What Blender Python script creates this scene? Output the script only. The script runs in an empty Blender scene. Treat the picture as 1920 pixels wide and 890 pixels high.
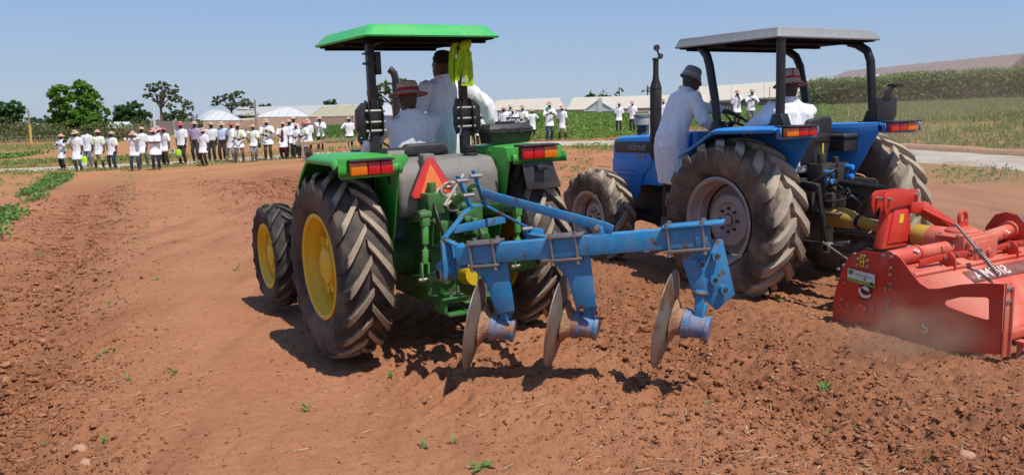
import bpy, bmesh, math, random
import numpy as np
from mathutils import Vector, Matrix
random.seed(7)
RNG = np.random.default_rng(7)
SC = bpy.context.scene
COL = SC.collection
rad = math.radians

# ---------------------------------------------------------------- camera, sky, sun, exposure
F_PX, PITCH, ROLL, CAM_H = 1571.7, 8.986, 0.425, 1.953
cam_d = bpy.data.cameras.new('camera')
cam_d.sensor_width = 36.0
cam_d.lens = F_PX / 1920 * 36.0
cam_d.clip_start, cam_d.clip_end = 0.1, 8000
cam = bpy.data.objects.new('camera', cam_d)
COL.objects.link(cam)
cam.matrix_world = (Matrix.Translation((0, 0, CAM_H)) @ Matrix.Rotation(rad(90 - PITCH), 4, 'X')
                    @ Matrix.Rotation(rad(-ROLL), 4, 'Z'))
SC.camera = cam
SUN = Vector((0.31, -0.355, 1.0)).normalized()
SUN_EL = math.asin(SUN.z)
SUN_AZ = math.atan2(SUN.x, SUN.y)          # from +Y towards +X
world = bpy.data.worlds.new('World')
SC.world = world
world.use_nodes = True
wn = world.node_tree
sky = wn.nodes.new('ShaderNodeTexSky')
sky.sky_type = 'NISHITA'
sky.sun_disc = False
sky.sun_elevation = SUN_EL
sky.sun_rotation = SUN_AZ
sky.altitude = 600
sky.air_density = 1.0
sky.dust_density = .4
sky.ozone_density = 4.0
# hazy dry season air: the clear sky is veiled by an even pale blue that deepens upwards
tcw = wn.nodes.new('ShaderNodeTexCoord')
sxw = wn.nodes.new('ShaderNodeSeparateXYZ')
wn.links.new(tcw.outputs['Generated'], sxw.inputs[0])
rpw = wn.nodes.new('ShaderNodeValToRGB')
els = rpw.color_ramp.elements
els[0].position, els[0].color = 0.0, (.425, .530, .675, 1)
els[1].position, els[1].color = 1.0, (.20, .34, .66, 1)  # zenith brightened above the frame as added fill for the shaded coats
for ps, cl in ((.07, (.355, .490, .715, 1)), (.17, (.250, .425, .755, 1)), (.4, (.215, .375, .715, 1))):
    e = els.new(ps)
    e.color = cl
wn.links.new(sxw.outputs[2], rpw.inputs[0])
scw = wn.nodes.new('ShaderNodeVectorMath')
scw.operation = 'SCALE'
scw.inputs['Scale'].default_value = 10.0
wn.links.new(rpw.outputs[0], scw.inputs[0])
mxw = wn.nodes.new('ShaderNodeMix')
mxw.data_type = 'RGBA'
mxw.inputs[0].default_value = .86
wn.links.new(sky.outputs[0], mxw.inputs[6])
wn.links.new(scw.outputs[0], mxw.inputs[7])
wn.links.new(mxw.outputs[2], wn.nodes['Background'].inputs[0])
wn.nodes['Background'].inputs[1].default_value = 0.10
sun_d = bpy.data.lights.new('sun', 'SUN')
sun_d.energy = 5.0
sun_d.angle = rad(0.53)
sun_d.color = (1.0, 0.95, 0.87)
sun_o = bpy.data.objects.new('sun', sun_d)
COL.objects.link(sun_o)
sun_o.rotation_euler = SUN.to_track_quat('Z', 'Y').to_euler()
SC.view_settings.view_transform = 'Standard'
SC.view_settings.look = 'None'
SC.view_settings.exposure = 0.0
SC.view_settings.gamma = 1.0
SC.cycles.max_bounces = 6
SC.cycles.transparent_max_bounces = 12

# ---------------------------------------------------------------- frames of the two tractors
FR = {
    'g': Matrix(((0.86162692, -0.5069375, -0.02476741, -0.69373),
                 (0.50698098, 0.86194299, -0.00495663, 7.21714),
                 (0.0238608, -0.00828584, 0.99968095, -0.06769), (0, 0, 0, 1))),
    'b': Matrix(((0.86273711, -0.50535677, -0.01729785, 2.84384),
                 (0.50550767, 0.86280414, 0.0055681, 8.56231),
                 (0.01211078, -0.013548, 0.99983488, 0.06445), (0, 0, 0, 1))),
}

def place(px, py, d):
    """world point on the sight line through a photo pixel at ground distance d (metres ahead)"""
    p, r = rad(PITCH), rad(ROLL)
    xr, yr = (px - 960) / F_PX, (445 - py) / F_PX
    xc = xr * math.cos(r) + yr * math.sin(r)
    yc = -xr * math.sin(r) + yr * math.cos(r)
    v = Vector((xc, math.cos(p) + yc * math.sin(p), -math.sin(p) + yc * math.cos(p)))
    v *= d / v.y
    return Vector((v.x, v.y, v.z + CAM_H))

def on_z(px, py, z):
    v = place(px, py, 10) - Vector((0, 0, CAM_H))
    v *= (z - CAM_H) / v.z
    return Vector((v.x, v.y, z))

# ---------------------------------------------------------------- numpy noise
def _hash(ix, iy, s):
    h = (ix.astype(np.int64) * 374761393 + iy.astype(np.int64) * 668265263 + s * 974711) & 0xffffffff
    h = ((h ^ (h >> 13)) * 1274126177) & 0xffffffff
    h = (h ^ (h >> 16)) & 0xffffffff
    return h / 4294967295.0

def vnoise(x, y, s=0):
    x0, y0 = np.floor(x), np.floor(y)
    fx, fy = x - x0, y - y0
    fx, fy = fx * fx * (3 - 2 * fx), fy * fy * (3 - 2 * fy)
    a, b = _hash(x0, y0, s), _hash(x0 + 1, y0, s)
    c, d = _hash(x0, y0 + 1, s), _hash(x0 + 1, y0 + 1, s)
    return (a * (1 - fx) + b * fx) * (1 - fy) + (c * (1 - fx) + d * fx) * fy

def fbm(x, y, s=0, o=4, g=.5):
    t, a, n = 0, 1, 0
    for i in range(o):
        t = t + a * vnoise(x * 2 ** i, y * 2 ** i, s + 17 * i)
        n += a
        a *= g
    return t / n

def clodnoise(x, y, s=0):
    """rounded lumps: 0 in the gaps, 1 on top"""
    x0, y0 = np.floor(x), np.floor(y)
    d = np.full(np.shape(x), 9.0)
    for i in (-1, 0, 1):
        for j in (-1, 0, 1):
            cx, cy = x0 + i, y0 + j
            r = .35 + .6 * _hash(cx, cy, s + 3)
            dx = cx + _hash(cx, cy, s + 1) - x
            dy = cy + _hash(cx, cy, s + 2) - y
            d = np.minimum(d, np.sqrt(dx * dx + dy * dy) / r)
    return np.sqrt(np.clip(1 - d * d, 0, 1))

def sstep(a, b, x):
    t = np.clip((x - a) / (b - a), 0, 1)
    return t * t * (3 - 2 * t)

# ---------------------------------------------------------------- materials
def nd(nt, t, **k):
    n = nt.nodes.new(t)
    for a, v in k.items():
        setattr(n, a, v)
    return n

def mat(name, col, rough=.5, metal=0.0, dust=0.0, dustcol=(.33, .19, .115), dscale=3.0, bump=0.0, bscale=60.0,
        col2=None, c2scale=8.0, c2lo=.5, c2hi=.65, spec=.5, var=.12, translucent=0.0, sheen=0.0):
    m = bpy.data.materials.new(name)
    m.use_nodes = True
    nt = m.node_tree
    b = nt.nodes['Principled BSDF']
    b.inputs['Roughness'].default_value = rough
    b.inputs['Metallic'].default_value = metal
    b.inputs['Specular IOR Level'].default_value = spec
    if sheen:
        b.inputs['Sheen Weight'].default_value = sheen
    tc = nd(nt, 'ShaderNodeTexCoord')
    def noise(scale, det=4):
        n = nd(nt, 'ShaderNodeTexNoise')
        n.inputs['Scale'].default_value = scale
        n.inputs['Detail'].default_value = det
        n.inputs['Roughness'].default_value = .62
        nt.links.new(tc.outputs['Object'], n.inputs['Vector'])
        return n.outputs[0]
    def mrange(v, a, bb, c=0., d=1.):
        n = nd(nt, 'ShaderNodeMapRange')
        n.inputs[1].default_value, n.inputs[2].default_value = a, bb
        n.inputs[3].default_value, n.inputs[4].default_value = c, d
        nt.links.new(v, n.inputs[0])
        return n.outputs[0]
    def mix(f, a, c):
        n = nd(nt, 'ShaderNodeMix', data_type='RGBA')
        for i, v in ((0, f), (6, a), (7, c)):
            if isinstance(v, (float, int)):
                n.inputs[i].default_value = v
            elif isinstance(v, tuple):
                n.inputs[i].default_value = (*v, 1)
            else:
                nt.links.new(v, n.inputs[i])
        return n.outputs[2]
    c = tuple(col)
    if var:
        lo = tuple(x * (1 - var) for x in col)
        hi = tuple(min(1, x * (1 + var)) for x in col)
        c = mix(mrange(noise(bscale * .25 + 3), .3, .7), lo, hi)
    if col2:
        c = mix(mrange(noise(c2scale, 6), c2lo, c2hi), c, tuple(col2))
    if dust:
        f = mrange(noise(dscale, 6), .35, .72, 0.0, dust)
        c = mix(f, c, tuple(dustcol))
        rr = mrange(f, 0, 1, rough, .92)
        nt.links.new(rr, b.inputs['Roughness'])
    if isinstance(c, tuple):
        b.inputs['Base Color'].default_value = (*c, 1)
    else:
        nt.links.new(c, b.inputs['Base Color'])
    if bump:
        bn = nd(nt, 'ShaderNodeBump')
        bn.inputs['Strength'].default_value = bump
        bn.inputs['Distance'].default_value = .02
        nt.links.new(noise(bscale, 5), bn.inputs['Height'])
        nt.links.new(bn.outputs[0], b.inputs['Normal'])
    if translucent:
        out = nt.nodes['Material Output']
        tr = nd(nt, 'ShaderNodeBsdfTranslucent')
        if isinstance(c, tuple):
            tr.inputs[0].default_value = (*c, 1)
        else:
            nt.links.new(c, tr.inputs[0])
        ms = nd(nt, 'ShaderNodeMixShader')
        ms.inputs[0].default_value = translucent
        nt.links.new(b.outputs[0], ms.inputs[1])
        nt.links.new(tr.outputs[0], ms.inputs[2])
        nt.links.new(ms.outputs[0], out.inputs[0])
    return m

# ---------------------------------------------------------------- mesh builder
class MB:
    def __init__(s, off=(0, 0, 0)):
        s.v, s.f, s.off = [], [], Vector(off)
    def add(s, vs, fs):
        n = len(s.v)
        s.v += [Vector(v) - s.off for v in vs]
        s.f += [tuple(i + n for i in f) for f in fs]
        return s
    def box(s, a, b, M=None):
        (x0, y0, z0), (x1, y1, z1) = [(min(p, q)) for p, q in zip(a, b)], [(max(p, q)) for p, q in zip(a, b)]
        vs = [Vector(p) for p in ((x0, y0, z0), (x1, y0, z0), (x1, y1, z0), (x0, y1, z0),
                                  (x0, y0, z1), (x1, y0, z1), (x1, y1, z1), (x0, y1, z1))]
        if M is not None:
            vs = [M @ v for v in vs]
        return s.add(vs, [(0, 3, 2, 1), (4, 5, 6, 7), (0, 1, 5, 4), (1, 2, 6, 5), (2, 3, 7, 6), (3, 0, 4, 7)])
    def bar(s, p, q, w, h, up=(0, 0, 1), w2=None, h2=None):
        """rectangular bar from p to q, w across, h along 'up'"""
        p, q = Vector(p), Vector(q)
        d = (q - p).normalized()
        u = Vector(up)
        sd = d.cross(u)
        if sd.length < 1e-4:
            sd = d.cross(Vector((0, 1, 0)))
        sd.normalize()
        u = sd.cross(d)
        w2, h2 = w2 or w, h2 or h
        vs = []
        for c, ww, hh in ((p, w, h), (q, w2, h2)):
            for a, b in ((-1, -1), (1, -1), (1, 1), (-1, 1)):
                vs.append(c + sd * a * ww / 2 + u * b * hh / 2)
        return s.add(vs, [(0, 1, 2, 3), (7, 6, 5, 4), (0, 4, 5, 1), (1, 5, 6, 2), (2, 6, 7, 3), (3, 7, 4, 0)])
    def tube(s, pts, r, n=10, caps=True, flat=1.0):
        pts = [Vector(p) for p in pts]
        rs = r if isinstance(r, (list, tuple)) else [r] * len(pts)
        ref = Vector((0, 0, 1))
        d0 = (pts[1] - pts[0]).normalized()
        if abs(d0.dot(ref)) > .95:
            ref = Vector((0, 1, 0))
        u = (ref - d0 * ref.dot(d0)).normalized()
        vs, fs = [], []
        for i, p in enumerate(pts):
            d = (pts[min(i + 1, len(pts) - 1)] - pts[max(i - 1, 0)]).normalized()
            u = (u - d * u.dot(d))
            u = u.normalized() if u.length > 1e-6 else d.orthogonal().normalized()
            w = d.cross(u)
            for k in range(n):
                a = 2 * math.pi * k / n
                vs.append(p + (u * math.cos(a) * flat + w * math.sin(a)) * rs[i])
        for i in range(len(pts) - 1):
            for k in range(n):
                fs.append((i * n + k, i * n + (k + 1) % n, (i + 1) * n + (k + 1) % n, (i + 1) * n + k))
        if caps:
            fs.append(tuple(range(n - 1, -1, -1)))
            fs.append(tuple(range((len(pts) - 1) * n, len(pts) * n)))
        return s.add(vs, fs)
    def cyl(s, p, q, r, r2=None, n=16):
        return s.tube([p, q], [r, r if r2 is None else r2], n)
    def lathe(s, prof, M=None, n=32, close=False):
        """profile [(axial, radius)] turned round the X axis"""
        vs, fs = [], []
        m = len(prof)
        for k in range(n):
            a = 2 * math.pi * k / n
            for x, r in prof:
                vs.append(Vector((x, r * math.cos(a), r * math.sin(a))))
        for k in range(n):
            for i in range(m - (0 if close else 1)):
                j = (i + 1) % m
                fs.append((k * m + i, k * m + j, ((k + 1) % n) * m + j, ((k + 1) % n) * m + i))
        if M is not None:
            vs = [M @ v for v in vs]
        return s.add(vs, fs)
    def loft(s, rings, caps=True, closed=True):
        n = len(rings[0])
        vs = [v for r in rings for v in r]
        fs = []
        for i in range(len(rings) - 1):
            for k in range(n if closed else n - 1):
                fs.append((i * n + k, i * n + (k + 1) % n, (i + 1) * n + (k + 1) % n, (i + 1) * n + k))
        if caps and closed:
            fs.append(tuple(range(n - 1, -1, -1)))
            fs.append(tuple(range((len(rings) - 1) * n, len(rings) * n)))
        return s.add(vs, fs)
    def prism(s, poly, f, t0, t1):
        """extrude 2-D outline: f(u, v, t) gives the point"""
        n = len(poly)
        vs = [Vector(f(u, v, t0)) for u, v in poly] + [Vector(f(u, v, t1)) for u, v in poly]
        fs = [tuple(range(n - 1, -1, -1)), tuple(range(n, 2 * n))]
        fs += [(k, (k + 1) % n, n + (k + 1) % n, n + k) for k in range(n)]
        return s.add(vs, fs)
    def build(s, name, m, parent=None, bevel=0.0, smooth=40, solid=0.0, seg=2, loc=None, fixn=True):
        me = bpy.data.meshes.new(name)
        me.from_pydata([tuple(v) for v in s.v], [], s.f)
        if bevel or fixn:
            bm = bmesh.new()
            bm.from_mesh(me)
            if fixn:
                bmesh.ops.recalc_face_normals(bm, faces=bm.faces)
            if bevel:
                es = [e for e in bm.edges if len(e.link_faces) == 2 and e.calc_face_angle(0) > .6]
                bmesh.ops.bevel(bm, geom=es, offset=bevel, segments=seg, profile=.5, affect='EDGES', clamp_overlap=True)
            bm.to_mesh(me)
            bm.free()
        if m is not None:
            me.materials.append(m)
        if smooth:
            me.polygons.foreach_set('use_smooth', [True] * len(me.polygons))
            me.set_sharp_from_angle(angle=rad(smooth))
        o = bpy.data.objects.new(name, me)
        COL.objects.link(o)
        if parent is not None:
            o.parent = parent
        if loc is not None:
            o.location = loc
        if solid:
            md = o.modifiers.new('thickness', 'SOLIDIFY')
            md.thickness = solid
            md.offset = 0
        return o

def np_mesh(name, V, Fq, m, parent=None, smooth=False, kind=None):
    """big mesh from numpy arrays: V (n,3), Fq (k,3|4)"""
    me = bpy.data.meshes.new(name)
    k, w = Fq.shape
    me.vertices.add(len(V))
    me.vertices.foreach_set('co', np.asarray(V, np.float32).ravel())
    me.loops.add(k * w)
    me.loops.foreach_set('vertex_index', Fq.astype(np.int32).ravel())
    me.polygons.add(k)
    me.polygons.foreach_set('loop_start', np.arange(0, k * w, w, dtype=np.int32))
    me.polygons.foreach_set('loop_total', np.full(k, w, np.int32))
    if smooth:
        me.polygons.foreach_set('use_smooth', np.ones(k, bool))
    me.update(calc_edges=True)
    me.materials.append(m)
    o = bpy.data.objects.new(name, me)
    COL.objects.link(o)
    if parent is not None:
        o.parent = parent
    if kind:
        o['kind'] = kind
    return o

def empty(name, M, label=None, cat=None, group=None, parent=None):
    o = bpy.data.objects.new(name, None)
    COL.objects.link(o)
    o.empty_display_size = .1
    if parent is not None:
        o.parent = parent
    if isinstance(M, Matrix):
        o.matrix_basis = M
    else:
        o.location = M
    return tag(o, label, cat, group)

def tag(o, label=None, cat=None, group=None, kind=None):
    for k, v in (('label', label), ('category', cat), ('group', group), ('kind', kind)):
        if v:
            o[k] = v
    return o

def dup(o, parent=None):
    c = o.copy()
    COL.objects.link(c)
    c.parent = parent
    for ch in o.children:
        dup(ch, c)
    return c

def evald(o, name=None):
    """replace an object's mesh by its evaluated (modified) mesh"""
    dg = bpy.context.evaluated_depsgraph_get()
    me = bpy.data.meshes.new_from_object(o.evaluated_get(dg))
    o.modifiers.clear()
    o.data = me
    return o

def text_mesh(body, size, depth=.002, mirror=True, spacing=1.0, bold=0.0):
    c = bpy.data.curves.new('t', 'FONT')
    c.body, c.size, c.extrude = body, size, depth
    c.align_x, c.align_y = 'CENTER', 'CENTER'
    c.space_character = spacing
    c.offset = bold
    o = bpy.data.objects.new('t', c)
    COL.objects.link(o)
    dg = bpy.context.evaluated_depsgraph_get()
    me = bpy.data.meshes.new_from_object(o.evaluated_get(dg))
    vs = [v.co.copy() for v in me.vertices]
    fs = [tuple(p.vertices) for p in me.polygons]
    bpy.data.objects.remove(o)
    bpy.data.curves.remove(c)
    if mirror:
        vs = [Vector((-v.x, v.y, v.z)) for v in vs]
        fs = [tuple(reversed(f)) for f in fs]
    return vs, fs

# ================================================================ GROUND
ROWA = rad(24.6)
ROAD = np.array([(-80, 38), (-60, 39.2), (-25, 41), (-16, 41.5), (-11, 43.3), (-4, 43.5), (1, 41.6), (4.8, 38.5), (7.4, 34), (9.5, 29), (11.3, 23.5),
                 (12.6, 19), (14.4, 12), (16.5, 4), (19, -6)], float)

def road_dist(x, y):
    x, y = np.asarray(x, float), np.asarray(y, float)
    d = np.full(x.shape, 1e9)
    for a, b in zip(ROAD[:-1], ROAD[1:]):
        e = b - a
        t = np.clip(((x - a[0]) * e[0] + (y - a[1]) * e[1]) / (e @ e), 0, 1)
        d = np.minimum(d, np.hypot(x - a[0] - t * e[0], y - a[1] - t * e[1]))
    return d

def gbase(x, y):
    x, y = np.asarray(x, float), np.asarray(y, float)
    S = np.where(x < 0, 30., 60.)
    k = .038 + .012 * sstep(12, 36, y)
    k = k * (1 - .8 * sstep(150, 600, y))
    z = -.045 + k * S * np.tanh(x / S)
    z = z - .0195 * np.maximum(0, y - 96) * (1 - .55 * sstep(10, 60, x)) * (1 - .0 * x)
    # the ground swells a little in front of the tunnels
    z = z + .95 * sstep(47, 66, y) * (1 - sstep(95, 140, y)) * sstep(-36, -25, x) * (1 - sstep(0, 12, x))
    # rising bank beyond the road on the right
    return z + .35 * sstep(3.0, 9.0, (x - 12) * .9 + (y - 20) * .42) * sstep(0, 10, x)

def vrow(x, y):
    return x * math.cos(ROWA) + y * math.sin(ROWA)
def urow(x, y):
    return -x * math.sin(ROWA) + y * math.cos(ROWA)

PV = np.array([-9, -3.2, -2.5, -2.05, -1.6, -.9, -.15, .5, 1.45, 2.2, 3.1, 3.95, 4.6, 5.0, 5.25, 5.7, 6.6, 8, 9.2, 12])
PH = np.array([0, 0, .03, .13, -.02, -.11, .02, .035, -.045, .01, .05, -.13, .03, .10, .10, -.01, .0, .05, .0, 0])
PA = np.array([.012, .012, .02, .045, .085, .09, .045, .022, .03, .045, .06, .095, .065, .05, .05, .045, .04, .04, .025, .015])
PD = np.array([0, 0, .0, .05, .55, .8, .25, .0, .05, .1, .25, .75, .7, .6, .6, .6, .4, .3, .1, 0])   # freshly turned, moister soil

def field_mask(x, y):
    d = road_dist(x, y)
    return sstep(2.2, 6.0, d) * (1 - sstep(30, 36, urow(x, y)))

def ground(x, y, fine=True):
    x, y = np.asarray(x, float), np.asarray(y, float)
    z = gbase(x, y)
    fm = field_mask(x, y) * (1 - sstep(33, 38, y))
    v, u = vrow(x, y), urow(x, y)
    vw = v + .22 * (fbm(u * .5, v * .5, 5, 3) - .5)
    z = z + fm * np.interp(vw, PV, PH) * (.7 + .6 * fbm(u * .35, v * .6, 9, 2))
    z = z + .10 * (fbm(x * .21, y * .21, 11, 3) - .5) * (1 - sstep(40, 60, y)) * sstep(6, 14, y)
    if fine:
        A = np.interp(vw, PV, PA) * fm + .01 * (1 - fm)
        A = A * (.45 + 1.1 * fbm(x * 1.3, y * 1.3, 21, 3))
        near = 1 - sstep(11, 17, y)
        c1 = clodnoise(x * 6.5 + .6 * fbm(x * 9, y * 9, 2, 2), y * 6.5, 31)
        c2 = clodnoise(x * 14 + .5 * fbm(x * 20, y * 20, 3, 2), y * 14, 47)
        c3 = clodnoise(x * 31, y * 31, 59)
        z = z + A * near * (.55 * (c1 - .55) * sstep(.025, .06, A) + .55 * (c2 - .6) + .28 * (c3 - .6))
        z = z + A * .8 * (fbm(x * 2.2, y * 2.2, 71, 5, .55) - .5)
        z = z + .07 * fm * sstep(8, 14, y) * (1 - .6 * sstep(26, 34, y)) * (fbm(v * 2.4, u * .8, 101, 4, .6) - .5)
        z = z + .017 * near * fm * (fbm(x * 15, y * 15, 83, 3, .65) - .5)
    # tyre prints in the middle foreground
        tm = sstep(1.62, 1.8, vw) * (1 - sstep(2.5, 2.7, vw)) * sstep(4.9, 5.4, u) * (1 - sstep(6.0, 6.8, u)) * near
        tm = tm + .8 * sstep(2.95, 3.1, vw) * (1 - sstep(3.6, 3.75, vw)) * sstep(4.2, 4.6, u) * (1 - sstep(5.9, 6.6, u)) * near
        ph = (u + np.abs(v - np.where(v < 2.75, 2.1, 3.35)) * .85) / .23
        z = z - tm * .075 * sstep(.35, .65, .5 + .5 * np.sin(2 * np.pi * ph)) * (.5 + fbm(x * 4, y * 4, 77, 2))
    return z

def gz(x, y):
    return float(ground(np.array([x]), np.array([y]), False)[0])

def grow(a, step, ratio, lim):
    out = []
    while abs(a) < abs(lim):
        step *= ratio
        a += step if lim > 0 else -step
        out.append(a)
    return out

xs = list(np.arange(-3.3, 4.0, .0235))
xs = grow(xs[0], .0235, 1.045, -3000)[::-1] + xs + grow(xs[-1], .0235, 1.045, 3000)
ys = list(np.arange(3.95, 8.2, .0245))
ys = grow(ys[0], .02, 1.35, -60)[::-1] + ys + grow(ys[-1], .0245, 1.027, 6000)
gx, gy = np.meshgrid(np.array(xs), np.array(ys))
gzv = ground(gx, gy)
nx, ny = len(xs), len(ys)
V = np.stack([gx.ravel(), gy.ravel(), gzv.ravel()], 1)
i0 = (np.arange(ny - 1)[:, None] * nx + np.arange(nx - 1)[None, :]).ravel()
Fq = np.stack([i0, i0 + 1, i0 + 1 + nx, i0 + nx], 1)

def soil_material():
    m = bpy.data.materials.new('red_soil')
    m.use_nodes = True
    nt = m.node_tree
    b = nt.nodes['Principled BSDF']
    b.inputs['Roughness'].default_value = .95
    b.inputs['Specular IOR Level'].default_value = .15
    geo = nd(nt, 'ShaderNodeNewGeometry')
    def noise(s, det=6, r=.6):
        n = nd(nt, 'ShaderNodeTexNoise')
        n.inputs['Scale'].default_value, n.inputs['Detail'].default_value, n.inputs['Roughness'].default_value = s, det, r
        nt.links.new(geo.outputs['Position'], n.inputs['Vector'])
        return n.outputs[0]
    def ramp(v, a, c, lo=0., hi=1.):
        n = nd(nt, 'ShaderNodeMapRange')
        for i, q in ((1, a), (2, c), (3, lo), (4, hi)):
            n.inputs[i].default_value = q
        nt.links.new(v, n.inputs[0])
        return n.outputs[0]
    def mix(f, a, c):
        n = nd(nt, 'ShaderNodeMix', data_type='RGBA')
        for i, v in ((0, f), (6, a), (7, c)):
            if isinstance(v, tuple):
                n.inputs[i].default_value = (*v, 1)
            else:
                nt.links.new(v, n.inputs[i])
        return n.outputs[2]
    def mul(a, c):
        n = nd(nt, 'ShaderNodeMath', operation='MULTIPLY')
        nt.links.new(a, n.inputs[0])
        nt.links.new(c, n.inputs[1])
        return n.outputs[0]
    at = nd(nt, 'ShaderNodeAttribute', attribute_name='soil')
    sp = nd(nt, 'ShaderNodeSeparateColor')
    nt.links.new(at.outputs['Color'], sp.inputs[0])
    dry = mix(ramp(noise(.9), .3, .7), (.355, .150, .074), (.435, .198, .104))
    wet = mix(ramp(noise(3.0), .3, .7), (.19, .070, .032), (.29, .115, .053))
    c = mix(mul(sp.outputs[0], ramp(noise(1.7), .25, .75, .65, 1.)), dry, wet)
    c = mix(ramp(noise(38, 3), .55, .72, 0, .42), c, (.16, .062, .031))  # dark speckle painted in for the tiny shadows between crumbs
    c = mix(ramp(noise(61, 2), .58, .72, 0, .4), c, (.46, .25, .15))
    mp = nd(nt, 'ShaderNodeMapping')
    mp.inputs['Rotation'].default_value = (0, 0, -ROWA)
    mp.inputs['Scale'].default_value = (2.6, .32, 1)
    nt.links.new(geo.outputs['Position'], mp.inputs['Vector'])
    sn = nd(nt, 'ShaderNodeTexNoise')
    sn.inputs['Scale'].default_value, sn.inputs['Detail'].default_value = 1.0, 5
    nt.links.new(mp.outputs[0], sn.inputs['Vector'])
    c = mix(ramp(sn.outputs[0], .5, .72, 0, .55), c, (.215, .083, .040))
    far = mix(ramp(noise(.35), .42, .6), (.43, .185, .088), (.33, .175, .07))
    c = mix(sp.outputs[1], c, far)
    grs = mix(ramp(noise(2.2), .35, .65), (.27, .20, .065), (.13, .15, .035))
    c = mix(mul(sp.outputs[2], ramp(noise(.8), .36, .58)), c, grs)
    nt.links.new(c, b.inputs['Base Color'])
    bp = nd(nt, 'ShaderNodeBump')
    bp.inputs['Strength'].default_value = .8
    bp.inputs['Distance'].default_value = .022
    nt.links.new(noise(75, 6, .7), bp.inputs['Height'])
    nt.links.new(bp.outputs[0], b.inputs['Normal'])
    return m
SOIL = soil_material()
terrain = np_mesh('ground', V, Fq, SOIL, smooth=True, kind='structure')
fx, fy = gx.ravel(), gy.ravel()
fmk = field_mask(fx, fy) * (1 - sstep(33, 38, fy))
vv = vrow(fx, fy) + .3 * (fbm(fx * .8, fy * .8, 5, 3) - .5)
rdm = road_dist(fx, fy)
soilc = np.zeros((len(fx), 4), np.float32)
soilc[:, 0] = np.interp(vv, PV, PD) * fmk
soilc[:, 1] = 1 - fmk
side = (fx - 12) * .9 + (fy - 20) * .42
grassy = np.clip(sstep(42.5, 50, fy) + sstep(2.2, 5, side) * sstep(1.2, 2.2, rdm) * sstep(4, 9, fx), 0, 1)
band = sstep(.48, .62, vnoise(fx * .02 + 3, fy * .16, 91))
grassy = np.where(fx < -3, grassy * (.25 + .75 * band), grassy)
verge = sstep(1.2, 1.7, rdm) * (1 - sstep(2.6, 4.0, rdm)) * .7
soilc[:, 2] = np.maximum(grassy, verge)
soilc[:, 3] = 1
ca = terrain.data.color_attributes.new('soil', 'FLOAT_COLOR', 'POINT')
ca.data.foreach_set('color', soilc.ravel())

# gravel road
def road_strip(half, dz, name, m):
    P = []
    for a, b in zip(ROAD[:-1], ROAD[1:]):
        n = max(2, int(np.hypot(*(b - a)) / .6))
        P += [a + (b - a) * t for t in np.linspace(0, 1, n, endpoint=False)]
    P = np.array(P + [ROAD[-1]])
    for _ in range(6):
        P[1:-1] = (P[:-2] + P[1:-1] * 2 + P[2:]) / 4
    T = np.gradient(P, axis=0)
    T /= np.linalg.norm(T, axis=1)[:, None]
    N = np.stack([-T[:, 1], T[:, 0]], 1)
    k = 9
    W = np.linspace(-1, 1, k)
    hw = half * (1 + .12 * (fbm(P[:, 0] * .7, P[:, 1] * .7, 4, 3) - .5) * 2)
    G = P[:, None, :] + N[:, None, :] * (W[None, :, None] * hw[:, None, None])
    z = ground(G[..., 0], G[..., 1], False) + dz * (1.0 - np.abs(W)[None, :] ** 6 * 1.6) + .03 * (fbm(G[..., 0] * 3, G[..., 1] * 3, 8, 3) - .5)
    Vr = np.concatenate([G, z[..., None]], 2).reshape(-1, 3)
    n = len(P)
    i = (np.arange(n - 1)[:, None] * k + np.arange(k - 1)[None, :]).ravel()
    return np_mesh(name, Vr, np.stack([i, i + k, i + k + 1, i + 1], 1), m, smooth=True, kind='structure')
GRAVEL = mat('pale_gravel', (.46, .41, .35), .95, col2=(.33, .22, .14), c2scale=1.3, c2lo=.45, c2hi=.7, bump=.5, bscale=40, var=.25, spec=.1)
road_strip(1.45, .07, 'gravel_road', GRAVEL)

# earth kerb along the far side of the road on the right
KERB = mat('earth_kerb_soil', (.42, .24, .14), .95, bump=.6, bscale=25, var=.2, spec=.1)
mb = MB()
pts = [(10.9, 28.5), (12.55, 24.2), (13.5, 21), (14.4, 18), (15.4, 14.2), (16.6, 10)]
rings = []
for i in range(len(pts) - 1):
    for t in np.linspace(0, 1, 12, endpoint=False):
        x, y = [pts[i][k] + (pts[i + 1][k] - pts[i][k]) * t for k in (0, 1)]
        tx, ty = pts[i + 1][0] - pts[i][0], pts[i + 1][1] - pts[i][1]
        l = math.hypot(tx, ty)
        nxv, nyv = -ty / l, tx / l
        z = gz(x, y)
        h = .17 + .05 * float(vnoise(np.array([x * 2.]), np.array([y * 2.]), 3)[0])
        rings.append([Vector((x + nxv * a, y + nyv * a, z + b)) for a, b in ((.25, -.1), (.2, h * .7), (.1, h), (-.1, h), (-.2, h * .6), (-.26, -.1))])
mb.loft(rings).build('earth_kerb', KERB, smooth=60)['kind'] = 'structure'

# ---------------------------------------------------------------- loose clods (one uncountable mass)
def ico(sub=1):
    bm = bmesh.new()
    bmesh.ops.create_icosphere(bm, subdivisions=sub, radius=1)
    v = np.array([q.co[:] for q in bm.verts])
    f = np.array([[q.index for q in fc.verts] for fc in bm.faces])
    bm.free()
    return v, f
ICO2 = ico(2)
OCT = (np.array([(1, 0, 0), (-1, 0, 0), (0, 1, 0), (0, -1, 0), (0, 0, 1), (0, 0, -1)], float), np.array([(0, 2, 4), (2, 1, 4), (1, 3, 4), (3, 0, 4), (2, 0, 5), (1, 2, 5), (3, 1, 5), (0, 3, 5)]))

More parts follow.
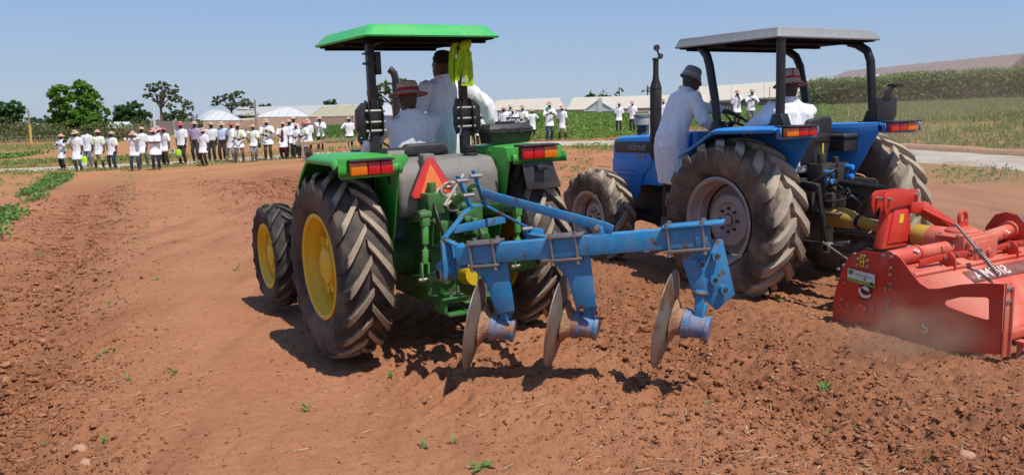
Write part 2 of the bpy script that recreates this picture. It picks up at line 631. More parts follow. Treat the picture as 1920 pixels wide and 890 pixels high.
def lumps(name, P, size, m, base=ICO2, jag=.36, flat=(.4, .75), sink=.42, kind='stuff', smooth=True):
    bv, bf = base
    n, k = len(P), len(bv)
    ang = RNG.uniform(0, 6.283, n)
    sc = np.stack([size * RNG.uniform(.75, 1.25, n), size * RNG.uniform(.6, 1.1, n), size * RNG.uniform(*flat, n)], 1)
    d = 1 + RNG.uniform(-jag, jag, (n, k))
    v = bv[None] * d[..., None] * sc[:, None, :]
    c, s = np.cos(ang)[:, None], np.sin(ang)[:, None]
    X = v[..., 0] * c - v[..., 1] * s
    Y = v[..., 0] * s + v[..., 1] * c
    z = P[:, 2] + size * (1 - 2 * sink) * .5
    VV = np.stack([X + P[:, 0:1], Y + P[:, 1:2], v[..., 2] + z[:, None]], 2).reshape(-1, 3)
    FF = (bf[None] + (np.arange(n) * k)[:, None, None]).reshape(-1, 3)
    return np_mesh(name, VV, FF, m, smooth=smooth, kind=kind)

def clod_mat(name, a, b_, c2):
    m = mat(name, a, .95, bump=.7, bscale=70, var=.25, spec=.1)
    nt = m.node_tree
    g = nd(nt, 'ShaderNodeNewGeometry')
    mx = nd(nt, 'ShaderNodeMix', data_type='RGBA')
    rp = nd(nt, 'ShaderNodeValToRGB')
    e = rp.color_ramp.elements
    e[0].color, e[1].color = (*a, 1), (*b_, 1)
    e[0].position, e[1].position = .1, .8
    q = rp.color_ramp.elements.new(.97)
    q.color = (*c2, 1)
    nt.links.new(g.outputs['Random Per Island'], rp.inputs[0])
    nt.links.new(rp.outputs[0], nt.nodes['Principled BSDF'].inputs['Base Color'])
    return m
CLOD = clod_mat('soil_clod', (.20, .076, .036), (.36, .145, .068), (.42, .20, .108))
n = 240000
cx = RNG.uniform(-1, 1, n)
cy = 3.8 + 24 * RNG.uniform(0, 1, n) ** 2.1
cx = cx * np.minimum(cy * .66 + .3, 13)
cv = vrow(cx, cy) + .25 * (fbm(cx * .8, cy * .8, 5, 3) - .5)
dens = np.interp(cv, PV, [.01, .01, .03, .2, .8, 1, .45, .09, .16, .4, .65, 1.2, 1.1, .95, .9, .8, .6, .5, .15, .03]) * field_mask(cx, cy)
dens *= (.35 + 1.0 * fbm(cx * 1.1, cy * 1.1, 61, 3))
inview = np.abs(cx) < cy * .68 + .3
keep = (RNG.uniform(0, 1, n) < dens) & inview
cx, cy, cv = cx[keep], cy[keep], cv[keep]
big = np.interp(cv, PV, [.5, .5, .6, 1, 1.25, 1.3, .9, .6, .6, .8, .9, 1.25, .9, .6, .6, .6, .7, .7, .6, .5])
csz = (.0055 + .017 * RNG.uniform(0, 1, len(cx)) ** 7 + .022 * (RNG.uniform(0, 1, len(cx)) < .004 * np.interp(cv, PV, PD) * 2)) * big * np.interp(cy, [4, 14, 28], [1, 1.9, 3.2])
cz = ground(cx, cy)
small = (csz < .0185) | (cy > 8.5)
lumps('soil_clods', np.stack([cx, cy, cz], 1)[small], csz[small], CLOD, base=OCT, jag=.35, smooth=False)
lumps('large_soil_clods', np.stack([cx, cy, cz], 1)[~small], csz[~small] * .85, CLOD, base=ICO2, smooth=False)
# dry straw and root bits on the turned strips
n2 = 900
k2 = RNG.permutation(len(cx))[:n2]
mbs = MB()
for i in k2:
    if cy[i] > 10:
        continue
    a, L = random.uniform(0, 6.28), random.uniform(.012, .05)
    d = Vector((math.cos(a), math.sin(a), random.uniform(-.1, .25)))
    p = Vector((cx[i], cy[i], cz[i] + .012))
    mbs.bar(p - d * L, p + d * L, .0035, .002)
mbs.build('straw_litter', mat('dry_straw', (.55, .42, .26), .9, var=.3), None, smooth=0, fixn=False)['kind'] = 'stuff'
# a handful of pale stones and big clods that one can point at
STONE = mat('pale_stone', (.43, .235, .145), .9, bump=.5, bscale=40, var=.2)
BIGCLOD = mat('big_clod_soil', (.30, .135, .072), .95, bump=.9, bscale=45, var=.3, spec=.1)
for nm, px, py, s, m, lab, cat in (
        ('stone', 150, 842, .055, STONE, 'pale flat stone on the dark turned soil at the lower left corner', 'stone'),
        ('stone', 70, 643, .035, STONE, 'small pinkish stone on the turned soil near the left edge', 'stone'),
        ('stone', 161, 868, .045, STONE, 'pale rounded stone just below the flat stone at lower left', 'stone'),
        ('stone', 117, 693, .04, BIGCLOD, 'brown stone half sunk in the turned soil at left', 'stone'),
        ('clod', 1812, 848, .05, STONE, 'large pale clod on the crumbly soil in the lower right corner', 'clod'),
        ('clod', 1820, 872, .05, BIGCLOD, 'dark clod just below the large pale clod at lower right', 'clod'),
        ('clod', 1652, 782, .036, BIGCLOD, 'dark round clod in the furrow in front of the red tiller', 'clod'),
        ('clod', 1000, 872, .04, BIGCLOD, 'broken clod beside the tyre prints at the bottom of the picture', 'clod'),
        ('clod', 795, 752, .03, BIGCLOD, 'small clod left of the tyre prints in front of the plough', 'clod')):
    p = on_z(px, py, -.03)
    p = on_z(px, py, gz(p.x, p.y))
    o = lumps(nm, np.array([[0, 0, 0.]]), np.array([s]), m, base=ico(3), jag=.07, kind=None)
    md = o.modifiers.new('rough', 'DISPLACE')
    tx = bpy.data.textures.new('t', 'CLOUDS')
    tx.noise_scale = s * .9
    md.texture, md.strength = tx, s * .5
    o.location = (p.x, p.y, gz(p.x, p.y))
    tag(o, lab, cat)

# ================================================================ VEGETATION
def leaf_mat(name, a, b_, tr=.3, c3=None):
    m = bpy.data.materials.new(name)
    m.use_nodes = True
    nt = m.node_tree
    b = nt.nodes['Principled BSDF']
    b.inputs['Roughness'].default_value = .55
    b.inputs['Specular IOR Level'].default_value = .3
    g = nd(nt, 'ShaderNodeNewGeometry')
    rp = nd(nt, 'ShaderNodeValToRGB')
    e = rp.color_ramp.elements
    e[0].color, e[1].color = (*a, 1), (*b_, 1)
    if c3:
        e[1].position = .8
        q = rp.color_ramp.elements.new(.92)
        q.color = (*c3, 1)
    nt.links.new(g.outputs['Random Per Island'], rp.inputs[0])
    nt.links.new(rp.outputs[0], b.inputs['Base Color'])
    t = nd(nt, 'ShaderNodeBsdfTranslucent')
    nt.links.new(rp.outputs[0], t.inputs[0])
    ms = nd(nt, 'ShaderNodeMixShader')
    ms.inputs[0].default_value = tr
    nt.links.new(b.outputs[0], ms.inputs[1])
    nt.links.new(t.outputs[0], ms.inputs[2])
    nt.links.new(ms.outputs[0], nt.nodes['Material Output'].inputs[0])
    return m

def leaves(P, L, W, up=.3, droop=0.0, vertical=False):
    """folded leaf quads (two triangles pairs) at points P; returns V,F"""
    n = len(P)
    L = np.broadcast_to(L, n)
    W = np.broadcast_to(W, n)
    d = RNG.normal(0, 1, (n, 3))
    if vertical:
        d[:, :2] *= .35
        d[:, 2] = np.abs(d[:, 2]) + 1.2
    else:
        d[:, 2] = d[:, 2] * .6 + up - droop
    d /= np.linalg.norm(d, axis=1)[:, None]
    s = np.cross(d, RNG.normal(0, 1, (n, 3)))
    s /= np.linalg.norm(s, axis=1)[:, None]
    base = P - d * L[:, None] * .3
    a = base
    b_ = base + d * L[:, None] * .45 + s * W[:, None] * .5
    c = base + d * L[:, None]
    e = base + d * L[:, None] * .45 - s * W[:, None] * .5
    V = np.stack([a, b_, c, e], 1).reshape(-1, 3)
    F = np.arange(n * 4).reshape(-1, 4)
    return V, F

def in_blob(n, c, r, shell=.55):
    d = RNG.normal(0, 1, (n, 3))
    d /= np.linalg.norm(d, axis=1)[:, None]
    t = (shell + (1 - shell) * RNG.uniform(0, 1, n)) ** (1 / 1.5)
    return np.asarray(c) + d * t[:, None] * np.asarray(r)

BARK = mat('bark', (.16, .12, .085), .95, bump=.6, bscale=14, var=.3)
def tree(name, px, d, ptop, blobs, leafm, L, nleaf, trunk_r, label, group=None, fork=.45, cat='tree', lean=0, bare=0):
    """blobs in photo pixels relative to (px): [(dx, py, rx, ry)]"""
    nleaf, L, trunk_r = int(nleaf * 1.9), L * .72, trunk_r * .72
    s = d / F_PX
    p0 = place(px, 250, d)
    z0 = gz(p0.x, d)
    root = empty(name, Vector((p0.x, d, z0)), label, cat, group)
    mb = MB()
    cl = []
    for dx, py, rx, ry in blobs:
        q = place(px + dx, py, d)
        cl.append((Vector((q.x - p0.x, random.uniform(-.5, .5) * rx * s, q.z - z0)), rx * s, ry * s))
    hz = max(.6, min(c[0].z - c[2] * .3 for c in cl) * fork * 2)
    top = Vector((lean, 0, hz))
    mb.tube([Vector((0, 0, -.3)), Vector((0, 0, .2)), top * .5 + Vector((.1, 0, 0)), top], [trunk_r * 1.5, trunk_r * 1.15, trunk_r, trunk_r * .8], 8)
    for c, rx, ry in cl:
        mid = top.lerp(c, .5) + Vector((random.uniform(-.2, .2), random.uniform(-.2, .2), .15 * (c - top).length))
        mb.tube([top - Vector((0, 0, .1)), mid, c], [trunk_r * .6, trunk_r * .38, trunk_r * .12], 6)
        for k in range(4 + bare):
            e = c + Vector((random.uniform(-1, 1) * rx, random.uniform(-1, 1) * rx, random.uniform(-.6, 1) * ry)) * .85
            mb.tube([mid.lerp(c, random.uniform(.2, .9)), mid.lerp(e, .55), e], [trunk_r * .25, trunk_r * .15, trunk_r * .05], 4)
    mb.build('trunk', BARK, root, smooth=60, fixn=False)
    area = sum(rx * ry for _, rx, ry in cl)
    PP = []
    for c, rx, ry in cl:
        nb = int(nleaf * rx * ry / area)
        # clumps inside each blob
        k = max(5, int(nb / 45))
        cc = in_blob(k, c, (rx, rx * .85, ry), .35)
        cr = RNG.uniform(.16, .34, k) * min(rx, ry)
        idx = RNG.integers(0, k, nb)
        q = RNG.normal(0, 1, (nb, 3))
        q /= np.linalg.norm(q, axis=1)[:, None]
        q *= (RNG.uniform(0, 1, nb) ** .5)[:, None]
        PP.append(cc[idx] + q * cr[idx][:, None] * np.array([1, 1, .8]))
    PP = np.concatenate(PP)
    PP = PP[PP[:, 2] > .1]
    Vv, Ff = leaves(PP, L * RNG.uniform(.7, 1.3, len(PP)), L * .55, up=.1, droop=.1)
    np_mesh('crown', Vv, Ff, leafm, root)
    return root

LM_MANGO = leaf_mat('mango_leaf', (.10, .25, .022), (.19, .40, .045), .4, (.20, .10, .045))
LM_DARK = leaf_mat('dark_leaf', (.055, .13, .036), (.10, .19, .052), .3)
LM_SAV = leaf_mat('savanna_leaf', (.13, .165, .075), (.20, .235, .115), .35)
LM_PALE = leaf_mat('pale_leaf', (.13, .175, .05), (.20, .24, .08), .35)
LM_HEDGE = leaf_mat('hedge_leaf', (.22, .28, .105), (.34, .39, .18), .45)
LM_CROP = leaf_mat('crop_leaf', (.12, .235, .035), (.24, .36, .08), .4)
LM_WEED = leaf_mat('weed_leaf', (.085, .20, .04), (.20, .32, .08), .35)
LM_DRY = leaf_mat('dry_grass', (.36, .35, .13), (.21, .29, .08), .35, (.50, .43, .22))
LM_VERGE = leaf_mat('verge_leaf', (.13, .20, .04), (.30, .32, .09), .35)
LM_SHRUB = leaf_mat('shrub_leaf', (.06, .10, .028), (.14, .17, .05), .3, (.24, .19, .085))

tree('mango_tree', 140, 96, 150, [(-22, 178, 20, 20), (10, 168, 22, 17), (28, 190, 20, 22), (-30, 205, 18, 22), (0, 200, 30, 24), (30, 225, 24, 22),
     (-20, 232, 26, 20), (5, 235, 28, 18), (52, 213, 11, 12), (58, 232, 9, 10), (-45, 228, 12, 14), (5, 156, 10, 7)], LM_MANGO, .42, 12000, .3,
     'large dense bright green mango tree standing at far left', fork=.2)
tree('round_tree', 247, 100, 188, [(-18, 212, 16, 16), (8, 206, 17, 15), (22, 218, 12, 15), (-4, 224, 24, 12), (-26, 222, 8, 9), (0, 196, 9, 8), (26, 232, 10, 8)], LM_DARK, .36, 6000, .22,
     'rounded dark green tree to the right of the mango tree', fork=.25)
tree('tall_open_tree', 302, 110, 152, [(-18, 165, 14, 9), (0, 160, 16, 8), (20, 168, 13, 9), (-26, 178, 11, 6), (26, 184, 10, 10), (8, 178, 16, 9), (-6, 188, 14, 7), (20, 200, 9, 7)], LM_SAV, .32, 3600, .26,
     'tall open crowned tree with bare trunk behind the white pole', fork=.5, bare=4, lean=.2)
tree('small_open_tree', 347, 112, 180, [(-4, 190, 11, 8), (5, 200, 11, 10), (-6, 212, 10, 10), (6, 218, 8, 8)], LM_SAV, .3, 1500, .16,
     'slender open tree just right of the tall open tree', fork=.45, bare=3)
tree('low_tree', 325, 118, 208, [(-12, 219, 14, 9), (6, 216, 14, 9), (16, 224, 10, 8)], LM_DARK, .34, 2200, .2, 'low dark tree behind the slender open tree', fork=.2)
tree('umbrella_tree', 436, 92, 170, [(-22, 186, 12, 7), (-5, 183, 15, 8), (12, 178, 10, 9), (24, 193, 12, 8), (-30, 195, 8, 6), (2, 196, 16, 6), (34, 199, 8, 6)], LM_SAV, .3, 2600, .18,
     'flat topped savanna tree above the left white tunnel roof', fork=.45, bare=4)
tree('edge_tree', 14, 100, 190, [(-12, 206, 18, 15), (14, 204, 16, 15), (24, 218, 9, 10), (-5, 222, 24, 12), (-24, 216, 14, 16)], LM_DARK, .4, 5200, .25, 'dark broad tree cut by the left edge of the picture', fork=.2)
tree('distant_tree', 72, 150, 218, [(-8, 226, 14, 7), (10, 225, 10, 7)], LM_DARK, .5, 1000, .2, 'low distant tree between the pole and the mango tree', fork=.3)
for px, d, pt, hw, lb in ((95, 190, 222, 14, 'distant tree peeping out at the left side of the mango tree'), (30, 210, 224, 18, 'distant tree low behind the dark tree at the left edge'), (182, 175, 226, 12, 'distant tree in the gap right of the mango tree'), (210, 200, 224, 16, 'distant tree behind the tiny hut'), (275, 210, 226, 18, 'distant tree behind the white pole'), (365, 190, 224, 16, 'distant tree right of the slender open tree'), (392, 170, 215, 12, 'distant tree touching the left tunnel roof'), (160, 220, 226, 14, 'distant tree hidden behind the mango tree')):
    tree('distant_tree', px, d, pt, [(-hw * .5, pt + 6, hw * .6, 6), (hw * .45, pt + 7, hw * .6, 6), (0, pt + 3, hw * .5, 4)], LM_DARK, .6, 700, .2, lb, group='distant skyline trees', fork=.3)
tree('bushy_tree', 620, 118, 186, [(-6, 193, 7, 6), (5, 192, 7, 6)], LM_DARK, .34, 1000, .14, 'small bushy tree rising behind the long grey shed roof', fork=.6)
tree('spreading_tree', 738, 62, 142, [(-36, 178, 14, 14), (-18, 165, 14, 12), (10, 156, 20, 9), (30, 160, 12, 9), (-5, 175, 16, 9), (30, 176, 14, 8), (-28, 193, 12, 9), (8, 190, 14, 8)], LM_PALE, .22, 3600, .17,
     'spreading tree seen behind the cab of the green tractor', fork=.5, bare=3)
tree('background_bush', 497, 130, 196, [(-6, 199, 8, 4), (8, 199, 7, 4)], LM_DARK, .4, 700, .12, 'low bush behind the middle of the grey shed roof', fork=.5)
tree('pointed_tree', 1107, 125, 175, [(-3, 182, 6, 4), (4, 180, 4, 4), (0, 177, 3, 3)], LM_DARK, .4, 700, .14, 'pointed dark tree behind the right hand greenhouses', fork=.7)
tree('pale_twiggy_tree', 1160, 125, 166, [(-2, 176, 6, 5), (4, 170, 4, 4)], LM_PALE, .3, 260, .1, 'sparse twiggy tree above the greenhouse ridge', fork=.7, bare=5)
tree('leafless_tree', 1212, 125, 160, [(-2, 172, 8, 7), (6, 168, 5, 6)], LM_SAV, .25, 130, .12, 'almost bare tree behind the exhaust of the blue tractor', fork=.7, bare=8)
tree('flat_bush', 1130, 130, 178, [(-6, 181, 9, 3), (8, 181, 8, 3)], LM_DARK, .4, 500, .12, 'flat dark bush beside the pointed tree', fork=.7)

def scatter(name, X, Y, m, L, W, h, per=1, spread=.12, vertical=False, label=None, zoff=0.0, clump=None, kind='stuff', up=.45):
    n = len(X)
    k = per
    Xr = np.repeat(X, k) + RNG.normal(0, spread, n * k)
    Yr = np.repeat(Y, k) + RNG.normal(0, spread, n * k)
    hh = np.repeat(np.broadcast_to(h, n), k)
    Z = ground(Xr, Yr, False) + RNG.uniform(.1, 1, n * k) * hh + zoff
    LL = np.repeat(np.broadcast_to(L, n), k) * RNG.uniform(.7, 1.3, n * k)
    Vv, Ff = leaves(np.stack([Xr, Yr, Z], 1), LL, np.repeat(np.broadcast_to(W, n), k), vertical=vertical, up=up)
    return tag(np_mesh(name, Vv, Ff, m, kind=kind), label)

def rnd_in(n, x0, x1, y0, y1, keep):
    X, Y = RNG.uniform(x0, x1, n), RNG.uniform(y0, y1, n)
    k = keep(X, Y)
    return X[k], Y[k]

# shrub belt under the left trees
X, Y = rnd_in(5200, -80, -22, 84, 100, lambda x, y: (x < -.372 * y + 8) & (vnoise(x * .25, y * .25, 5) > .25))
scatter('shrub_belt', X, Y, LM_SHRUB, .27, .15, (.4 + 2.3 * vnoise(X * .3, Y * .3, 6) ** 1.5), per=11, spread=.45, label='low tangled shrubs along the far left field edge')
# grass on the far side of the road, left and middle
X, Y = rnd_in(26000, -70, 2, 44.5, 86, lambda x, y: (vnoise(x * .02 + 3, y * .16, 91) > .52) | ((y > 62) & (x > -14)))
scatter('meadow_grass', X, Y, LM_DRY, .3, .05, .16, per=2, spread=.2, vertical=True, label='dry yellowish grass in bands across the far field')
X, Y = rnd_in(3000, -50, -19, 46.5, 56, lambda x, y: (vnoise(x * .08, y * .3, 97) > .45))
scatter('green_ground_cover', X, Y, LM_WEED, .26, .13, .2, per=5, spread=.25, label='low green plants in a band behind the people at left')
X, Y = rnd_in(2200, -14, 2, 56, 63, lambda x, y: vnoise(x * .3, y * .3, 98) > .2)
scatter('green_grass_strip', X, Y, LM_WEED, .3, .1, .25, per=5, spread=.25, vertical=True, label='green grass strip below the slatted greenhouse walls')
# green crop on the right
X, Y = rnd_in(9500, -1, 34, 43.5, 84, lambda x, y: (x > (y - 40) * .04 - 0.5) & (road_dist(x, y) > 3.4) & (x < .2 * y + 8 + (y - 43) * .15))
scatter('green_crop', X, Y, LM_CROP, .20, .075, RNG.uniform(.12, .34, len(X)), per=12, spread=.22, label='low bright green crop beyond the road at right')
# dry bank on the right
def bank(x, y):
    return ((x - 12) * .9 + (y - 20) * .42 > 2.6) & (road_dist(x, y) > 2.2) & (x < .66 * y + 3)
X, Y = rnd_in(26000, 9, 50, 18, 74, lambda x, y: bank(x, y) & (vnoise(x * .25, y * .25, 33) > .30))
scatter('bank_grass', X, Y, LM_DRY, .26, .035, .12, per=5, spread=.16, vertical=True, label='dry yellow grass on the bank behind the blue tractor')
X, Y = rnd_in(7000, 9, 50, 18, 74, lambda x, y: bank(x, y) & (vnoise(x * .2 + 9, y * .2, 35) > .56))
scatter('bank_weeds', X, Y, LM_VERGE, .15, .045, .2, per=10, spread=.25, label='green weeds on the bank behind the blue tractor')
# weeds along the road and field edge
def verge_f(x, y):
    d = road_dist(x, y)
    return (d > 1.55) & (d < 3.6) & (vnoise(x * .5, y * .5, 41) > .36)
X, Y = rnd_in(11000, -40, 12.5, 17, 44, lambda x, y: verge_f(x, y) & ((x - 4) * .55 + (y - 39) * .8 < .4))
scatter('roadside_weeds', X, Y, LM_VERGE, .13, .045, .14, per=9, spread=.16, label='green and yellow weeds along the near edge of the gravel road')
X, Y = rnd_in(5000, -40, 12.5, 15, 44, lambda x, y: verge_f(x, y))
scatter('roadside_grass', X, Y, LM_DRY, .15, .022, .06, per=7, spread=.16, vertical=True, label='short dry grass along the gravel road')
def edge_f(x, y):
    v = vrow(x, y)
    return (v > -2.95) & (v < -2.15) & (vnoise(x * .8, y * .8, 43) > .43)
X, Y = rnd_in(16000, -20, -5, 9, 36, edge_f)
scatter('field_edge_weeds', X, Y, LM_WEED, .10, .05, .15, per=13, spread=.12, label='leafy weeds in a row along the left edge of the tilled field')
X, Y = rnd_in(700, -30, -6, 10, 36, lambda x, y: (vrow(x, y) < -3.3) & (vnoise(x * .5, y * .5, 44) > .5))
scatter('left_field_weeds', X, Y, LM_WEED, .10, .045, .12, per=11, spread=.12, label='scattered weed patches on the bare soil at far left')
X, Y = rnd_in(420, -8, 12, 9, 36, lambda x, y: (vrow(x, y) > 7.5) & (road_dist(x, y) > 2.5) & (vnoise(x * .4, y * .4, 45) > .48))
scatter('right_field_weeds', X, Y, LM_VERGE, .10, .035, .11, per=18, spread=.14, label='scattered green weeds on the bare soil between tractors and road')
X, Y = rnd_in(900, -16, 3, 6, 34, lambda x, y: (np.abs(vrow(x, y) - 2.4) < .55) | (np.abs(vrow(x, y) + .1) < .4))
scatter('sparse_seedlings', X[:170], Y[:170], LM_WEED, .06, .025, .04, per=5, spread=.05, label='tiny scattered seedlings on the loose soil strips')
# single seedlings near the camera
def seedling(px, py, s, n, lab):
    p = on_z(px, py, -.03)
    p = on_z(px, py, gz(p.x, p.y))
    mb = MB()
    for k in range(n):
        a, e = random.uniform(0, 6.28), random.uniform(.05, 1.1)
        L, w = .062 * s * random.uniform(.35, 1.3), random.uniform(.004, .010) * s
        d = Vector((math.cos(a) * math.cos(e), math.sin(a) * math.cos(e), math.sin(e)))
        q = Vector((-math.sin(a), math.cos(a), 0))
        mb.add([Vector((0, 0, .01)), d * L * .5 + q * w, d * L + Vector((0, 0, -.01)), d * L * .5 - q * w], [(0, 1, 2, 3)])
    o = mb.build('weed_seedling', LM_WEED, None, smooth=0, fixn=False)
    o.location = (p.x, p.y, gz(p.x, p.y) + .01)
    return tag(o, lab, 'weed', 'weed seedlings on the tilled soil')
for a in ((575, 767, 1.3, 12, 'largest seedling on the smooth strip below the left tractor wheel'), (1600, 815, 1.5, 9, 'pale broad seedling in the furrow at lower right'),
          (1545, 728, 1.6, 14, 'yellowish uprooted seedling in front of the red tiller'), (905, 880, 1.5, 20, 'leafy seedling at the very bottom below the tyre prints'),
          (850, 832, .9, 11, 'small seedling left of the tyre prints, nearer the middle'), (1457, 573, 1.6, 22, 'bushy seedling beside the rear wheel of the blue tractor'),
          (80, 832, 1.0, 11, 'seedling above the flat pale stone at lower left'), (195, 830, 1.0, 11, 'seedling right of the flat pale stone at lower left'),
          (1690, 765, 1.1, 10, 'thin seedling between the furrow and the tiller, right of the uprooted one'), (1720, 870, 1.2, 11, 'seedling near the bottom edge at right'),
          (730, 707, .9, 10, 'seedling just behind the left rear wheel of the green tractor'), (1555, 810, .9, 5, 'tiny seedling left of the pale broad one in the furrow'),
          (240, 712, 1.0, 9, 'seedling on the dark clods left of the smooth strip'), (445, 503, 1.6, 10, 'seedling beside the shadow of the green front wheel'),
          (1448, 714, .9, 10, 'small seedling in front of the right plough disc'), (75, 478, 1.9, 9, 'trailing seedling on the dark soil at far left'),
          (1325, 765, 1.0, 9, 'seedling in front of the plough, right of the shadow tip'), (795, 838, 1.0, 11, 'seedling left of the small one by the tyre prints')):
    seedling(*a)

# hedge of tall feathery plants on the right
def hedge_z(x, y):
    return ground(x, y, False)
hx0 = place(1505, 190, 74).x
X = RNG.uniform(hx0, 56, 26000)
t = (X - hx0) / (56 - hx0)
Y = 74 - 16 * t + RNG.uniform(-1.3, 1.3, 26000)
H = 2.15 + .55 * t + .5 * (fbm(X * .9, Y * .2, 7, 3) - .5)
Z = hedge_z(X, Y) + H * RNG.uniform(0, 1, 26000) ** .62 + .1
hr = empty('hedge', Vector((hx0, 74, 1.4)), 'tall feathery green hedge running behind the blue tractor', 'hedge')
def sub(o, root):
    o.parent = root
    o.location = -root.location
    return o
Vv, Ff = leaves(np.stack([X, Y, Z], 1), .42 * RNG.uniform(.7, 1.3, 26000), .11, up=.8)
sub(np_mesh('foliage', Vv, Ff, LM_HEDGE), hr)
X = RNG.uniform(hx0, 56, 6000)
t = (X - hx0) / (56 - hx0)
Y = 74 - 16 * t + RNG.uniform(-1.0, 1.0, 6000)
Vv, Ff = leaves(np.stack([X, Y, hedge_z(X, Y) + .55], 1), 1.5, .035, vertical=True)
STALK = leaf_mat('hedge_stalk', (.20, .16, .08), (.11, .10, .045), .2)
sub(np_mesh('stalks', Vv, Ff, STALK), hr)

# ================================================================ MACHINES: shared pieces
SOILD = (.30, .145, .08)
DUSTY = (.36, .25, .17)
M_GREEN = mat('green_paint', (.022, .34, .035), .32, dust=.22, dustcol=DUSTY, dscale=5, var=.08)
M_GREEND = mat('oily_green_paint', (.03, .16, .03), .5, dust=.55, dustcol=(.10, .075, .045), dscale=9, var=.2, bump=.2, bscale=40)
M_YELLOW = mat('yellow_paint', (.72, .47, .008), .42, dust=.2, dustcol=(.40, .24, .10), dscale=5, var=.08)
M_BLACK = mat('black_paint', (.009, .009, .010), .38, dust=.10, dustcol=(.20, .15, .11), dscale=5)
M_PLASTIC = mat('black_plastic', (.016, .016, .018), .5, dust=.15, dustcol=(.19, .15, .12), dscale=7, bump=.15, bscale=90)
M_GREY = mat('dusty_grey_plastic', (.15, .15, .145), .6, dust=.6, dustcol=(.30, .24, .19), dscale=4)
M_STEEL = mat('worn_steel', (.32, .30, .28), .42, .85, dust=.5, dustcol=(.26, .17, .11), dscale=12)
M_BOLT = mat('bolt_steel', (.42, .40, .37), .4, .8, dust=.35, dustcol=(.25, .18, .12), dscale=20)
M_DARKM = mat('greasy_dark_iron', (.035, .032, .03), .55, .3, dust=.5, dustcol=(.13, .09, .06), dscale=10, bump=.3, bscale=30)
M_BLUEP = mat('worn_blue_paint', (.007, .20, .43), .38, dust=.28, dustcol=(.28, .19, .13), dscale=9, col2=(.11, .055, .03), c2scale=7, c2lo=.60, c2hi=.64, var=.15, bump=.12, bscale=50)
M_BLUEC = mat('blue_paint', (.012, .215, .60), .35, dust=.15, dustcol=(.30, .24, .20), dscale=4, var=.08)
M_RED = mat('red_paint', (.54, .028, .014), .40, dust=.3, dustcol=(.45, .16, .09), dscale=4, var=.1)
M_REDL = mat('red_lens', (.55, .008, .012), .12, spec=.6, var=.05)
M_AMBL = mat('amber_lens', (.72, .17, .008), .12, spec=.6, var=.05)
M_LAMP = mat('lamp_glass', (.32, .30, .27), .12, dust=.5, dustcol=(.38, .31, .24), dscale=8)
M_RIMG = mat('dusty_silver_rim', (.40, .38, .37), .5, .25, dust=.75, dustcol=(.30, .205, .15), dscale=3)
M_WHITE = mat('white_marking', (.75, .75, .72), .5)
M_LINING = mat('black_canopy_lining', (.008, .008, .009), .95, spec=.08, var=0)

def rubber(name, R, top, side, dust):
    m = bpy.data.materials.new(name)
    m.use_nodes = True
    nt = m.node_tree
    b = nt.nodes['Principled BSDF']
    b.inputs['Specular IOR Level'].default_value = .3
    tc = nd(nt, 'ShaderNodeTexCoord')
    sx = nd(nt, 'ShaderNodeSeparateXYZ')
    nt.links.new(tc.outputs['Object'], sx.inputs[0])
    cb = nd(nt, 'ShaderNodeCombineXYZ')
    nt.links.new(sx.outputs[1], cb.inputs[1])
    nt.links.new(sx.outputs[2], cb.inputs[2])
    ln = nd(nt, 'ShaderNodeVectorMath', operation='LENGTH')
    nt.links.new(cb.outputs[0], ln.inputs[0])
    def ns(sc, d=5):
        q = nd(nt, 'ShaderNodeTexNoise')
        q.inputs['Scale'].default_value, q.inputs['Detail'].default_value, q.inputs['Roughness'].default_value = sc, d, .65
        nt.links.new(tc.outputs['Object'], q.inputs['Vector'])
        return q.outputs[0]
    def mr(v, a, c, lo=0., hi=1.):
        q = nd(nt, 'ShaderNodeMapRange')
        for i, w in ((1, a), (2, c), (3, lo), (4, hi)):
            q.inputs[i].default_value = w
        nt.links.new(v, q.inputs[0])
        return q.outputs[0]
    def mx(f, a, c):
        q = nd(nt, 'ShaderNodeMix', data_type='RGBA')
        for i, w in ((0, f), (6, a), (7, c)):
            if isinstance(w, tuple):
                q.inputs[i].default_value = (*w, 1)
            else:
                nt.links.new(w, q.inputs[i])
        return q.outputs[2]
    def mth(op, a, c):
        q = nd(nt, 'ShaderNodeMath', operation=op)
        for i, w in ((0, a), (1, c)):
            if isinstance(w, float):
                q.inputs[i].default_value = w
            else:
                nt.links.new(w, q.inputs[i])
        return q.outputs[0]
    worn = mr(mth('ADD', ln.outputs['Value'], mth('MULTIPLY', ns(14), .05)), R - .028 + .02, R - .004 + .02)
    sidec = mx(mr(ns(3.2), .38, .7, 0., dust), side, DUSTY)
    c = mx(mth('MULTIPLY', worn, mr(ns(8), .2, .6, .55, 1.)), sidec, top)
    nt.links.new(c, b.inputs['Base Color'])
    b.inputs['Roughness'].default_value = .78
    bp = nd(nt, 'ShaderNodeBump')
    bp.inputs['Strength'].default_value = .35
    bp.inputs['Distance'].default_value = .01
    nt.links.new(ns(45), bp.inputs['Height'])
    nt.links.new(bp.outputs[0], b.inputs['Normal'])
    return m

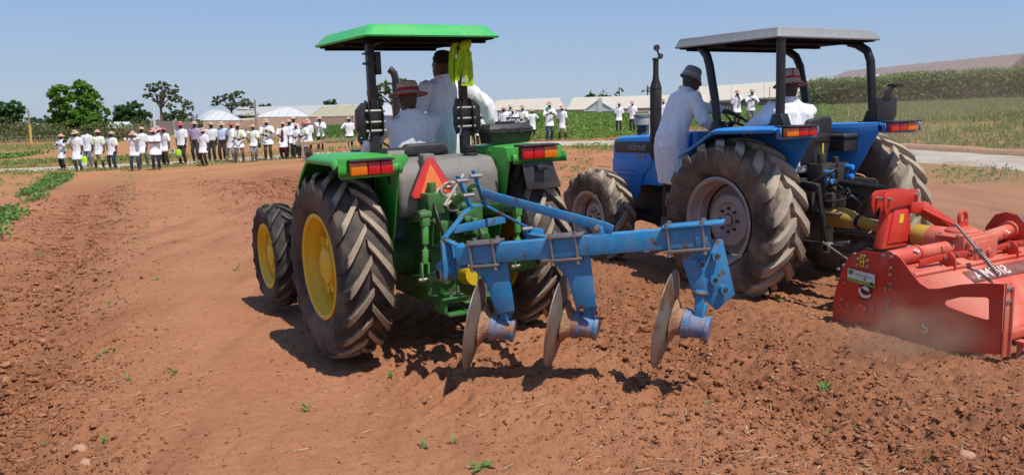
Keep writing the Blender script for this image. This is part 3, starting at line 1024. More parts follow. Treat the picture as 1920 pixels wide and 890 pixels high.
def tyre_mesh(R, w, rr, nl, lugw, lugh, sweep, name):
    """tyre about the X axis, tread lugs as chevrons; forward rolling direction +Y at the top"""
    mb = MB()
    h = w / 2
    C = R - lugh
    prof = [(-h * .74, rr), (-h * .80, rr + .02), (-h * .93, rr + .25 * (C - rr)), (-h * 1.0, rr + .52 * (C - rr)), (-h * .985, rr + .74 * (C - rr)),
            (-h * .90, rr + .90 * (C - rr)), (-h * .72, C - .012), (-h * .35, C), (0, C + .002)]
    prof = prof + [(-x, r) for x, r in reversed(prof[:-1])]
    prof = prof + [(h * .66, rr - .01), (-h * .66, rr - .01)]
    mb.lathe(prof, n=72, close=True)
    pts_side = [(.02, 1.0), (.30, 1.0), (.60, .992), (.86, .968), (1.0, .90), (1.03, .80)]
    def crown(s):
        return np.interp(s, [q[0] for q in pts_side], [q[1] for q in pts_side])
    for side in (-1, 1):
        for k in range(nl):
            ph0 = 2 * math.pi * (k + (.5 if side > 0 else 0)) / nl
            rings = []
            for s, hh, ww in ((-.03, .9, .75), (.18, 1, .85), (.40, 1, .95), (.62, 1, 1.05), (.80, 1, 1.18), (.93, 1, 1.25), (1.01, .95, 1.2), (1.03, .75, 1.05)):
                ph = ph0 - sweep * max(s, 0) ** .92
                cr = float(crown(min(max(s, .02), 1.03)))
                ro = C * cr + lugh * hh * (1 if s < .9 else .9)
                ri = C * cr - .03
                if s > 1.0:
                    ro = C * (.93 if s < 1.02 else .84)
                    ri = C * .80
                x = side * h * (s if s < .99 else (1.035 if s < 1.02 else 1.03))
                xi = side * h * min(s, .95)
                aw = lugw * ww / R / 2
                ring = []
                for da, rad_, xx in ((-aw * 1.25, ri, xi), (-aw * .85, ro, x), (aw * .85, ro, x), (aw * 1.25, ri, xi)):
                    a = ph + da
                    ring.append(Vector((xx, rad_ * math.sin(a), rad_ * math.cos(a))))
                rings.append(ring)
            mb.loft(rings)
    return mb

_wheel_cache = {}
def wheel(parent, name, loc, R, w, rr, nl, lugw, lugh, sweep, style, side, rub, paint, rot=0):
    """rim mesh is the part; tyre, hub and bolts are its sub-parts. side -1: outer face towards -X"""
    key = (style, R)
    mirror = Matrix.Scale(-1, 4, (1, 0, 0)) if side > 0 else Matrix()
    if key + (side,) not in _wheel_cache:
        h = w / 2
        rim = MB()
        if style == 'jd':
            prof = [(-h * .83, rr + .005), (-h * .86, rr - .012), (-h * .80, rr - .03), (-h * .55, rr - .042), (-h * .42, rr - .06), (h * .05, rr - .068), (h * .06, rr * .52), (h * .02, rr * .5),
                    (h * .02, .06), (h * .10, .06), (h * .12, rr - .055), (h * .5, rr - .05), (h * .82, rr - .02), (h * .84, rr + .005)]
            rim.lathe([(x, r) for x, r in prof], n=64, close=True)
        else:
            # wavy pressed disc
            prof = [(-h * .83, rr + .005), (-h * .86, rr - .012), (-h * .80, rr - .035), (-h * .50, rr - .045), (-h * .38, rr - .07), (-h * .0, rr - .078)]
            rim.lathe(prof + [(h * .0, rr - .07), (-h * .38, rr - .06), (-h * .8, rr - .025)], n=64, close=True)
            vs, fs = [], []
            N, rads = 64, [(.97, .02), (.86, 0), (.78, -.05), (.70, -.13), (.52, -.16), (.44, -.10), (.40, -.10), (.20, -.12)]
            for k in range(N):
                a = 2 * math.pi * k / N
                lob = .5 + .5 * math.cos(8 * a)
                for j, (q, x) in enumerate(rads):
                    rrd = rr - .075
                    r = rrd * q * (1 - (.085 * lob if j in (1, 2) else 0))
                    vs.append(Vector((x * h * 2.0 + h * .05, r * math.sin(a), r * math.cos(a))))
            m = len(rads)
            for k in range(N):
                for i in range(m - 1):
                    fs.append((k * m + i, k * m + i + 1, ((k + 1) % N) * m + i + 1, ((k + 1) % N) * m + i))
            rim.add(vs, fs)
        hub = MB()
        if style == 'jd':
            hub.lathe([(h * .06, rr * .46), (-h * .10, rr * .44), (-h * .16, rr * .36), (-h * .55, rr * .33), (-h * .62, rr * .27), (-h * .62, .0), (h * .06, .0)], n=32)
            for k in range(8):
                a = 2 * math.pi * k / 8 + .2
                c, s = math.cos(a), math.sin(a)
                Mx = Matrix.Rotation(-a, 4, 'X')
                hub.box((-h * .30, -.045, rr * .38), (h * .02, .045, rr * .74), Mx)
                hub.box((-h * .40, -.028, rr * .30), (-h * .16, .028, rr * .52), Mx)
        else:
            hub.lathe([(-h * .12, rr * .22), (-h * .22, rr * .205), (-h * .25, rr * .17), (-h * .2, rr * .15), (0, rr * .14), (0, 0)], n=32)
            hub.lathe([(-h * .24, rr * .12), (-h * .30, rr * .11), (-h * .30, 0)], n=24)
        bolts = []
        nb = 8
        for k in range(nb):
            a = 2 * math.pi * k / nb + .1
            rb = rr * (.60 if style == 'jd' else .27)
            x0 = (-h * .34 if style == 'jd' else -h * .28)
            p = Vector((x0, rb * math.sin(a), rb * math.cos(a)))
            bolts.append(MB().cyl(p, p + Vector((h * .3, 0, 0)), .014, n=6))
        ty = tyre_mesh(R, w, rr, nl, lugw, lugh, sweep, name)
        ms = []
        for q in (rim, hub, ty, *bolts):
            if side > 0:
                q.v = [Vector((-v.x, v.y, v.z)) for v in q.v]
                q.f = [tuple(reversed(f)) for f in q.f]
            ms.append(q)
        _wheel_cache[key + (side,)] = ms
    rim, hub, ty, *bolts = _wheel_cache[key + (side,)]
    o = rim.build(name, paint, parent, smooth=35, loc=loc)
    if rot:
        o.rotation_euler.x = rot
    ty.build('tyre', rub, o, bevel=0, smooth=32)
    hub.build('hub', paint if style == 'jd' else M_RIMG, o, bevel=.006, smooth=35)
    for q in bolts:
        q.build('wheel_nut', M_DARKM if style != 'jd' else paint, o, smooth=30)
    return o

def fender(parent, mtl, s, x_in, x_out, path, lip=.06, thick=.014, inner=None):
    """s = side sign; path: (y, z) over the wheel; a folded sheet with rounded outer lip"""
    secs = [(x_out, -lip), (x_out - .006, -lip * .45), (x_out - .03, -.012), (x_out - .07, 0), ((x_in + x_out) / 2, .006), (x_in + .05, 0), (x_in + .012, -.006), (x_in, -.03)]
    pts = []
    P = [Vector((0, y, z)) for y, z in path]
    # round the path corners
    for i, p in enumerate(P):
        if 0 < i < len(P) - 1:
            a, b = (P[i - 1] - p), (P[i + 1] - p)
            r = min(.06, a.length * .4, b.length * .4)
            q0, q1 = p + a.normalized() * r, p + b.normalized() * r
            for t in (0, .33, .67, 1):
                pts.append(q0 * (1 - t) ** 2 + p * 2 * t * (1 - t) + q1 * t * t)
        else:
            pts.append(p)
    rings = []
    for i, p in enumerate(pts):
        d = (pts[min(i + 1, len(pts) - 1)] - pts[max(i - 1, 0)]).normalized()
        nrm = Vector((0, -d.z, d.y))
        if nrm.z < 0 and abs(d.z) < .9:
            nrm = -nrm
        rings.append([Vector((s * x, p.y + nrm.y * dz, p.z + nrm.z * dz)) for x, dz in secs])
    mb = MB()
    mb.loft(rings, caps=False, closed=False)
    o = mb.build('fender', mtl, parent, smooth=50, solid=thick)
    return o

def tail_light(parent, x0, x1, y, z0, z1, outer_left, name='tail_light'):
    hs = MB().box((x0 - .008, y, z0 - .008), (x1 + .008, y + .09, z1 + .012))
    hs.box((x0 - .008, y - .075, z1 + .004), (x1 + .008, y + .09, z1 + .02))
    o = hs.build(name, M_PLASTIC, parent, bevel=.006)
    xm = x0 + (x1 - x0) * (.40 if outer_left else .60)
    am, rd = ((x0, xm - .003), (xm + .003, x1)) if outer_left else ((xm + .003, x1), (x0, xm - .003))
    MB().box((am[0], y - .055, z0), (am[1], y - .001, z1)).build('amber_lens', M_AMBL, o, bevel=.008)
    mid = (rd[0] + rd[1]) / 2
    MB().box((rd[0], y - .055, z0), (mid - .002, y - .001, z1)).build('red_lens', M_REDL, o, bevel=.008)
    MB().box((mid + .002, y - .055, z0), (rd[1], y - .001, z1)).build('red_lens', M_REDL, o, bevel=.008)
    return o

def bolt_heads(mb, pts, axis, r=.011, h=.010):
    for p in pts:
        p = Vector(p)
        mb.cyl(p, p + Vector(axis) * h, r, n=6)
    return mb

# ================================================================ GREEN TRACTOR
GT = empty('green_tractor', FR['g'], 'green tractor with yellow wheels and green canopy pulling the blue plough', 'tractor')
RUB_G = rubber('green_tractor_rubber', .765, (.36, .285, .20), (.030, .028, .027), .35)
RUB_GF = rubber('green_tractor_front_rubber', .54, (.085, .075, .065), (.022, .021, .021), .3)
for s in (-1, 1):
    wheel(GT, 'rear_wheel', (s * .825, 0, .755), .765, .43, .43, 19, .085, .046, .40, 'jd', s, RUB_G, M_YELLOW, rot=.05)
for s in (-1, 1):
    o = wheel(GT, 'front_wheel', (s * .775, 2.13, .525), .54, .30, .335, 17, .05, .034, .40, 'jd', s, RUB_GF, M_YELLOW)
# body under everything
mb = MB()
mb.box((-.20, -.30, .48), (.20, 1.25, 1.0))
mb.box((-.26, -.38, .42), (.26, .22, 1.12))
mb.lathe([(-.62, .10), (-.62, .15), (-.30, .16), (-.26, .22), (.26, .22), (.30, .16), (.62, .15), (.62, .10)], Matrix.Translation((0, 0, .755)), 24)
mb.box((-.16, 1.2, .55), (.16, 2.75, .95))
mb.build('transmission', M_GREEND, GT, bevel=.015)
mb = MB()
mb.bar((-.66, 2.13, .50), (.66, 2.13, .50), .14, .15)
mb.cyl((-.66, 2.13, .36), (-.66, 2.13, .64), .06)
mb.cyl((.66, 2.13, .36), (.66, 2.13, .64), .06)
mb.build('front_axle', M_GREEND, GT, bevel=.012)
mb = MB()
hood = [(-.29, 0), (-.31, .18), (-.30, .42), (-.25, .54), (-.15, .58), (.15, .58), (.25, .54), (.30, .42), (.31, .18), (.29, 0)]
rings = []
for y, z, sx in ((1.15, .98, 1), (1.8, .97, 1), (2.5, .94, .97), (2.85, .90, .9), (2.93, .88, .8)):
    rings.append([Vector((x * sx, y - (zz * .12 if y > 2.4 else 0), z + zz * (1 if y < 2.6 else .92))) for x, zz in hood])
mb.loft(rings)
mb.build('hood', M_GREEN, GT, smooth=50)
MB().box((-.34, 2.80, .52), (.34, 3.02, .84)).build('front_weight', M_BLACK, GT, bevel=.02)
MB().box((-.28, .98, .95), (.28, 1.16, 1.62)).build('dashboard', M_PLASTIC, GT, bevel=.03)
mb = MB().box((-.62, .35, .60), (.62, 1.1, .63))
mb.bar((-.66, .75, .45), (-.66, 1.05, .45), .16, .03)
mb.bar((-.66, .75, .45), (-.60, .75, .62), .03, .02)
mb.build('floor_plate', M_BLACK, GT, bevel=.004)
# exhaust
mb = MB()
mb.tube([(.47, 1.7, 1.35), (.47, 1.7, 2.22), (.468, 1.69, 2.30), (.455, 1.69, 2.355), (.43, 1.70, 2.385), (.41, 1.71, 2.40)], .038, 14)
mb.build('exhaust_pipe', mat('exhaust_steel', (.06, .055, .055), .45, .6, dust=.3, dustcol=(.16, .09, .06)), GT, smooth=60)
# steering wheel
st = MB()
c, ax = Vector((-.02, .98, 1.70)), Vector((.0, -.45, .9)).normalized()
u = ax.orthogonal().normalized()
w_ = ax.cross(u)
st.tube([c + (u * math.cos(a) + w_ * math.sin(a)) * .2 for a in np.linspace(0, 2 * math.pi, 33)], .017, 8, caps=False)
for a in (0, 2.1, 4.2):
    st.cyl(c, c + (u * math.cos(a) + w_ * math.sin(a)) * .19, .011, n=6)
st.cyl(c, c - ax * .3, .025, n=10)
st.build('steering_wheel', M_PLASTIC, GT)
# fenders, lights, plate
path = [(.62, 1.24), (.36, 1.50), (.14, 1.652), (-.50, 1.655), (-.60, 1.60), (-.605, 1.515)]
for s in (-1, 1):
    f = fender(GT, M_GREEN, s, .50, 1.0, path)
    inn = [(.75, .62), (.62, 1.24), (.36, 1.50), (.14, 1.652), (-.50, 1.655), (-.59, 1.58), (-.52, 1.36), (-.42, 1.05), (-.30, .78), (0, .62)]
    mb = MB()
    mb.prism(inn, lambda y, z, t: (t, y, z), s * .488, s * .502)
    mb.prism([(.34, 1.50), (.14, 1.63), (-.28, 1.63), (-.28, 1.60), (.12, 1.60), (.30, 1.47)], lambda y, z, t: (t, y, z), s * .488, s * .478)
    mb.build('fender_panel', M_GREEN, f, bevel=.004)
    if s < 0:
        tail_light(GT, -.912, -.577, -.61, 1.525, 1.622, True)
        lip = MB().prism([(-.985, .0), (-.44, .0), (-.42, -.03), (-.5, -.14), (-.60, -.155), (-.975, -.155)], lambda x, z, t: (x, t, z + 1.655), -.592, -.604)
    else:
        tail_light(GT, .577, .915, -.61, 1.555, 1.652, False)
        lip = MB().prism([(.985, .0), (.44, .0), (.46, -.11), (.60, -.135), (1.01, -.135), (1.03, -.12)], lambda x, z, t: (x, t, z + 1.655), -.592, -.604)
    lip.build('fender_skirt', M_GREEN, f, bevel=.003)
pl = MB()
pl.prism([(.585, 1.525), (.885, 1.525), (.955, 1.30), (.615, 1.298)], lambda x, z, t: (x, t - .10 * (1.5 - z), z), -.612, -.626)
o = pl.build('plate_bracket', mat('black_plate_paint', (.02, .021, .024), .35, dust=.35, dustcol=(.20, .17, .15), dscale=6), GT, bevel=.003)
MB().box((.70, -.69, 1.455), (.80, -.63, 1.50)).build('plate_lamp', M_PLASTIC, o, bevel=.008)
# work lamp on the left
wl = MB().box((-.555, -.47, 1.595), (-.385, -.36, 1.70)).build('work_lamp', M_PLASTIC, GT, bevel=.012)
MB().box((-.54, -.478, 1.608), (-.40, -.469, 1.682)).build('lamp_lens', M_LAMP, wl, bevel=.004)
MB().bar((-.50, -.40, 1.42), (-.50, -.40, 1.6), .04, .02).build('lamp_stalk', M_BLACK, wl)
# fuel tank
tk = MB()
tk.prism([(-.43, 1.14), (-.47, 1.25), (-.46, 1.47), (-.37, 1.585), (-.05, 1.60), (.05, 1.55), (.05, 1.14)], lambda y, z, t: (t, y, z), -.455, .46)
o = tk.build('fuel_tank', M_GREY, GT, bevel=.045, seg=3, smooth=60)
cp = MB()
cp.cyl((.30, -.25, 1.585), (.30, -.25, 1.615), .062, n=24)
cp.cyl((.30, -.25, 1.615), (.30, -.25, 1.675), .055, .052, n=24)
cp.cyl((.30, -.25, 1.632), (.30, -.25, 1.642), .064, n=24)
cp.cyl((.30, -.25, 1.652), (.30, -.25, 1.662), .063, n=24)
cp.build('filler_cap', M_PLASTIC, o, bevel=.003)
# warning triangle
def tri(cx, cz, k):
    p = [(0, .165), (.028, .165), (.19, -.115), (.175, -.145), (-.175, -.145), (-.19, -.115), (-.028, .165)]
    return [(cx + a * k, cz + b * k) for a, b in p[1:]]
def sm(y0):
    return lambda x, z, t: (x, y0 + t + (z - 1.46) * .16, z)
sg = MB().prism(tri(-.185, 1.445, 1.06), sm(-.49), .0, .03).build('warning_triangle', M_PLASTIC, GT, bevel=.004)
MB().prism(tri(-.185, 1.445, .99), sm(-.49), -.006, -.001).build('red_border', mat('red_reflective', (.62, .03, .025), .3, dust=.3, dustcol=(.4, .2, .12)), sg)
MB().prism([(-.185, 1.565), (-.07, 1.325), (-.30, 1.325)], sm(-.49), -.012, -.007).build('orange_centre', mat('orange_fluorescent', (.80, .19, .05), .4, dust=.3, dustcol=(.5, .22, .11)), sg)
MB().box((-.24, -.47, 1.47), (-.13, -.36, 1.64)).build('triangle_mount', M_GREY, sg, bevel=.02)
# seat
se = MB()
se.box((-.27, .02, 1.28), (.22, .50, 1.36))
o = se.build('seat', M_PLASTIC, GT, bevel=.03, seg=3)
bk = MB()
bk.prism([(-.26, 1.33), (-.245, 1.64), (-.20, 1.705), (.14, 1.705), (.19, 1.64), (.20, 1.33)], lambda x, z, t: (x, t - (z - 1.33) * .1, z), -.04, .06)
bk.build('backrest', M_PLASTIC, o, bevel=.025, seg=3)
for z in (1.57, 1.63):
    MB().bar((-.2, -.085, z), (.15, -.085, z), .012, .03).build('backrest_rail', M_BLACK, o, bevel=.003)
# roll bar posts
for s, x in ((-1, -.475), (1, .355)):
    y = -.05
    mb = MB()
    mb.bar((x, y, .80), (x, y, 1.98), .075, .075, up=(0, 1, 0))
    mb.bar((x, y, 1.96), (x, y, 2.53), .062, .07, up=(0, 1, 0))
    mb.tube([(x, y, 2.45), (x - s * .03, y + .02, 2.53), (x - s * .14, y + .03, 2.57)], .03, 8)
    po = mb.build('roll_bar_post', M_BLACK, GT, bevel=.008)
    br = MB()
    br.prism([(-.07, 1.80), (-.09, 1.95), (-.05, 2.06), (.03, 2.08), (.09, 1.99), (.09, 1.84), (.04, 1.76)], lambda yy, z, t: (t, y + yy, z), x - .062, x - .050)
    br.prism([(-.07, 1.80), (-.09, 1.95), (-.05, 2.06), (.03, 2.08), (.09, 1.99), (.09, 1.84), (.04, 1.76)], lambda yy, z, t: (t, y + yy, z), x + .050, x + .062)
    br.prism([(.03, 1.74), (.05, 2.02), (.10, 2.06), (.165, 2.0), (.17, 1.84), (.10, 1.76)], lambda xx, z, t: (x - s * (-1) * xx * .9, t, z), y - .03, y + .03)
    br.box((x - .055, y - .05, 1.86), (x + .055, y + .05, 1.99))
    br.build('folding_hinge', M_BLACK, po, bevel=.006)
    for z in (1.83, 1.90, 1.99):
        MB().cyl((x - .085, y - .045, z), (x + .085, y - .045, z), .012, n=8).build('hinge_pin', M_BOLT, po)
    MB().cyl((x - .05, y - .06, 1.86), (x - .075, y - .06, 1.76), .007, n=6).build('pin_clip', M_BOLT, po)
    cl = MB()
    cl.box((x + .03, y - .05, 2.28), (x + .075, y + .04, 2.46))
    cl.box((x - .052, y - .05, 2.36), (x + .06, y + .05, 2.38))
    cl.box((x - .052, y - .05, 2.44), (x + .06, y + .05, 2.455))
    cl.build('canopy_clamp', M_BLACK, po, bevel=.004)
# canopy
def canopy(parent, mtl, under, x0, x1, y0, y1, z, th, ins, name='canopy', dome=.02, rr=.05):
    def ring(zz, i, r):
        pts = []
        for cx, cy, a0 in ((x1 - i - r, y1 - i - r, 0), (x0 + i + r, y1 - i - r, 90), (x0 + i + r, y0 + i + r, 180), (x1 - i - r, y0 + i + r, 270)):
            for a in (0, 30, 60, 90):
                pts.append(Vector((cx + r * math.cos(rad(a0 + a)), cy + r * math.sin(rad(a0 + a)), zz)))
        return pts
    mb = MB()
    mb.loft([ring(z, .0, rr), ring(z + .012, -.004, rr), ring(z + th * .70, ins * .75, rr), ring(z + th * .92, ins * 1.0, rr), ring(z + th, ins * 1.5, rr), ring(z + th + dome, ins * 4, rr)])
    o = mb.build(name, mtl, parent, smooth=40)
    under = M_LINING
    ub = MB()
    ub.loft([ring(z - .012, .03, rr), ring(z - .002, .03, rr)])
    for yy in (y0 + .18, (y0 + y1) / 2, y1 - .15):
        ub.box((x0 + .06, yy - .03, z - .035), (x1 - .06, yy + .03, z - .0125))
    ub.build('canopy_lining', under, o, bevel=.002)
    return o
M_CANG = mat('green_canopy_plastic', (.035, .42, .085), .4, dust=.25, dustcol=(.30, .36, .22), dscale=3, var=.1)
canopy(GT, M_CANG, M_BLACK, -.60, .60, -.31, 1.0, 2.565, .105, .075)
# rear linkage
for x in (-.40, .44):
    lk = MB()
    lk.bar((x * .62, -.18, 1.10), (x, -.80, 1.20), .05, .09)
    lk.cyl((x - .05, -.80, 1.20), (x + .05, -.80, 1.20), .035, n=12)
    lk.build('lift_arm', M_GREEND, GT, bevel=.01)
M_LIFT = mat('green_linkage_paint', (.05, .30, .05), .45, dust=.5, dustcol=(.28, .20, .12), dscale=14, var=.15)
for x in (-.40, .42):
    rd_ = MB()
    rd_.tube([(x, -.80, 1.22), (x - .005, -.805, 1.10)], .022, 10)
    rd_.box((x - .03, -.83, 1.12), (x + .03, -.77, 1.22))
    rd_.tube([(x, -.80, 1.12), (x - .01, -.81, .98)], .028, 10)
    rd_.tube([(x - .01, -.81, .98), (x - .015, -.815, .92)], .014, 8)
    rd_.tube([(x - .015, -.815, .94), (x - .025, -.82, .83)], .026, 10)
    for dx in (-.026, .026):
        rd_.bar((x - .028 + dx, -.82, .84), (x - .035 + dx, -.825, .70), .012, .045, up=(0, 1, 0))
    rd_.build('lift_rod', M_LIFT, GT, bevel=.005)
for x in (-.40, .42):
    la = MB()
    la.bar((x * .8, -.10, .56), (x, -.80, .70), .03, .085)
    la.bar((x, -.80, .70), (x * 1.05, -1.12, .80), .03, .08)
    o = la.build('lower_link', M_GREEND, GT, bevel=.006)
    bl = MB()
    bl.lathe([(-.04, .035), (-.03, .05), (.03, .05), (.04, .035)], Matrix.Translation((x * 1.05, -1.12, .80)), 20)
    MB().cyl((x - .09, -.83, .71), (x + .09, -.83, .71), .017, n=10).build('link_pin', M_STEEL, o)
    MB().lathe([(-.02, .02), (-.012, .035), (.012, .035), (.02, .02)], Matrix.Translation((x + .09, -.83, .71)), 16).build('link_collar', M_STEEL, o)
    bl.build('ball_end', M_STEEL, o, bevel=.002)
vb = MB()
vb.box((-.27, -.62, .92), (-.10, -.40, 1.30))
vb.box((-.30, -.66, 1.18), (-.14, -.46, 1.34))
vb.box((-.24, -.72, .98), (-.12, -.58, 1.12))
vb.cyl((-.22, -.56, 1.30), (-.22, -.56, 1.42), .035, n=12)
vb.cyl((-.15, -.6, 1.25), (.1, -.6, 1.2), .03, n=12)
vb.box((.02, -.62, .98), (.20, -.42, 1.22))
vb.box((-.05, -.66, 1.10), (.12, -.58, 1.18))
vb.cyl((.16, -.5, 1.0), (.16, -.72, .95), .06, .05, n=14)
for i in range(5):
    a = random.uniform(-.28, .2)
    z = random.uniform(.9, 1.2)
    vb.cyl((a, -.62, z), (a, -.72, z + .02), random.uniform(.015, .03), n=8)
vb.build('hydraulic_valves', M_GREEND, GT, bevel=.008)
for i, (a, b_, c_) in enumerate((((-.24, -.6, 1.3), (-.30, -.85, 1.15), (-.2, -.75, .9)), ((.05, -.65, 1.15), (.12, -.85, 1.0), (.08, -.7, .8)), ((-.18, -.65, 1.05), (-.05, -.85, 1.0), (.1, -.66, 1.1)), ((-.3, -.6, 1.25), (-.38, -.7, 1.0), (-.28, -.6, .8)))):
    MB().tube([Vector(a).lerp(Vector(b_), t).lerp(Vector(b_).lerp(Vector(c_), t), t) for t in np.linspace(0, 1, 9)], .012, 7).build('hydraulic_hose', M_BLACK, GT, smooth=60)
tl = MB()
tl.tube([(-.07, -.55, 1.22), (-.14, -1.12, 1.42)], .024, 10)
tl.tube([(-.09, -.72, 1.28), (-.12, -.95, 1.355)], .038, 10)
tl.build('top_link', M_LIFT, GT)
db = MB()
db.box((-.30, -.86, .50), (-.06, -.62, .53))
db.box((-.30, -.86, .42), (-.27, -.66, .52))
db.box((-.28, -.90, .40), (-.08, -.64, .425))
db.bar((0, -.1, .44), (0, -.95, .42), .07, .04)
db.box((.08, -.80, .46), (.36, -.60, .485))
db.box((.10, -.66, .40), (.13, -.62, .80))
db.box((-.28, -.52, .50), (.3, -.40, 1.0))
db.build('drawbar_frame', M_GREEND, GT, bevel=.006)
for p in ((-.2, -.78, .53), (-.12, -.75, .53), (.0, -.88, .44), (.15, -.72, .485), (.24, -.74, .485), (.31, -.7, .485)):
    p = Vector(p)
    bb = MB().cyl(p, p + Vector((0, 0, .03)), .018, n=6)
    bb.cyl(p + Vector((0, 0, .03)), p + Vector((0, 0, .075)), .01, n=8)
    bb.build('drawbar_bolt', M_BOLT, GT)
sh = MB()
sh.tube([(.10, -.5, .66), (.10, -.66, .66)], [.12, .10], 18)
sh.build('shaft_guard', M_YELLOW, GT)

# ---- rope on the linkage
rp = []
for t in np.linspace(0, 1, 150):
    a = t * 2 * math.pi * 6.5
    rp.append(Vector((-.10 + .075 * math.cos(a) + .03 * math.sin(t * 9), -.60 + .04 * math.sin(a * .7) - .05 * t, 1.30 + .055 * math.sin(a) * (1 - .3 * t) + .07 * math.sin(t * 5.3))))
rp += [Vector((-.04, -.66, 1.40)), Vector((.0, -.66, 1.45)), Vector((.02, -.65, 1.47))]
M_ROPE = mat('white_rope', (.66, .56, .47), .9, bump=.8, bscale=140, col2=(.35, .22, .15), c2scale=9)
mb = MB()
mb.tube(rp, .0115, 7)
o = mb.build('rope', M_ROPE, smooth=70)
o.matrix_basis = FR['g']
tag(o, 'coiled white rope hung on the rear linkage under the orange triangle', 'rope')
# ---- tool box on the right fender
tbx = empty('tool_box', FR['g'] @ Matrix.Translation((.70, -.16, 1.672)) @ Matrix.Rotation(rad(3), 4, 'Z'), 'black plastic tool box lying on the right green fender', 'tool box')
mb = MB()
rings = []
for z, a, b_ in ((0, .19, .085), (.012, .20, .092), (.09, .215, .10), (.095, .235, .112), (.112, .235, .112)):
    rings.append([Vector((x * a, y * b_, z)) for x, y in ((-1, -1), (1, -1), (1, 1), (-1, 1))])
mb.loft(rings)
mb.build('tray', M_PLASTIC, tbx, bevel=.004)
mb = MB()
rings = []
for z, a, b_ in ((.114, .232, .110), (.128, .228, .108), (.165, .20, .075), (.17, .195, .07)):
    rings.append([Vector((x * a, y * b_, z)) for x, y in ((-1, -1), (1, -1), (1, 1), (-1, 1))])
mb.loft(rings)
mb.build('lid', M_PLASTIC, tbx, bevel=.006)
MB().box((-.09, -.03, .171), (.09, .03, .188)).build('handle', M_PLASTIC, tbx, bevel=.006)
for x in (-.12, .07):
    MB().box((x, -.118, .085), (x + .05, -.110, .135)).build('latch', M_PLASTIC, tbx, bevel=.003)
# ---- hi-vis vest tied to the right post
M_VIS = mat('hi_vis_cloth', (.52, .74, .015), .7, var=.15, bump=.25, bscale=40, translucent=.25)
M_REFL = mat('reflective_tape', (.45, .45, .42), .35)
def cloth_strip(mb, pts, ws, fold=.018, n=14, ph=0, thick=.006):
    pts = [Vector(p) for p in pts]
    rings = []
    for i, p in enumerate(pts):
        d = (pts[min(i + 1, len(pts) - 1)] - pts[max(i - 1, 0)]).normalized()
        sd = Vector((1, .25, 0))
        sd = (sd - d * sd.dot(d)).normalized()
        fr = d.cross(sd)
        ring = []
        for k in range(n):
            t = k / (n - 1) * 2 - 1
            ring.append(p + sd * t * ws[i] + fr * (fold * math.sin(t * 5.5 + ph + i * .25) * min(1, ws[i] / .04)))
        for k in range(n - 1, -1, -1):
            t = k / (n - 1) * 2 - 1
            ring.append(p + sd * t * ws[i] + fr * (fold * math.sin(t * 5.5 + ph + i * .25) * min(1, ws[i] / .04) + thick))
        rings.append(ring)
    mb.loft(rings)
vs_ = empty('hi_vis_vest', FR['g'] @ Matrix.Translation((.34, -.05, 2.36)) @ Matrix.Scale(.84, 4), 'yellow green hi-vis vest knotted round the right canopy post', 'vest')
mb = MB()
cloth_strip(mb, [(-.04, -.09, .22), (-.10, -.10, .20), (-.135, -.10, .12), (-.15, -.10, .0), (-.155, -.10, -.12), (-.14, -.10, -.20)], [.03, .04, .045, .042, .035, .018], ph=.5)
cloth_strip(mb, [(-.02, -.11, .17), (-.05, -.12, .10), (-.085, -.12, .0), (-.10, -.12, -.10), (-.11, -.12, -.17)], [.03, .035, .04, .032, .02], ph=2)
cloth_strip(mb, [(.01, -.10, .18), (.02, -.11, .10), (.03, -.11, 0), (.025, -.11, -.12), (.02, -.11, -.225)], [.035, .045, .058, .07, .075], ph=3.3)
mb.build('hanging_ends', M_VIS, vs_, smooth=60)
mb = MB()
mb.tube([(-.05, -.12, .15), (-.02, -.135, .175), (.02, -.135, .19), (.05, -.12, .22)], [.03, .05, .048, .03], 12)
mb.tube([(.06 * math.cos(a) * 1.1, .075 * math.sin(a), .235 + .02 * math.sin(a * 2)) for a in np.linspace(0, 6.283, 15)], .03, 10)
mb.build('knot', M_VIS, vs_, smooth=60)
mb = MB()
cloth_strip(mb, [(-.01, -.122, -.13), (-.015, -.122, -.19)], [.035, .036], ph=3.3, n=8)
mb.build('reflective_strip', M_REFL, vs_, smooth=60)

# ================================================================ BLUE DISC PLOUGH
PO = Vector((.2, -1.6, .0))
DP = empty('disc_plough', FR['g'] @ Matrix.Translation(PO), 'blue three disc plough raised behind the green tractor', 'plough')
def PB():
    return MB(PO)
A_, B_ = Vector((-.37, -1.275, .955)), Vector((.84, -2.60, 1.135))
bd = (B_ - A_).normalized()
bs = bd.cross(Vector((0, 0, 1))).normalized()      # sideways
bu = bs.cross(bd)
def bp_(t, s=0, u=0):
    return A_ + (B_ - A_) * t + bs * s + bu * u
mb = PB()
mb.bar(bp_(0), bp_(.985), .10, .135, up=bu)
mb.build('beam', M_BLUEP, DP, bevel=.008)
mb = PB()
mb.bar((.33, -1.12, .98), bp_(.42, -.10), .06, .09, up=bu)
mb.build('side_member', M_BLUEP, DP, bevel=.006)
mb = PB()
mb.bar((-.405, -1.19, 1.05), (-.40, -1.20, .76), .11, .03, up=(0, 1, 0))
mb.bar((-.36, -1.275, 1.04), (-.345, -1.30, .86), .075, .03, up=(0, 1, 0))
mb.bar((-.42, -1.07, .80), (-.40, -1.2, .88), .04, .13)
mb.build('end_bracket', M_BLUEP, DP, bevel=.005)
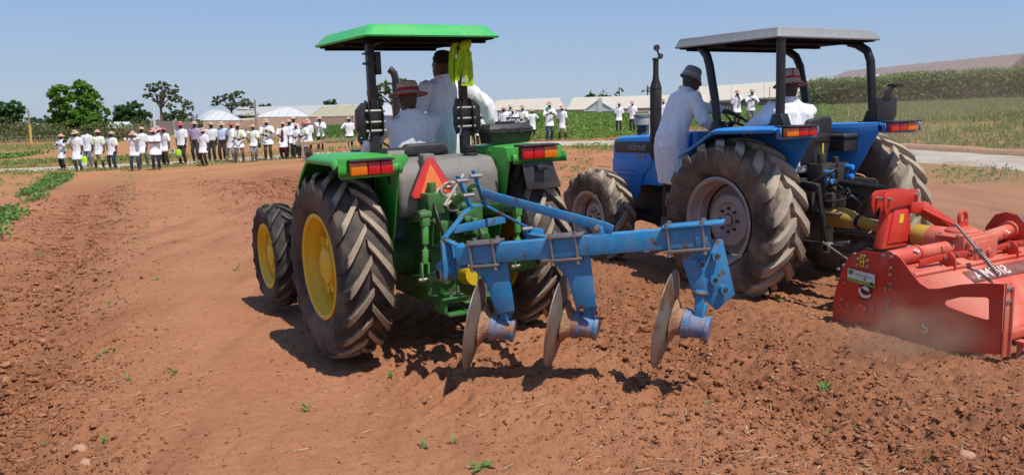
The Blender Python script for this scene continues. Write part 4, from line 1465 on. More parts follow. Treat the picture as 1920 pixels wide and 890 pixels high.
# headstock of flat bar
mb = PB()
tw = [(-.245, -1.08, 1.505), (-.135, -1.12, 1.54)]
mb.bar(tw[0], (-.165, -1.10, 1.27), .016, .07, up=(0, 1, 0))
mb.bar(tw[1], (-.055, -1.13, 1.28), .016, .055, up=(0, 1, 0))
mb.bar((-.165, -1.10, 1.275), (-.055, -1.13, 1.275), .05, .014)
mb.bar((-.165, -1.10, 1.275), (-.425, -1.17, 1.07), .016, .055, up=(0, 1, 0))
mb.bar((-.425, -1.17, 1.07), (-.375, -1.29, 1.03), .05, .016)
mb.bar((-.055, -1.13, 1.275), (.30, -1.10, 1.08), .016, .055, up=(0, 1, 0))
mb.bar((.30, -1.10, 1.085), (.315, -1.10, 1.0), .016, .055, up=(0, 1, 0))
mb.bar((.33, -1.10, 1.02), (.45, -1.10, 1.0), .07, .09)
mb.bar((-.34, -1.16, 1.125), (.115, -1.13, 1.155), .012, .06)
mb.build('headstock', M_BLUEP, DP, bevel=.003)
for p in ((-.235, -1.11, 1.47), (-.14, -1.15, 1.50), (-.19, -1.12, 1.36), (.30, -1.13, 1.06)):
    PB().cyl(Vector(p) - Vector((.04, 0, 0)), Vector(p) + Vector((.05, 0, 0)), .016, n=8).build('headstock_pin', M_BOLT, DP)
mb = PB()
s0, s1 = Vector((-.075, -1.15, 1.365)), bp_(.60, .02, .12)
mb.bar(s0, s1, .02, .065)
mb.bar(s1 - (s1 - s0).normalized() * .02 + bs * .0, bp_(.60, .02, .03), .05, .03, up=bd)
mb.bar(s1, s1 + (s1 - s0).normalized() * .07 + Vector((0, 0, -.012)), .018, .07)
mb.build('stay_bar', M_BLUEP, DP, bevel=.003)
bt = PB()
bt.cyl(s1 - bs * .03 - bd * .04, s1 + bs * .03 - bd * .04, .017, n=8)
bt.build('stay_bolt', M_BOLT, DP)
discs = [((-.255, -1.32, .44), 10, .34), ((.19, -1.74, .48), 16, .34), ((.66, -2.36, .545), 23, .34)]
att = [.115, .445, .90]
M_DISC = mat('worn_disc_steel', (.23, .215, .20), .45, .5, dust=.75, dustcol=(.34, .215, .14), dscale=6, col2=(.17, .095, .055), c2scale=5, c2lo=.5, c2hi=.62)
M_HUBP = mat('dirty_blue_hub_paint', (.02, .17, .38), .55, dust=.85, dustcol=(.36, .20, .12), dscale=11, col2=(.20, .08, .035), c2scale=9, c2lo=.5, c2hi=.58, bump=.3, bscale=50)
M_CAKE = mat('caked_soil', (.40, .225, .135), .95, bump=.9, bscale=28, var=.3, spec=.1)
for i, ((dx, dy, dz), ang, dr) in enumerate(discs):
    t = att[i]
    c = Vector((dx, dy, dz))
    # clamp
    tp = PB()
    lx = .15 if i == 2 else .115
    tp.bar(bp_(t, 0, .079) - bd * lx, bp_(t, 0, .079) + bd * (lx + (.10 if i == 2 else .02)), .155, .018, up=bu)
    if i == 2:
        tp.bar(bp_(t, 0, .0) + bd * .06, bp_(t, 0, .0) + bd * .14, .12, .13, up=bu)
    o = tp.build('clamp_top', M_BLUEP if i == 2 else M_STEEL, DP, bevel=.004)
    lp = PB()
    lp.bar(bp_(t, 0, -.079) - bd * lx, bp_(t, 0, -.079) + bd * lx, .155, .018, up=bu)
    lp.build('clamp_bottom', M_STEEL, o, bevel=.004)
    for e in (-.95, .95):
        for sd in (-1, 1):
            ub = PB()
            q = bp_(t, sd * .062, 0) + bd * lx * .8 * e
            ub.cyl(q - bu * .115, q + bu * .10, .009, n=8)
            ub.cyl(q + bu * .088, q + bu * .106, .017, n=6)
            ub.cyl(q - bu * .115, q - bu * .092, .017, n=6)
            ub.build('clamp_bolt', M_STEEL, o)
    # world-aligned disc axis in tractor frame
    nw = Vector((math.cos(rad(ang)), -math.sin(rad(ang)), -.15)).normalized()
    n_ = (FR['g'].to_3x3().inverted() @ nw).normalized()
    hubp = c + n_ * .20
    # standard
    sd_ = PB()
    top = bp_(t, .0, -.07)
    if i < 2:
        sd_.bar(top - bd * .06, hubp + Vector((.02, 0, .23)), .05, .10, up=bd, w2=.05, h2=.07)
        sd_.prism([(-.04, 0), (.16, .0), (.20, -.36), (.06, -.38)], lambda a, b, tt: (top + bd * (a + .0) + Vector((0, 0, b)) + bs * tt), -.012, .012)
    else:
        sd_.prism([(-.10, .05), (.21, .04), (.30, -.34), (.17, -.44), (.04, -.32), (-.03, -.17)], lambda a, b, tt: (top + Vector((.86, -.35, 0)).normalized() * (a + .03) + Vector((0, 0, b)) + Vector((-.35, -.86, 0)) * tt), -.012, .012)
        sd_.bar(top + Vector((.02, -.0, -.08)), hubp + Vector((.03, 0, .2)), .05, .10, up=bd)
    sd_.bar(hubp + Vector((.02, 0, .25)), hubp + Vector((.0, 0, .06)), .065, .06, up=bd)
    sd_.bar(hubp + Vector((.05, 0, .15)), hubp + Vector((-.0, 0, .0)), .09, .05, up=bd)
    so = sd_.build('standard', M_BLUEP, DP, bevel=.006)
    cr = PB()
    cr.tube([hubp + Vector((.015, 0, .24)), hubp + Vector((.013, 0, .222))], .055, 12)
    cr.build('standard_collar', M_STEEL, so, bevel=.004)
    if i == 2:
        e0, e1 = Vector((.86, -.35, 0)).normalized(), Vector((-.35, -.86, 0))
        for a, b in ((.05, -.11), (.15, -.06), (.14, -.22), (.21, -.29)):
            q = top + e0 * (a + .03) + Vector((0, 0, b))
            pp = PB()
            pp.tube([q, q + e1 * .06], .026, 12)
            pp.tube([q + e1 * .045, q + e1 * .065], .032, 12)
            pp.build('bolt_sleeve', M_BLUEP, so)
            PB().tube([q + e1 * .06, q + e1 * .069], .017, 8).build('sleeve_hole', M_DARKM, so)
    else:
        pp = PB()
        q = hubp + Vector((.04, 0, .08))
        e1 = (bs * 1.0 - bd * .3).normalized()
        pp.cyl(q + e1 * -.06, q + e1 * .052, .013, n=10)
        pp.build('standard_hole', M_DARKM, so)
    # disc: spherical cap, axis n_, convex towards +n_
    Q = n_.to_track_quat('X', 'Z').to_matrix().to_4x4()
    Mx = Matrix.Translation(c - PO) @ Q
    ds = MB()
    cap = [(.05 * (1 - (r / dr) ** 2) - .02, r) for r in np.linspace(0.0, dr, 9)]
    prof = cap + [(x - .007, r) for x, r in reversed(cap)]
    ds.lathe(prof, Mx, 48)
    do = ds.build('disc', M_DISC, DP, smooth=50)
    hb = MB()
    hb.lathe([(.0, 0), (.03, .15), (.045, .135), (.06, .10), (.10, .085), (.15, .075), (.17, .0)], Mx, 24)
    for v in hb.v:
        w_n = .03 * (float(vnoise(np.array([v.x * 16 + i]), np.array([v.z * 16]), 5)[0]) - .4)
        v += (v - (c - PO)).normalized() * w_n
    hb.build('caked_soil', M_CAKE, do, smooth=60)
    hh = MB()
    hh.lathe([(.10, .105), (.14, .10), (.15, .085), (.245, .075), (.25, .085), (.275, .085), (.28, .06), (.28, 0)], Mx, 24)
    hh.build('disc_hub', M_HUBP, do, smooth=40)
# scraps of the rear lower frame

# ================================================================ BLUE TRACTOR
BT = empty('blue_tractor', FR['b'], 'blue tractor with grey canopy and dusty silver wheels pulling the red tiller', 'tractor')
RUB_B = rubber('blue_tractor_rubber', .765, (.40, .33, .245), (.050, .040, .034), .7)
RUB_BF = rubber('blue_tractor_front_rubber', .58, (.36, .29, .21), (.050, .040, .033), .7)
for s in (-1, 1):
    wheel(BT, 'rear_wheel', (-.765 if s < 0 else 1.06, 0, .765), .80, .49, .43, 18, .115, .056, .34, 'disc', s, RUB_B, M_RIMG, rot=.1)
for s in (-1, 1):
    wheel(BT, 'front_wheel', (-.775 if s < 0 else 1.0, 2.23, .565), .60, .34, .335, 16, .085, .045, .34, 'disc', s, RUB_BF, M_RIMG, rot=.2)
mb = MB()
mb.box((-.17, -.35, .50), (.17, 1.3, 1.02))
mb.box((-.24, -.40, .46), (.24, .2, 1.16))
mb.lathe([(-.62, .10), (-.62, .14), (-.30, .15), (-.24, .21), (.24, .21), (.30, .15), (.95, .14), (.95, .10)], Matrix.Translation((0, 0, .755)), 24)
mb.box((-.15, 1.25, .58), (.15, 2.5, .95))
mb.box((-.30, .55, .50), (.30, 1.45, .62))
mb.build('transmission', M_DARKM, BT, bevel=.015)
mb = MB()
mb.bar((-.66, 2.23, .56), (.66, 2.23, .56), .14, .15)
for x in (-.66, .66):
    mb.cyl((x, 2.23, .40), (x, 2.23, .70), .06)
mb.bar((-.2, 1.6, .5), (-.2, 2.6, .6), .08, .08)
mb.build('front_axle', M_DARKM, BT, bevel=.012)
# hood with side panels
hd = [(-.335, .0), (-.345, .30), (-.345, .50), (-.325, .575), (-.27, .60), (.27, .60), (.325, .575), (.345, .50), (.345, .30), (.335, .0)]
mb = MB()
rings = []
for y, z0, zs, sx in ((1.10, .98, 1.03, 1), (1.80, .965, .99, 1), (2.36, .93, 1.0, .99), (2.46, .93, .975, .965), (2.50, .94, .92, .92)):
    rings.append([Vector((x * sx, y, z0 + zz * zs)) for x, zz in hd])
mb.loft(rings)
hood = mb.build('hood', M_BLUEC, BT, smooth=35)
for s in (-1, 1):
    mb = MB().prism([(2.47, 1.22), (2.475, .93), (2.36, .89), (2.30, .80), (1.98, .78), (1.90, 1.0), (1.86, 1.10), (1.72, 1.20), (1.72, 1.28), (2.47, 1.25)],
                    lambda y, z, t: (t, y, z), s * .338, s * .356)
    sp = mb.build('side_panel', M_BLUEC, hood, bevel=.006)
    for z in (1.12, 1.06, .92):
        MB().box((s * .354, 2.02 if z > 1 else 2.06, z), (s * .359, 2.38, z + .006)).build('panel_groove', M_DARKM, hood)
    mb = MB().prism([(2.42, 1.335), (2.44, 1.465), (1.62, 1.48), (1.62, 1.345)], lambda y, z, t: (t, y, z), s * .344, s * .352)
    mb.build('hood_stripe', M_BLACK, hood, bevel=.001)
M_LETT = mat('silver_lettering', (.52, .52, .50), .4)
for body, size, y, z, bold in (('landini', .118, 2.005, 1.408, .0022), ('7865', .082, 1.92, 1.296, .003)):
    vs, fs = text_mesh(body, size, .0015, True, 1.12, bold)
    mb = MB()
    # left flank: reads towards the front of the machine, laterally reversed as in the photograph
    mb.add([(-.3545, y - v.x, z + v.y) for v in vs], fs)
    mb.build('lettering', M_LETT, hood, smooth=0, fixn=True)
# front grille
MB().box((-.28, 2.49, .98), (.28, 2.515, 1.42)).build('grille', M_BLACK, hood, bevel=.01)
# exhaust stack
mb = MB()
X0, Y0 = -.375, 1.62
mb.tube([(X0 + .15, Y0, 1.2), (X0 + .02, Y0, 1.28), (X0, Y0, 1.34), (X0, Y0, 1.42)], .035, 12)
mb.tube([(X0, Y0, 1.28), (X0, Y0, 1.32), (X0, Y0, 2.10), (X0, Y0, 2.20), (X0, Y0, 2.24)], [.045, .067, .067, .036, .034], 20)
mb.tube([(X0, Y0, 2.22), (X0, Y0, 2.42)], .032, 14)
for z in (1.55, 1.85, 2.08):
    mb.tube([(X0, Y0, z), (X0, Y0, z + .008)], .0695, 20)
ex = mb.build('exhaust_stack', mat('exhaust_black', (.028, .026, .026), .5, .4, dust=.4, dustcol=(.12, .085, .065), dscale=6), BT, smooth=40)
mb = MB()
mb.tube([(X0, Y0, 2.41), (X0, Y0, 2.43)], .041, 14)
mb.tube([(X0 + .05, Y0 - .01, 2.43), (X0 + .07, Y0 - .01, 2.47)], .028, 10)
mb.bar((X0 + .05, Y0, 2.45), (X0 + .012, Y0, 2.54), .012, .02)
mb.tube([(X0 + .012, Y0 - .016, 2.545), (X0 + .012, Y0 + .016, 2.545)], .034, 16)
mb.build('rain_flap', M_DARKM, ex, smooth=40)
# pre-cleaner bowl
mb = MB()
mb.tube([(.0, 2.33, 1.50), (.0, 2.33, 1.53), (0, 2.33, 1.58)], [.085, .06, .055], 20)
mb.tube([(.0, 2.33, 1.58), (0, 2.33, 1.66)], .062, 20)
pc = mb.build('precleaner_neck', M_DARKM, BT, smooth=40)
MB().tube([(0, 2.33, 1.655), (0, 2.33, 1.665), (0, 2.33, 1.755)], [.085, .098, .098], 24).build('precleaner_bowl', mat('cream_plastic', (.47, .42, .34), .5, dust=.3), pc, smooth=40)
MB().tube([(0, 2.33, 1.757), (0, 2.33, 1.785), (0, 2.33, 1.80)], [.105, .105, .07], 24).build('precleaner_cap', M_GREY, pc, smooth=40)
MB().box((.10, 2.31, 1.5), (.115, 2.34, 1.83)).build('marker_strip', M_WHITE, pc)
MB().box((-.30, 1.0, 1.0), (.30, 1.2, 1.60)).build('dashboard', M_BLUEC, BT, bevel=.02)
mb = MB().box((-.66, .25, .60), (.66, 1.15, .63))
for z in (.40, .60):
    mb.box((-.80, .80, z - .02), (-.60, 1.10, z))
mb.bar((-.78, .95, .4), (-.64, .95, .62), .03, .02)
mb.build('step_plate', M_BLACK, BT, bevel=.004)
MB().box((-.62, .62, .62), (-.28, 1.2, 1.0)).build('fuel_tank', M_DARKM, BT, bevel=.03)
mb = MB().box((-.53, .32, 1.36), (-.505, .58, 1.60))
mb.build('rear_step_guard', mat('rusty_red_panel', (.14, .05, .04), .6, dust=.4), BT, bevel=.004)
# steering wheel
st = MB()
c, ax = Vector((-.05, .74, 1.70)), Vector((.0, -.5, .86)).normalized()
u = ax.orthogonal().normalized()
w_ = ax.cross(u)
st.tube([c + (u * math.cos(a) + w_ * math.sin(a)) * .21 for a in np.linspace(0, 2 * math.pi, 33)], .016, 8, caps=False)
for a in (.5, 2.6, 4.7):
    st.cyl(c, c + (u * math.cos(a) + w_ * math.sin(a)) * .2, .012, n=6)
st.cyl(c, c - ax * .3, .03, n=10)
st.build('steering_wheel', M_PLASTIC, BT)
# fenders
M_BLUEF = mat('fender_blue_paint', (.012, .225, .62), .32, dust=.2, dustcol=(.32, .27, .23), dscale=3, var=.06)
for s in (-1, 1):
    path = [(.55, 1.40), (.27, 1.545), (.08, 1.655), (-.70, 1.675), (-.735, 1.66), (-.74, 1.585)]
    f = fender(BT, M_BLUEF, s, .47, .985, path, lip=.05)
    mb = MB()
    mb.prism([(.62, .60), (.62, 1.30), (.27, 1.53), (.08, 1.64), (-.68, 1.66), (-.70, 1.58), (-.42, 1.12), (-.22, .80), (-.1, .62)], lambda y, z, t: (t, y, z), s * .462, s * .475)
    mb.prism([(.1, 1.62), (-.55, 1.64), (-.40, 1.32), (.08, 1.25)], lambda y, z, t: (t, y, z), s * .462, s * .454)
    mb.build('fender_panel', M_BLUEF, f, bevel=.004)
    mb = MB().prism([(s * .46, 1.665), (s * .985, 1.665), (s * .985, 1.575), (s * .90, 1.565), (s * .46, 1.575)], lambda x, z, t: (x, t, z), -.736, -.75)
    mb.build('fender_skirt', M_BLUEF, f, bevel=.004)
    if s < 0:
        tail_light(BT, -.93, -.535, -.755, 1.592, 1.668, True)
    else:
        tail_light(BT, .50, .93, -.755, 1.592, 1.668, False)
# posts and canopy
for x, y, xt, yt, yb in ((-.65, -.47, -.65, -.40, 1.67), (.65, -.50, .62, -.30, 1.67), (-.65, .32, -.65, .60, 1.60), (.65, .30, .62, .62, 1.60)):
    mb = MB()
    up = 2.36 if y < 0 else 2.30
    if x < 0 and y < 0:
        mb.tube([(x, y, yb), (x, y, 2.0), (x, y + .01, 2.47)], .043, 14)
    else:
        mb.tube([(x, y, yb), (x, y + (.06 if y > 0 else .03), 1.95), (x, y + (.14 if y > 0 else .06), 2.28), (x - (.02 if x > 0 else 0), y + (.18 if y > 0 else .09), 2.38),
                 (xt, yt - (.03 if y > 0 else -.0), 2.45), (xt - (.06 if x > 0 else -.06), yt + .06, 2.475)], .043, 14)
    o = mb.build('canopy_post', M_BLACK, BT, smooth=50)
    mb = MB().prism([(-.10, 0), (-.05, .12), (.05, .12), (.10, 0)], lambda yy, z, t: (t, y + yy, yb + z), x - .05, x + .05)
    mb.box((x - .09, y - .12, yb - .004), (x + .09, y + .12, yb + .016))
    mb.build('post_foot', M_BLACK, o, bevel=.006)
M_CANW = mat('grey_canopy_paint', (.25, .255, .26), .55, dust=.15, dustcol=(.33, .31, .28), dscale=3)
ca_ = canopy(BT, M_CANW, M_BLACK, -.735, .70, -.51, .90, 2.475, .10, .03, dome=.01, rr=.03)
# seat
mb = MB().box((-.26, -.30, 1.22), (.20, .22, 1.32))
o = mb.build('seat', M_PLASTIC, BT, bevel=.03, seg=3)
mb = MB().prism([(-.25, 1.28), (-.245, 1.62), (-.19, 1.725), (.05, 1.755), (.12, 1.74), (.14, 1.66), (.14, 1.28)], lambda x, z, t: (x, t - (z - 1.28) * .12, z), -.38, -.31)
mb.build('backrest', M_PLASTIC, o, bevel=.025, seg=3)
mb = MB().box((-.08, -.40, 1.04), (.10, -.22, 1.56))
mb.box((-.10, -.42, 1.50), (.12, -.24, 1.60))
sc_ = mb.build('seat_pedestal', M_PLASTIC, BT, bevel=.02)
MB().box((.02, -.407, 1.36), (.04, -.4005, 1.49)).build('warning_sticker', mat('yellow_sticker', (.65, .52, .03), .5), sc_)
# black box on the inner right fender
mb = MB()
mb.loft([[Vector(p) for p in ((.26, -.47, z), (.455, -.47, z), (.455, -.10, z), (.26, -.10, z))] for z in (1.40, 1.53)])
mb.loft([[Vector((.355 + a * (.115 + i), -.285 + b * (.20 + i), z)) for a, b in ((-1, -1), (1, -1), (1, 1), (-1, 1))] for z, i in ((1.53, .0), (1.56, .0), (1.575, -.02))])
bx_ = mb.build('battery_box', M_PLASTIC, BT, bevel=.008)
MB().box((.33, -.36, 1.576), (.38, -.20, 1.592)).build('box_handle', M_PLASTIC, bx_, bevel=.005)
# black folded bracket on the right fender
mb = MB()
mb.prism([(.56, 1.685), (.80, 1.685), (.84, 1.74), (.84, 1.915), (.54, 1.915), (.54, 1.73)], lambda x, z, t: (x, t, z), -.62, -.61)
mb.prism([(.62, 1.90), (.64, 1.98), (.72, 2.03), (.79, 2.02), (.74, 1.97), (.74, 1.90)], lambda x, z, t: (x, t, z), -.635, -.622)
mb.box((.74, -.66, 2.015), (.88, -.58, 2.045))
mb.build('implement_bracket', M_BLACK, BT, bevel=.004)
# rear hydraulics and linkage
mb = MB()
mb.box((-.16, -.56, .98), (.06, -.38, 1.30))
mb.box((.04, -.58, 1.08), (.20, -.42, 1.30))
mb.box((-.22, -.50, .84), (.22, -.38, 1.05))
mb.cyl((-.1, -.5, 1.28), (-.1, -.5, 1.40), .04, n=12)
mb.cyl((.10, -.5, 1.28), (.10, -.5, 1.36), .03, n=12)
mb.box((-.10, -.64, .88), (.10, -.5, .99))
for i in range(9):
    a, z = random.uniform(-.15, .17), random.uniform(.9, 1.25)
    mb.cyl((a, -.52, z), (a, -.63, z + random.uniform(-.03, .03)), random.uniform(.014, .03), n=8)
mb.build('hydraulic_valves', M_DARKM, BT, bevel=.008)
for x, z in ((-.13, 1.22), (-.13, 1.14), (.16, 1.26), (.16, 1.17)):
    MB().cyl((x, -.57, z), (x, -.66, z), .027, n=12).build('coupling_cap', M_BLUEC, BT, bevel=.004)
for a, b_, c_ in (((-.1, -.6, 1.2), (-.3, -.75, 1.2), (-.24, -.6, .95)), ((.1, -.6, 1.1), (.0, -.9, .95), (-.15, -.6, .95)), ((.0, -.6, 1.25), (-.2, -.8, 1.3), (-.3, -.5, 1.1)), ((.16, -.6, 1.0), (.25, -.8, .9), (.3, -.5, .8))):
    MB().tube([Vector(a).lerp(Vector(b_), t).lerp(Vector(b_).lerp(Vector(c_), t), t) for t in np.linspace(0, 1, 9)], .013, 7).build('hydraulic_hose', M_BLACK, BT, smooth=60)
for x in (-.40, .42):
    mb = MB()
    mb.bar((x * .6, -.20, 1.12), (x, -.72, 1.10), .05, .08)
    mb.build('lift_arm', M_DARKM, BT, bevel=.01)
    mb = MB()
    mb.tube([(x, -.72, 1.12), (x, -.82, .60)], .022, 10)
    mb.bar((x, -.77, .86), (x, -.82, .58), .04, .05, up=(0, 1, 0))
    mb.build('lift_rod', M_BLACK, BT)
    mb = MB()
    mb.bar((x * .8, -.10, .54), (x, -.82, .56), .03, .08)
    mb.bar((x, -.82, .56), (x * 1.05, -1.36, .58), .03, .07)
    o = mb.build('lower_link', M_DARKM, BT, bevel=.006)
    MB().lathe([(-.04, .03), (-.03, .05), (.03, .05), (.04, .03)], Matrix.Translation((x, -.85, .56)), 16).build('ball_end', M_STEEL, o)
mb = MB()
mb.tube([(.0, -.50, 1.13), (.0, -1.36, 1.08)], .02, 10)
mb.tube([(.0, -.66, 1.12), (.0, -1.12, 1.092)], .034, 12)
mb.build('top_link', M_BLACK, BT, smooth=50)
mb = MB()
mb.bar((-.30, -.50, .50), (-.30, -1.0, .62), .02, .03)
mb.bar((-.48, -.85, .62), (-.45, -1.2, .45), .016, .016)
mb.box((-.16, -.74, .83), (.12, -.48, .845))
mb.build('pto_shield', M_STEEL, BT, bevel=.003)
mb = MB()
for k in range(16):
    t = k / 15
    p = Vector((.06 + .02 * t, -.62 - .02 * t, 1.05 - .38 * t))
    if k % 2:
        mb.box(p - Vector((.012, .004, .018)), p + Vector((.012, .004, .018)))
    else:
        mb.box(p - Vector((.004, .012, .018)), p + Vector((.004, .012, .018)))
mb.build('check_chain', M_DARKM, BT)

# ================================================================ RED ROTARY TILLER
RO = Vector((0, -2.0, 0))
RT = empty('rotary_tiller', FR['b'] @ Matrix.Translation(RO), 'red rotary tiller behind the blue tractor, half cut by the right edge', 'tiller')
def RB():
    return MB(RO)
M_REDS = mat('faded_red_paint', (.58, .06, .034), .45, dust=.85, dustcol=(.52, .25, .16), dscale=3, var=.1)
for s in (-1, 1):
    out = [(-1.40, .0), (-1.405, .27), (-1.485, .55), (-1.56, .66), (-1.66, .70), (-1.965, .71), (-2.01, .685), (-2.10, .59), (-2.175, .52), (-2.245, .492), (-2.32, .505), (-2.49, .565), (-2.64, .60), (-2.795, .62), (-2.80, .12), (-2.3, .03)]
    if s > 0:
        out = [(-1.40, .0), (-1.41, .30), (-1.46, .55), (-1.50, .70), (-1.58, .82), (-1.68, .85), (-1.80, .83), (-1.95, .75), (-2.10, .60), (-2.245, .50), (-2.49, .565), (-2.795, .62), (-2.80, .12), (-2.3, .03)]
    hole = [(-2.375, .400), (-2.385, .425), (-2.50, .475), (-2.68, .505), (-2.70, .495), (-2.71, .36), (-2.70, .345), (-2.55, .36), (-2.40, .385)]
    # plate with a window: build the outline and cut by bridging
    bm = bmesh.new()
    def loop(poly, x):
        vs = [bm.verts.new((x, y - RO.y, z)) for y, z in poly]
        return [bm.edges.new((vs[i], vs[(i + 1) % len(vs)])) for i in range(len(vs))]
    es = loop(out, s * 1.0) + loop(hole, s * 1.0)
    bmesh.ops.triangle_fill(bm, edges=es, use_beauty=True, normal=(1, 0, 0))
    # drop faces that fell inside the window
    ret = bmesh.ops.extrude_face_region(bm, geom=list(bm.faces))
    for v in [g for g in ret['geom'] if isinstance(g, bmesh.types.BMVert)]:
        v.co.x -= s * .012
    bmesh.ops.recalc_face_normals(bm, faces=bm.faces)
    me = bpy.data.meshes.new('side_plate')
    bm.to_mesh(me)
    bm.free()
    me.materials.append(M_RED)
    sp_ = bpy.data.objects.new('side_plate', me)
    COL.objects.link(sp_)
    sp_.parent = RT
    if s < 0:
        SPL = sp_
    mb = RB()
    mb.box((s * 1.0, -2.805, .10), (s * .93, -2.82, .63))
    mb.box((s * .93, -2.80, .10), (s * .945, -2.84, .60))
    mb.build('rear_flange', M_REDS, RT, bevel=.003)
X1 = -1.012
bl = [(-1.60, .668), (-1.63, .63), (-1.72, .63), (-1.63, .58), (-1.72, .58), (-1.69, .66), (-1.86, .69), (-1.93, .688), (-1.93, .60), (-1.93, .55), (-1.94, .48), (-1.94, .44), (-1.90, .435),
      (-1.93, .34), (-1.93, .29), (-1.93, .25), (-1.88, .235), (-1.44, .43), (-1.52, .415), (-1.45, .52), (-1.50, .56), (-1.56, .24), (-1.50, .28), (-1.71, .48)]
for y, z in bl:
    RB().cyl((-1.0, y, z), (X1 - .008, y, z), .0125, n=8).build('bolt', M_BOLT, SPL)
for y, z in ((-2.785, .59), (-2.785, .50)):
    for x in (-.985, -.955):
        RB().cyl((x, -2.82, z), (x, -2.832, z), .011, n=8).build('bolt', M_BOLT, SPL)
mb = RB()
mb.cyl((-1.0, -1.70, .22), (-1.05, -1.70, .22), .055, n=18)
mb.prism([(-1.62, .31), (-1.80, .31), (-1.80, .12), (-1.62, .12)], lambda y, z, t: (t, y, z), -1.0, -1.016)
mb.build('bearing_housing', M_RED, SPL, bevel=.006)
st_ = RB().prism([(-1.545, .545), (-1.545, .445), (-1.80, .42), (-1.80, .53)], lambda y, z, t: (t, y, z), -1.0125, -1.0145).build('maker_sticker', mat('white_sticker', (.62, .62, .58), .5), SPL)
M_GSTK = mat('green_print', (.22, .36, .05), .5)
RB().prism([(-1.545, .47), (-1.545, .446), (-1.80, .421), (-1.80, .452)], lambda y, z, t: (t, y, z), -1.0148, -1.0152).build('sticker_band', M_GSTK, st_)
RB().prism([(-1.62, .512), (-1.62, .503), (-1.77, .492), (-1.77, .501)], lambda y, z, t: (t, y, z), -1.0148, -1.0152).build('sticker_band', M_GSTK, st_)
RB().prism([(-1.555, .535), (-1.555, .50), (-1.59, .497), (-1.605, .52), (-1.59, .535)], lambda y, z, t: (t, y, z), -1.0148, -1.0152).build('sticker_emblem', mat('dark_green_print', (.05, .22, .07), .5), st_)
RB().prism([(-1.755, .463), (-1.755, .44), (-1.795, .436), (-1.79, .46)], lambda y, z, t: (t, y, z), -1.0154, -1.0158).build('sticker_emblem', M_DARKM, st_)
RB().prism([(-1.655, .675), (-1.655, .575), (-1.695, .572), (-1.695, .675)], lambda y, z, t: (t, y, z), -1.0125, -1.0145).build('warning_sticker', mat('yellow_label', (.68, .50, .02), .5), SPL)
for z in (.643, .60):
    RB().prism([(-1.665, z - .014), (-1.685, z - .014), (-1.675, z + .016)], lambda y, zz, t: (t, y, zz), -1.0148, -1.0154).build('warning_symbol', M_BLACK, SPL)
# round emblem of two opposed swooshes
def swoosh(a0, a1, cy, cz, R0):
    o_, i_ = [], []
    for t in np.linspace(0, 1, 12):
        a = rad(a0 + (a1 - a0) * t)
        wd = .030 * math.sin(math.pi * min(1, t * .9 + .1)) ** .8
        o_.append((cy + R0 * math.cos(a), cz + R0 * math.sin(a)))
        i_.append((cy + (R0 - wd) * math.cos(a) + .008 * t, cz + (R0 - wd) * math.sin(a)))
    return o_ + i_[::-1]
cy, cz = -1.715, .385
RB().prism(swoosh(200, 20, cy, cz, .060), lambda y, z, t: (t, y, z), -1.0125, -1.0145).build('emblem', M_DARKM, SPL, smooth=0)
RB().prism(swoosh(20, -160, cy, cz, .060), lambda y, z, t: (t, y, z), -1.0125, -1.0145).build('emblem', M_WHITE, SPL, smooth=0)
RB().prism(swoosh(170, 40, cy, cz - .004, .040), lambda y, z, t: (t, y, z), -1.0149, -1.0153).build('emblem', M_WHITE, SPL, smooth=0)
RB().prism(swoosh(-10, -140, cy, cz + .004, .040), lambda y, z, t: (t, y, z), -1.0149, -1.0153).build('emblem', M_DARKM, SPL, smooth=0)
vs, fs = text_mesh('SICMA', .034, .0008, True, 1.1, .0012)
RB().add([(-1.0135, cy - v.x * 1.05, cz - .085 + v.y) for v in vs], fs).build('lettering', M_DARKM, SPL, smooth=0)
RB().prism([(-2.20, .18), (-2.20, .145), (-2.265, .14), (-2.265, .175)], lambda y, z, t: (t, y, z), -1.0125, -1.014).build('worn_sticker', M_REDS, SPL)
mb = RB()
s_curve = [(-2.23, .205), (-2.215, .195), (-2.215, .18), (-2.25, .17), (-2.255, .15), (-2.235, .14), (-2.21, .145)]
mb.tube([(-1.016, y - .01, z + .02) for y, z in s_curve], .008, 6)
mb.build('emblem', M_WHITE, SPL)
# rotor inside, deck, hood
mb = RB()
mb.cyl((-1.0, -1.72, .24), (1.0, -1.72, .24), .06, n=16)
for k in range(18):
    x = -.95 + k * .11
    for a0 in (0, 2.1, 4.2):
        a = a0 + k * .7
        p = Vector((x, -1.72 + .06 * math.cos(a), .24 + .06 * math.sin(a)))
        q = Vector((x, -1.72 + .23 * math.cos(a + .3), .24 + .23 * math.sin(a + .3)))
        mb.bar(p, q, .012, .05, up=(1, 0, 0))
        mb.bar(q, q + Vector((.06, 0, 0)), .012, .05)
mb.build('rotor', M_DARKM, RT)
mb = RB()
prof = [(-1.42, .36), (-1.50, .50), (-1.62, .575), (-1.98, .60), (-2.06, .565), (-2.10, .545)]
mb.loft([[Vector((x, y, z)) for y, z in prof] for x in (-.988, .988)], caps=False, closed=False)
dk = mb.build('deck', M_REDS, RT, smooth=30, solid=.01)
mb = RB()
prof2 = [(-2.09, .56), (-2.13, .535), (-2.26, .45), (-2.37, .34), (-2.46, .24), (-2.52, .17), (-2.58, .12)]
mb.loft([[Vector((x, y, z)) for y, z in prof2] for x in (-.975, .975)], caps=False, closed=False)
rh = mb.build('rear_hood', M_REDS, RT, smooth=50, solid=.008)
RB().cyl((-.97, -2.10, .565), (.97, -2.10, .565), .018, n=10).build('hinge_tube', M_REDS, rh)
RB().box((-.97, -2.76, .20), (.97, -2.80, .26)).build('rear_bar', M_REDS, rh, bevel=.004)
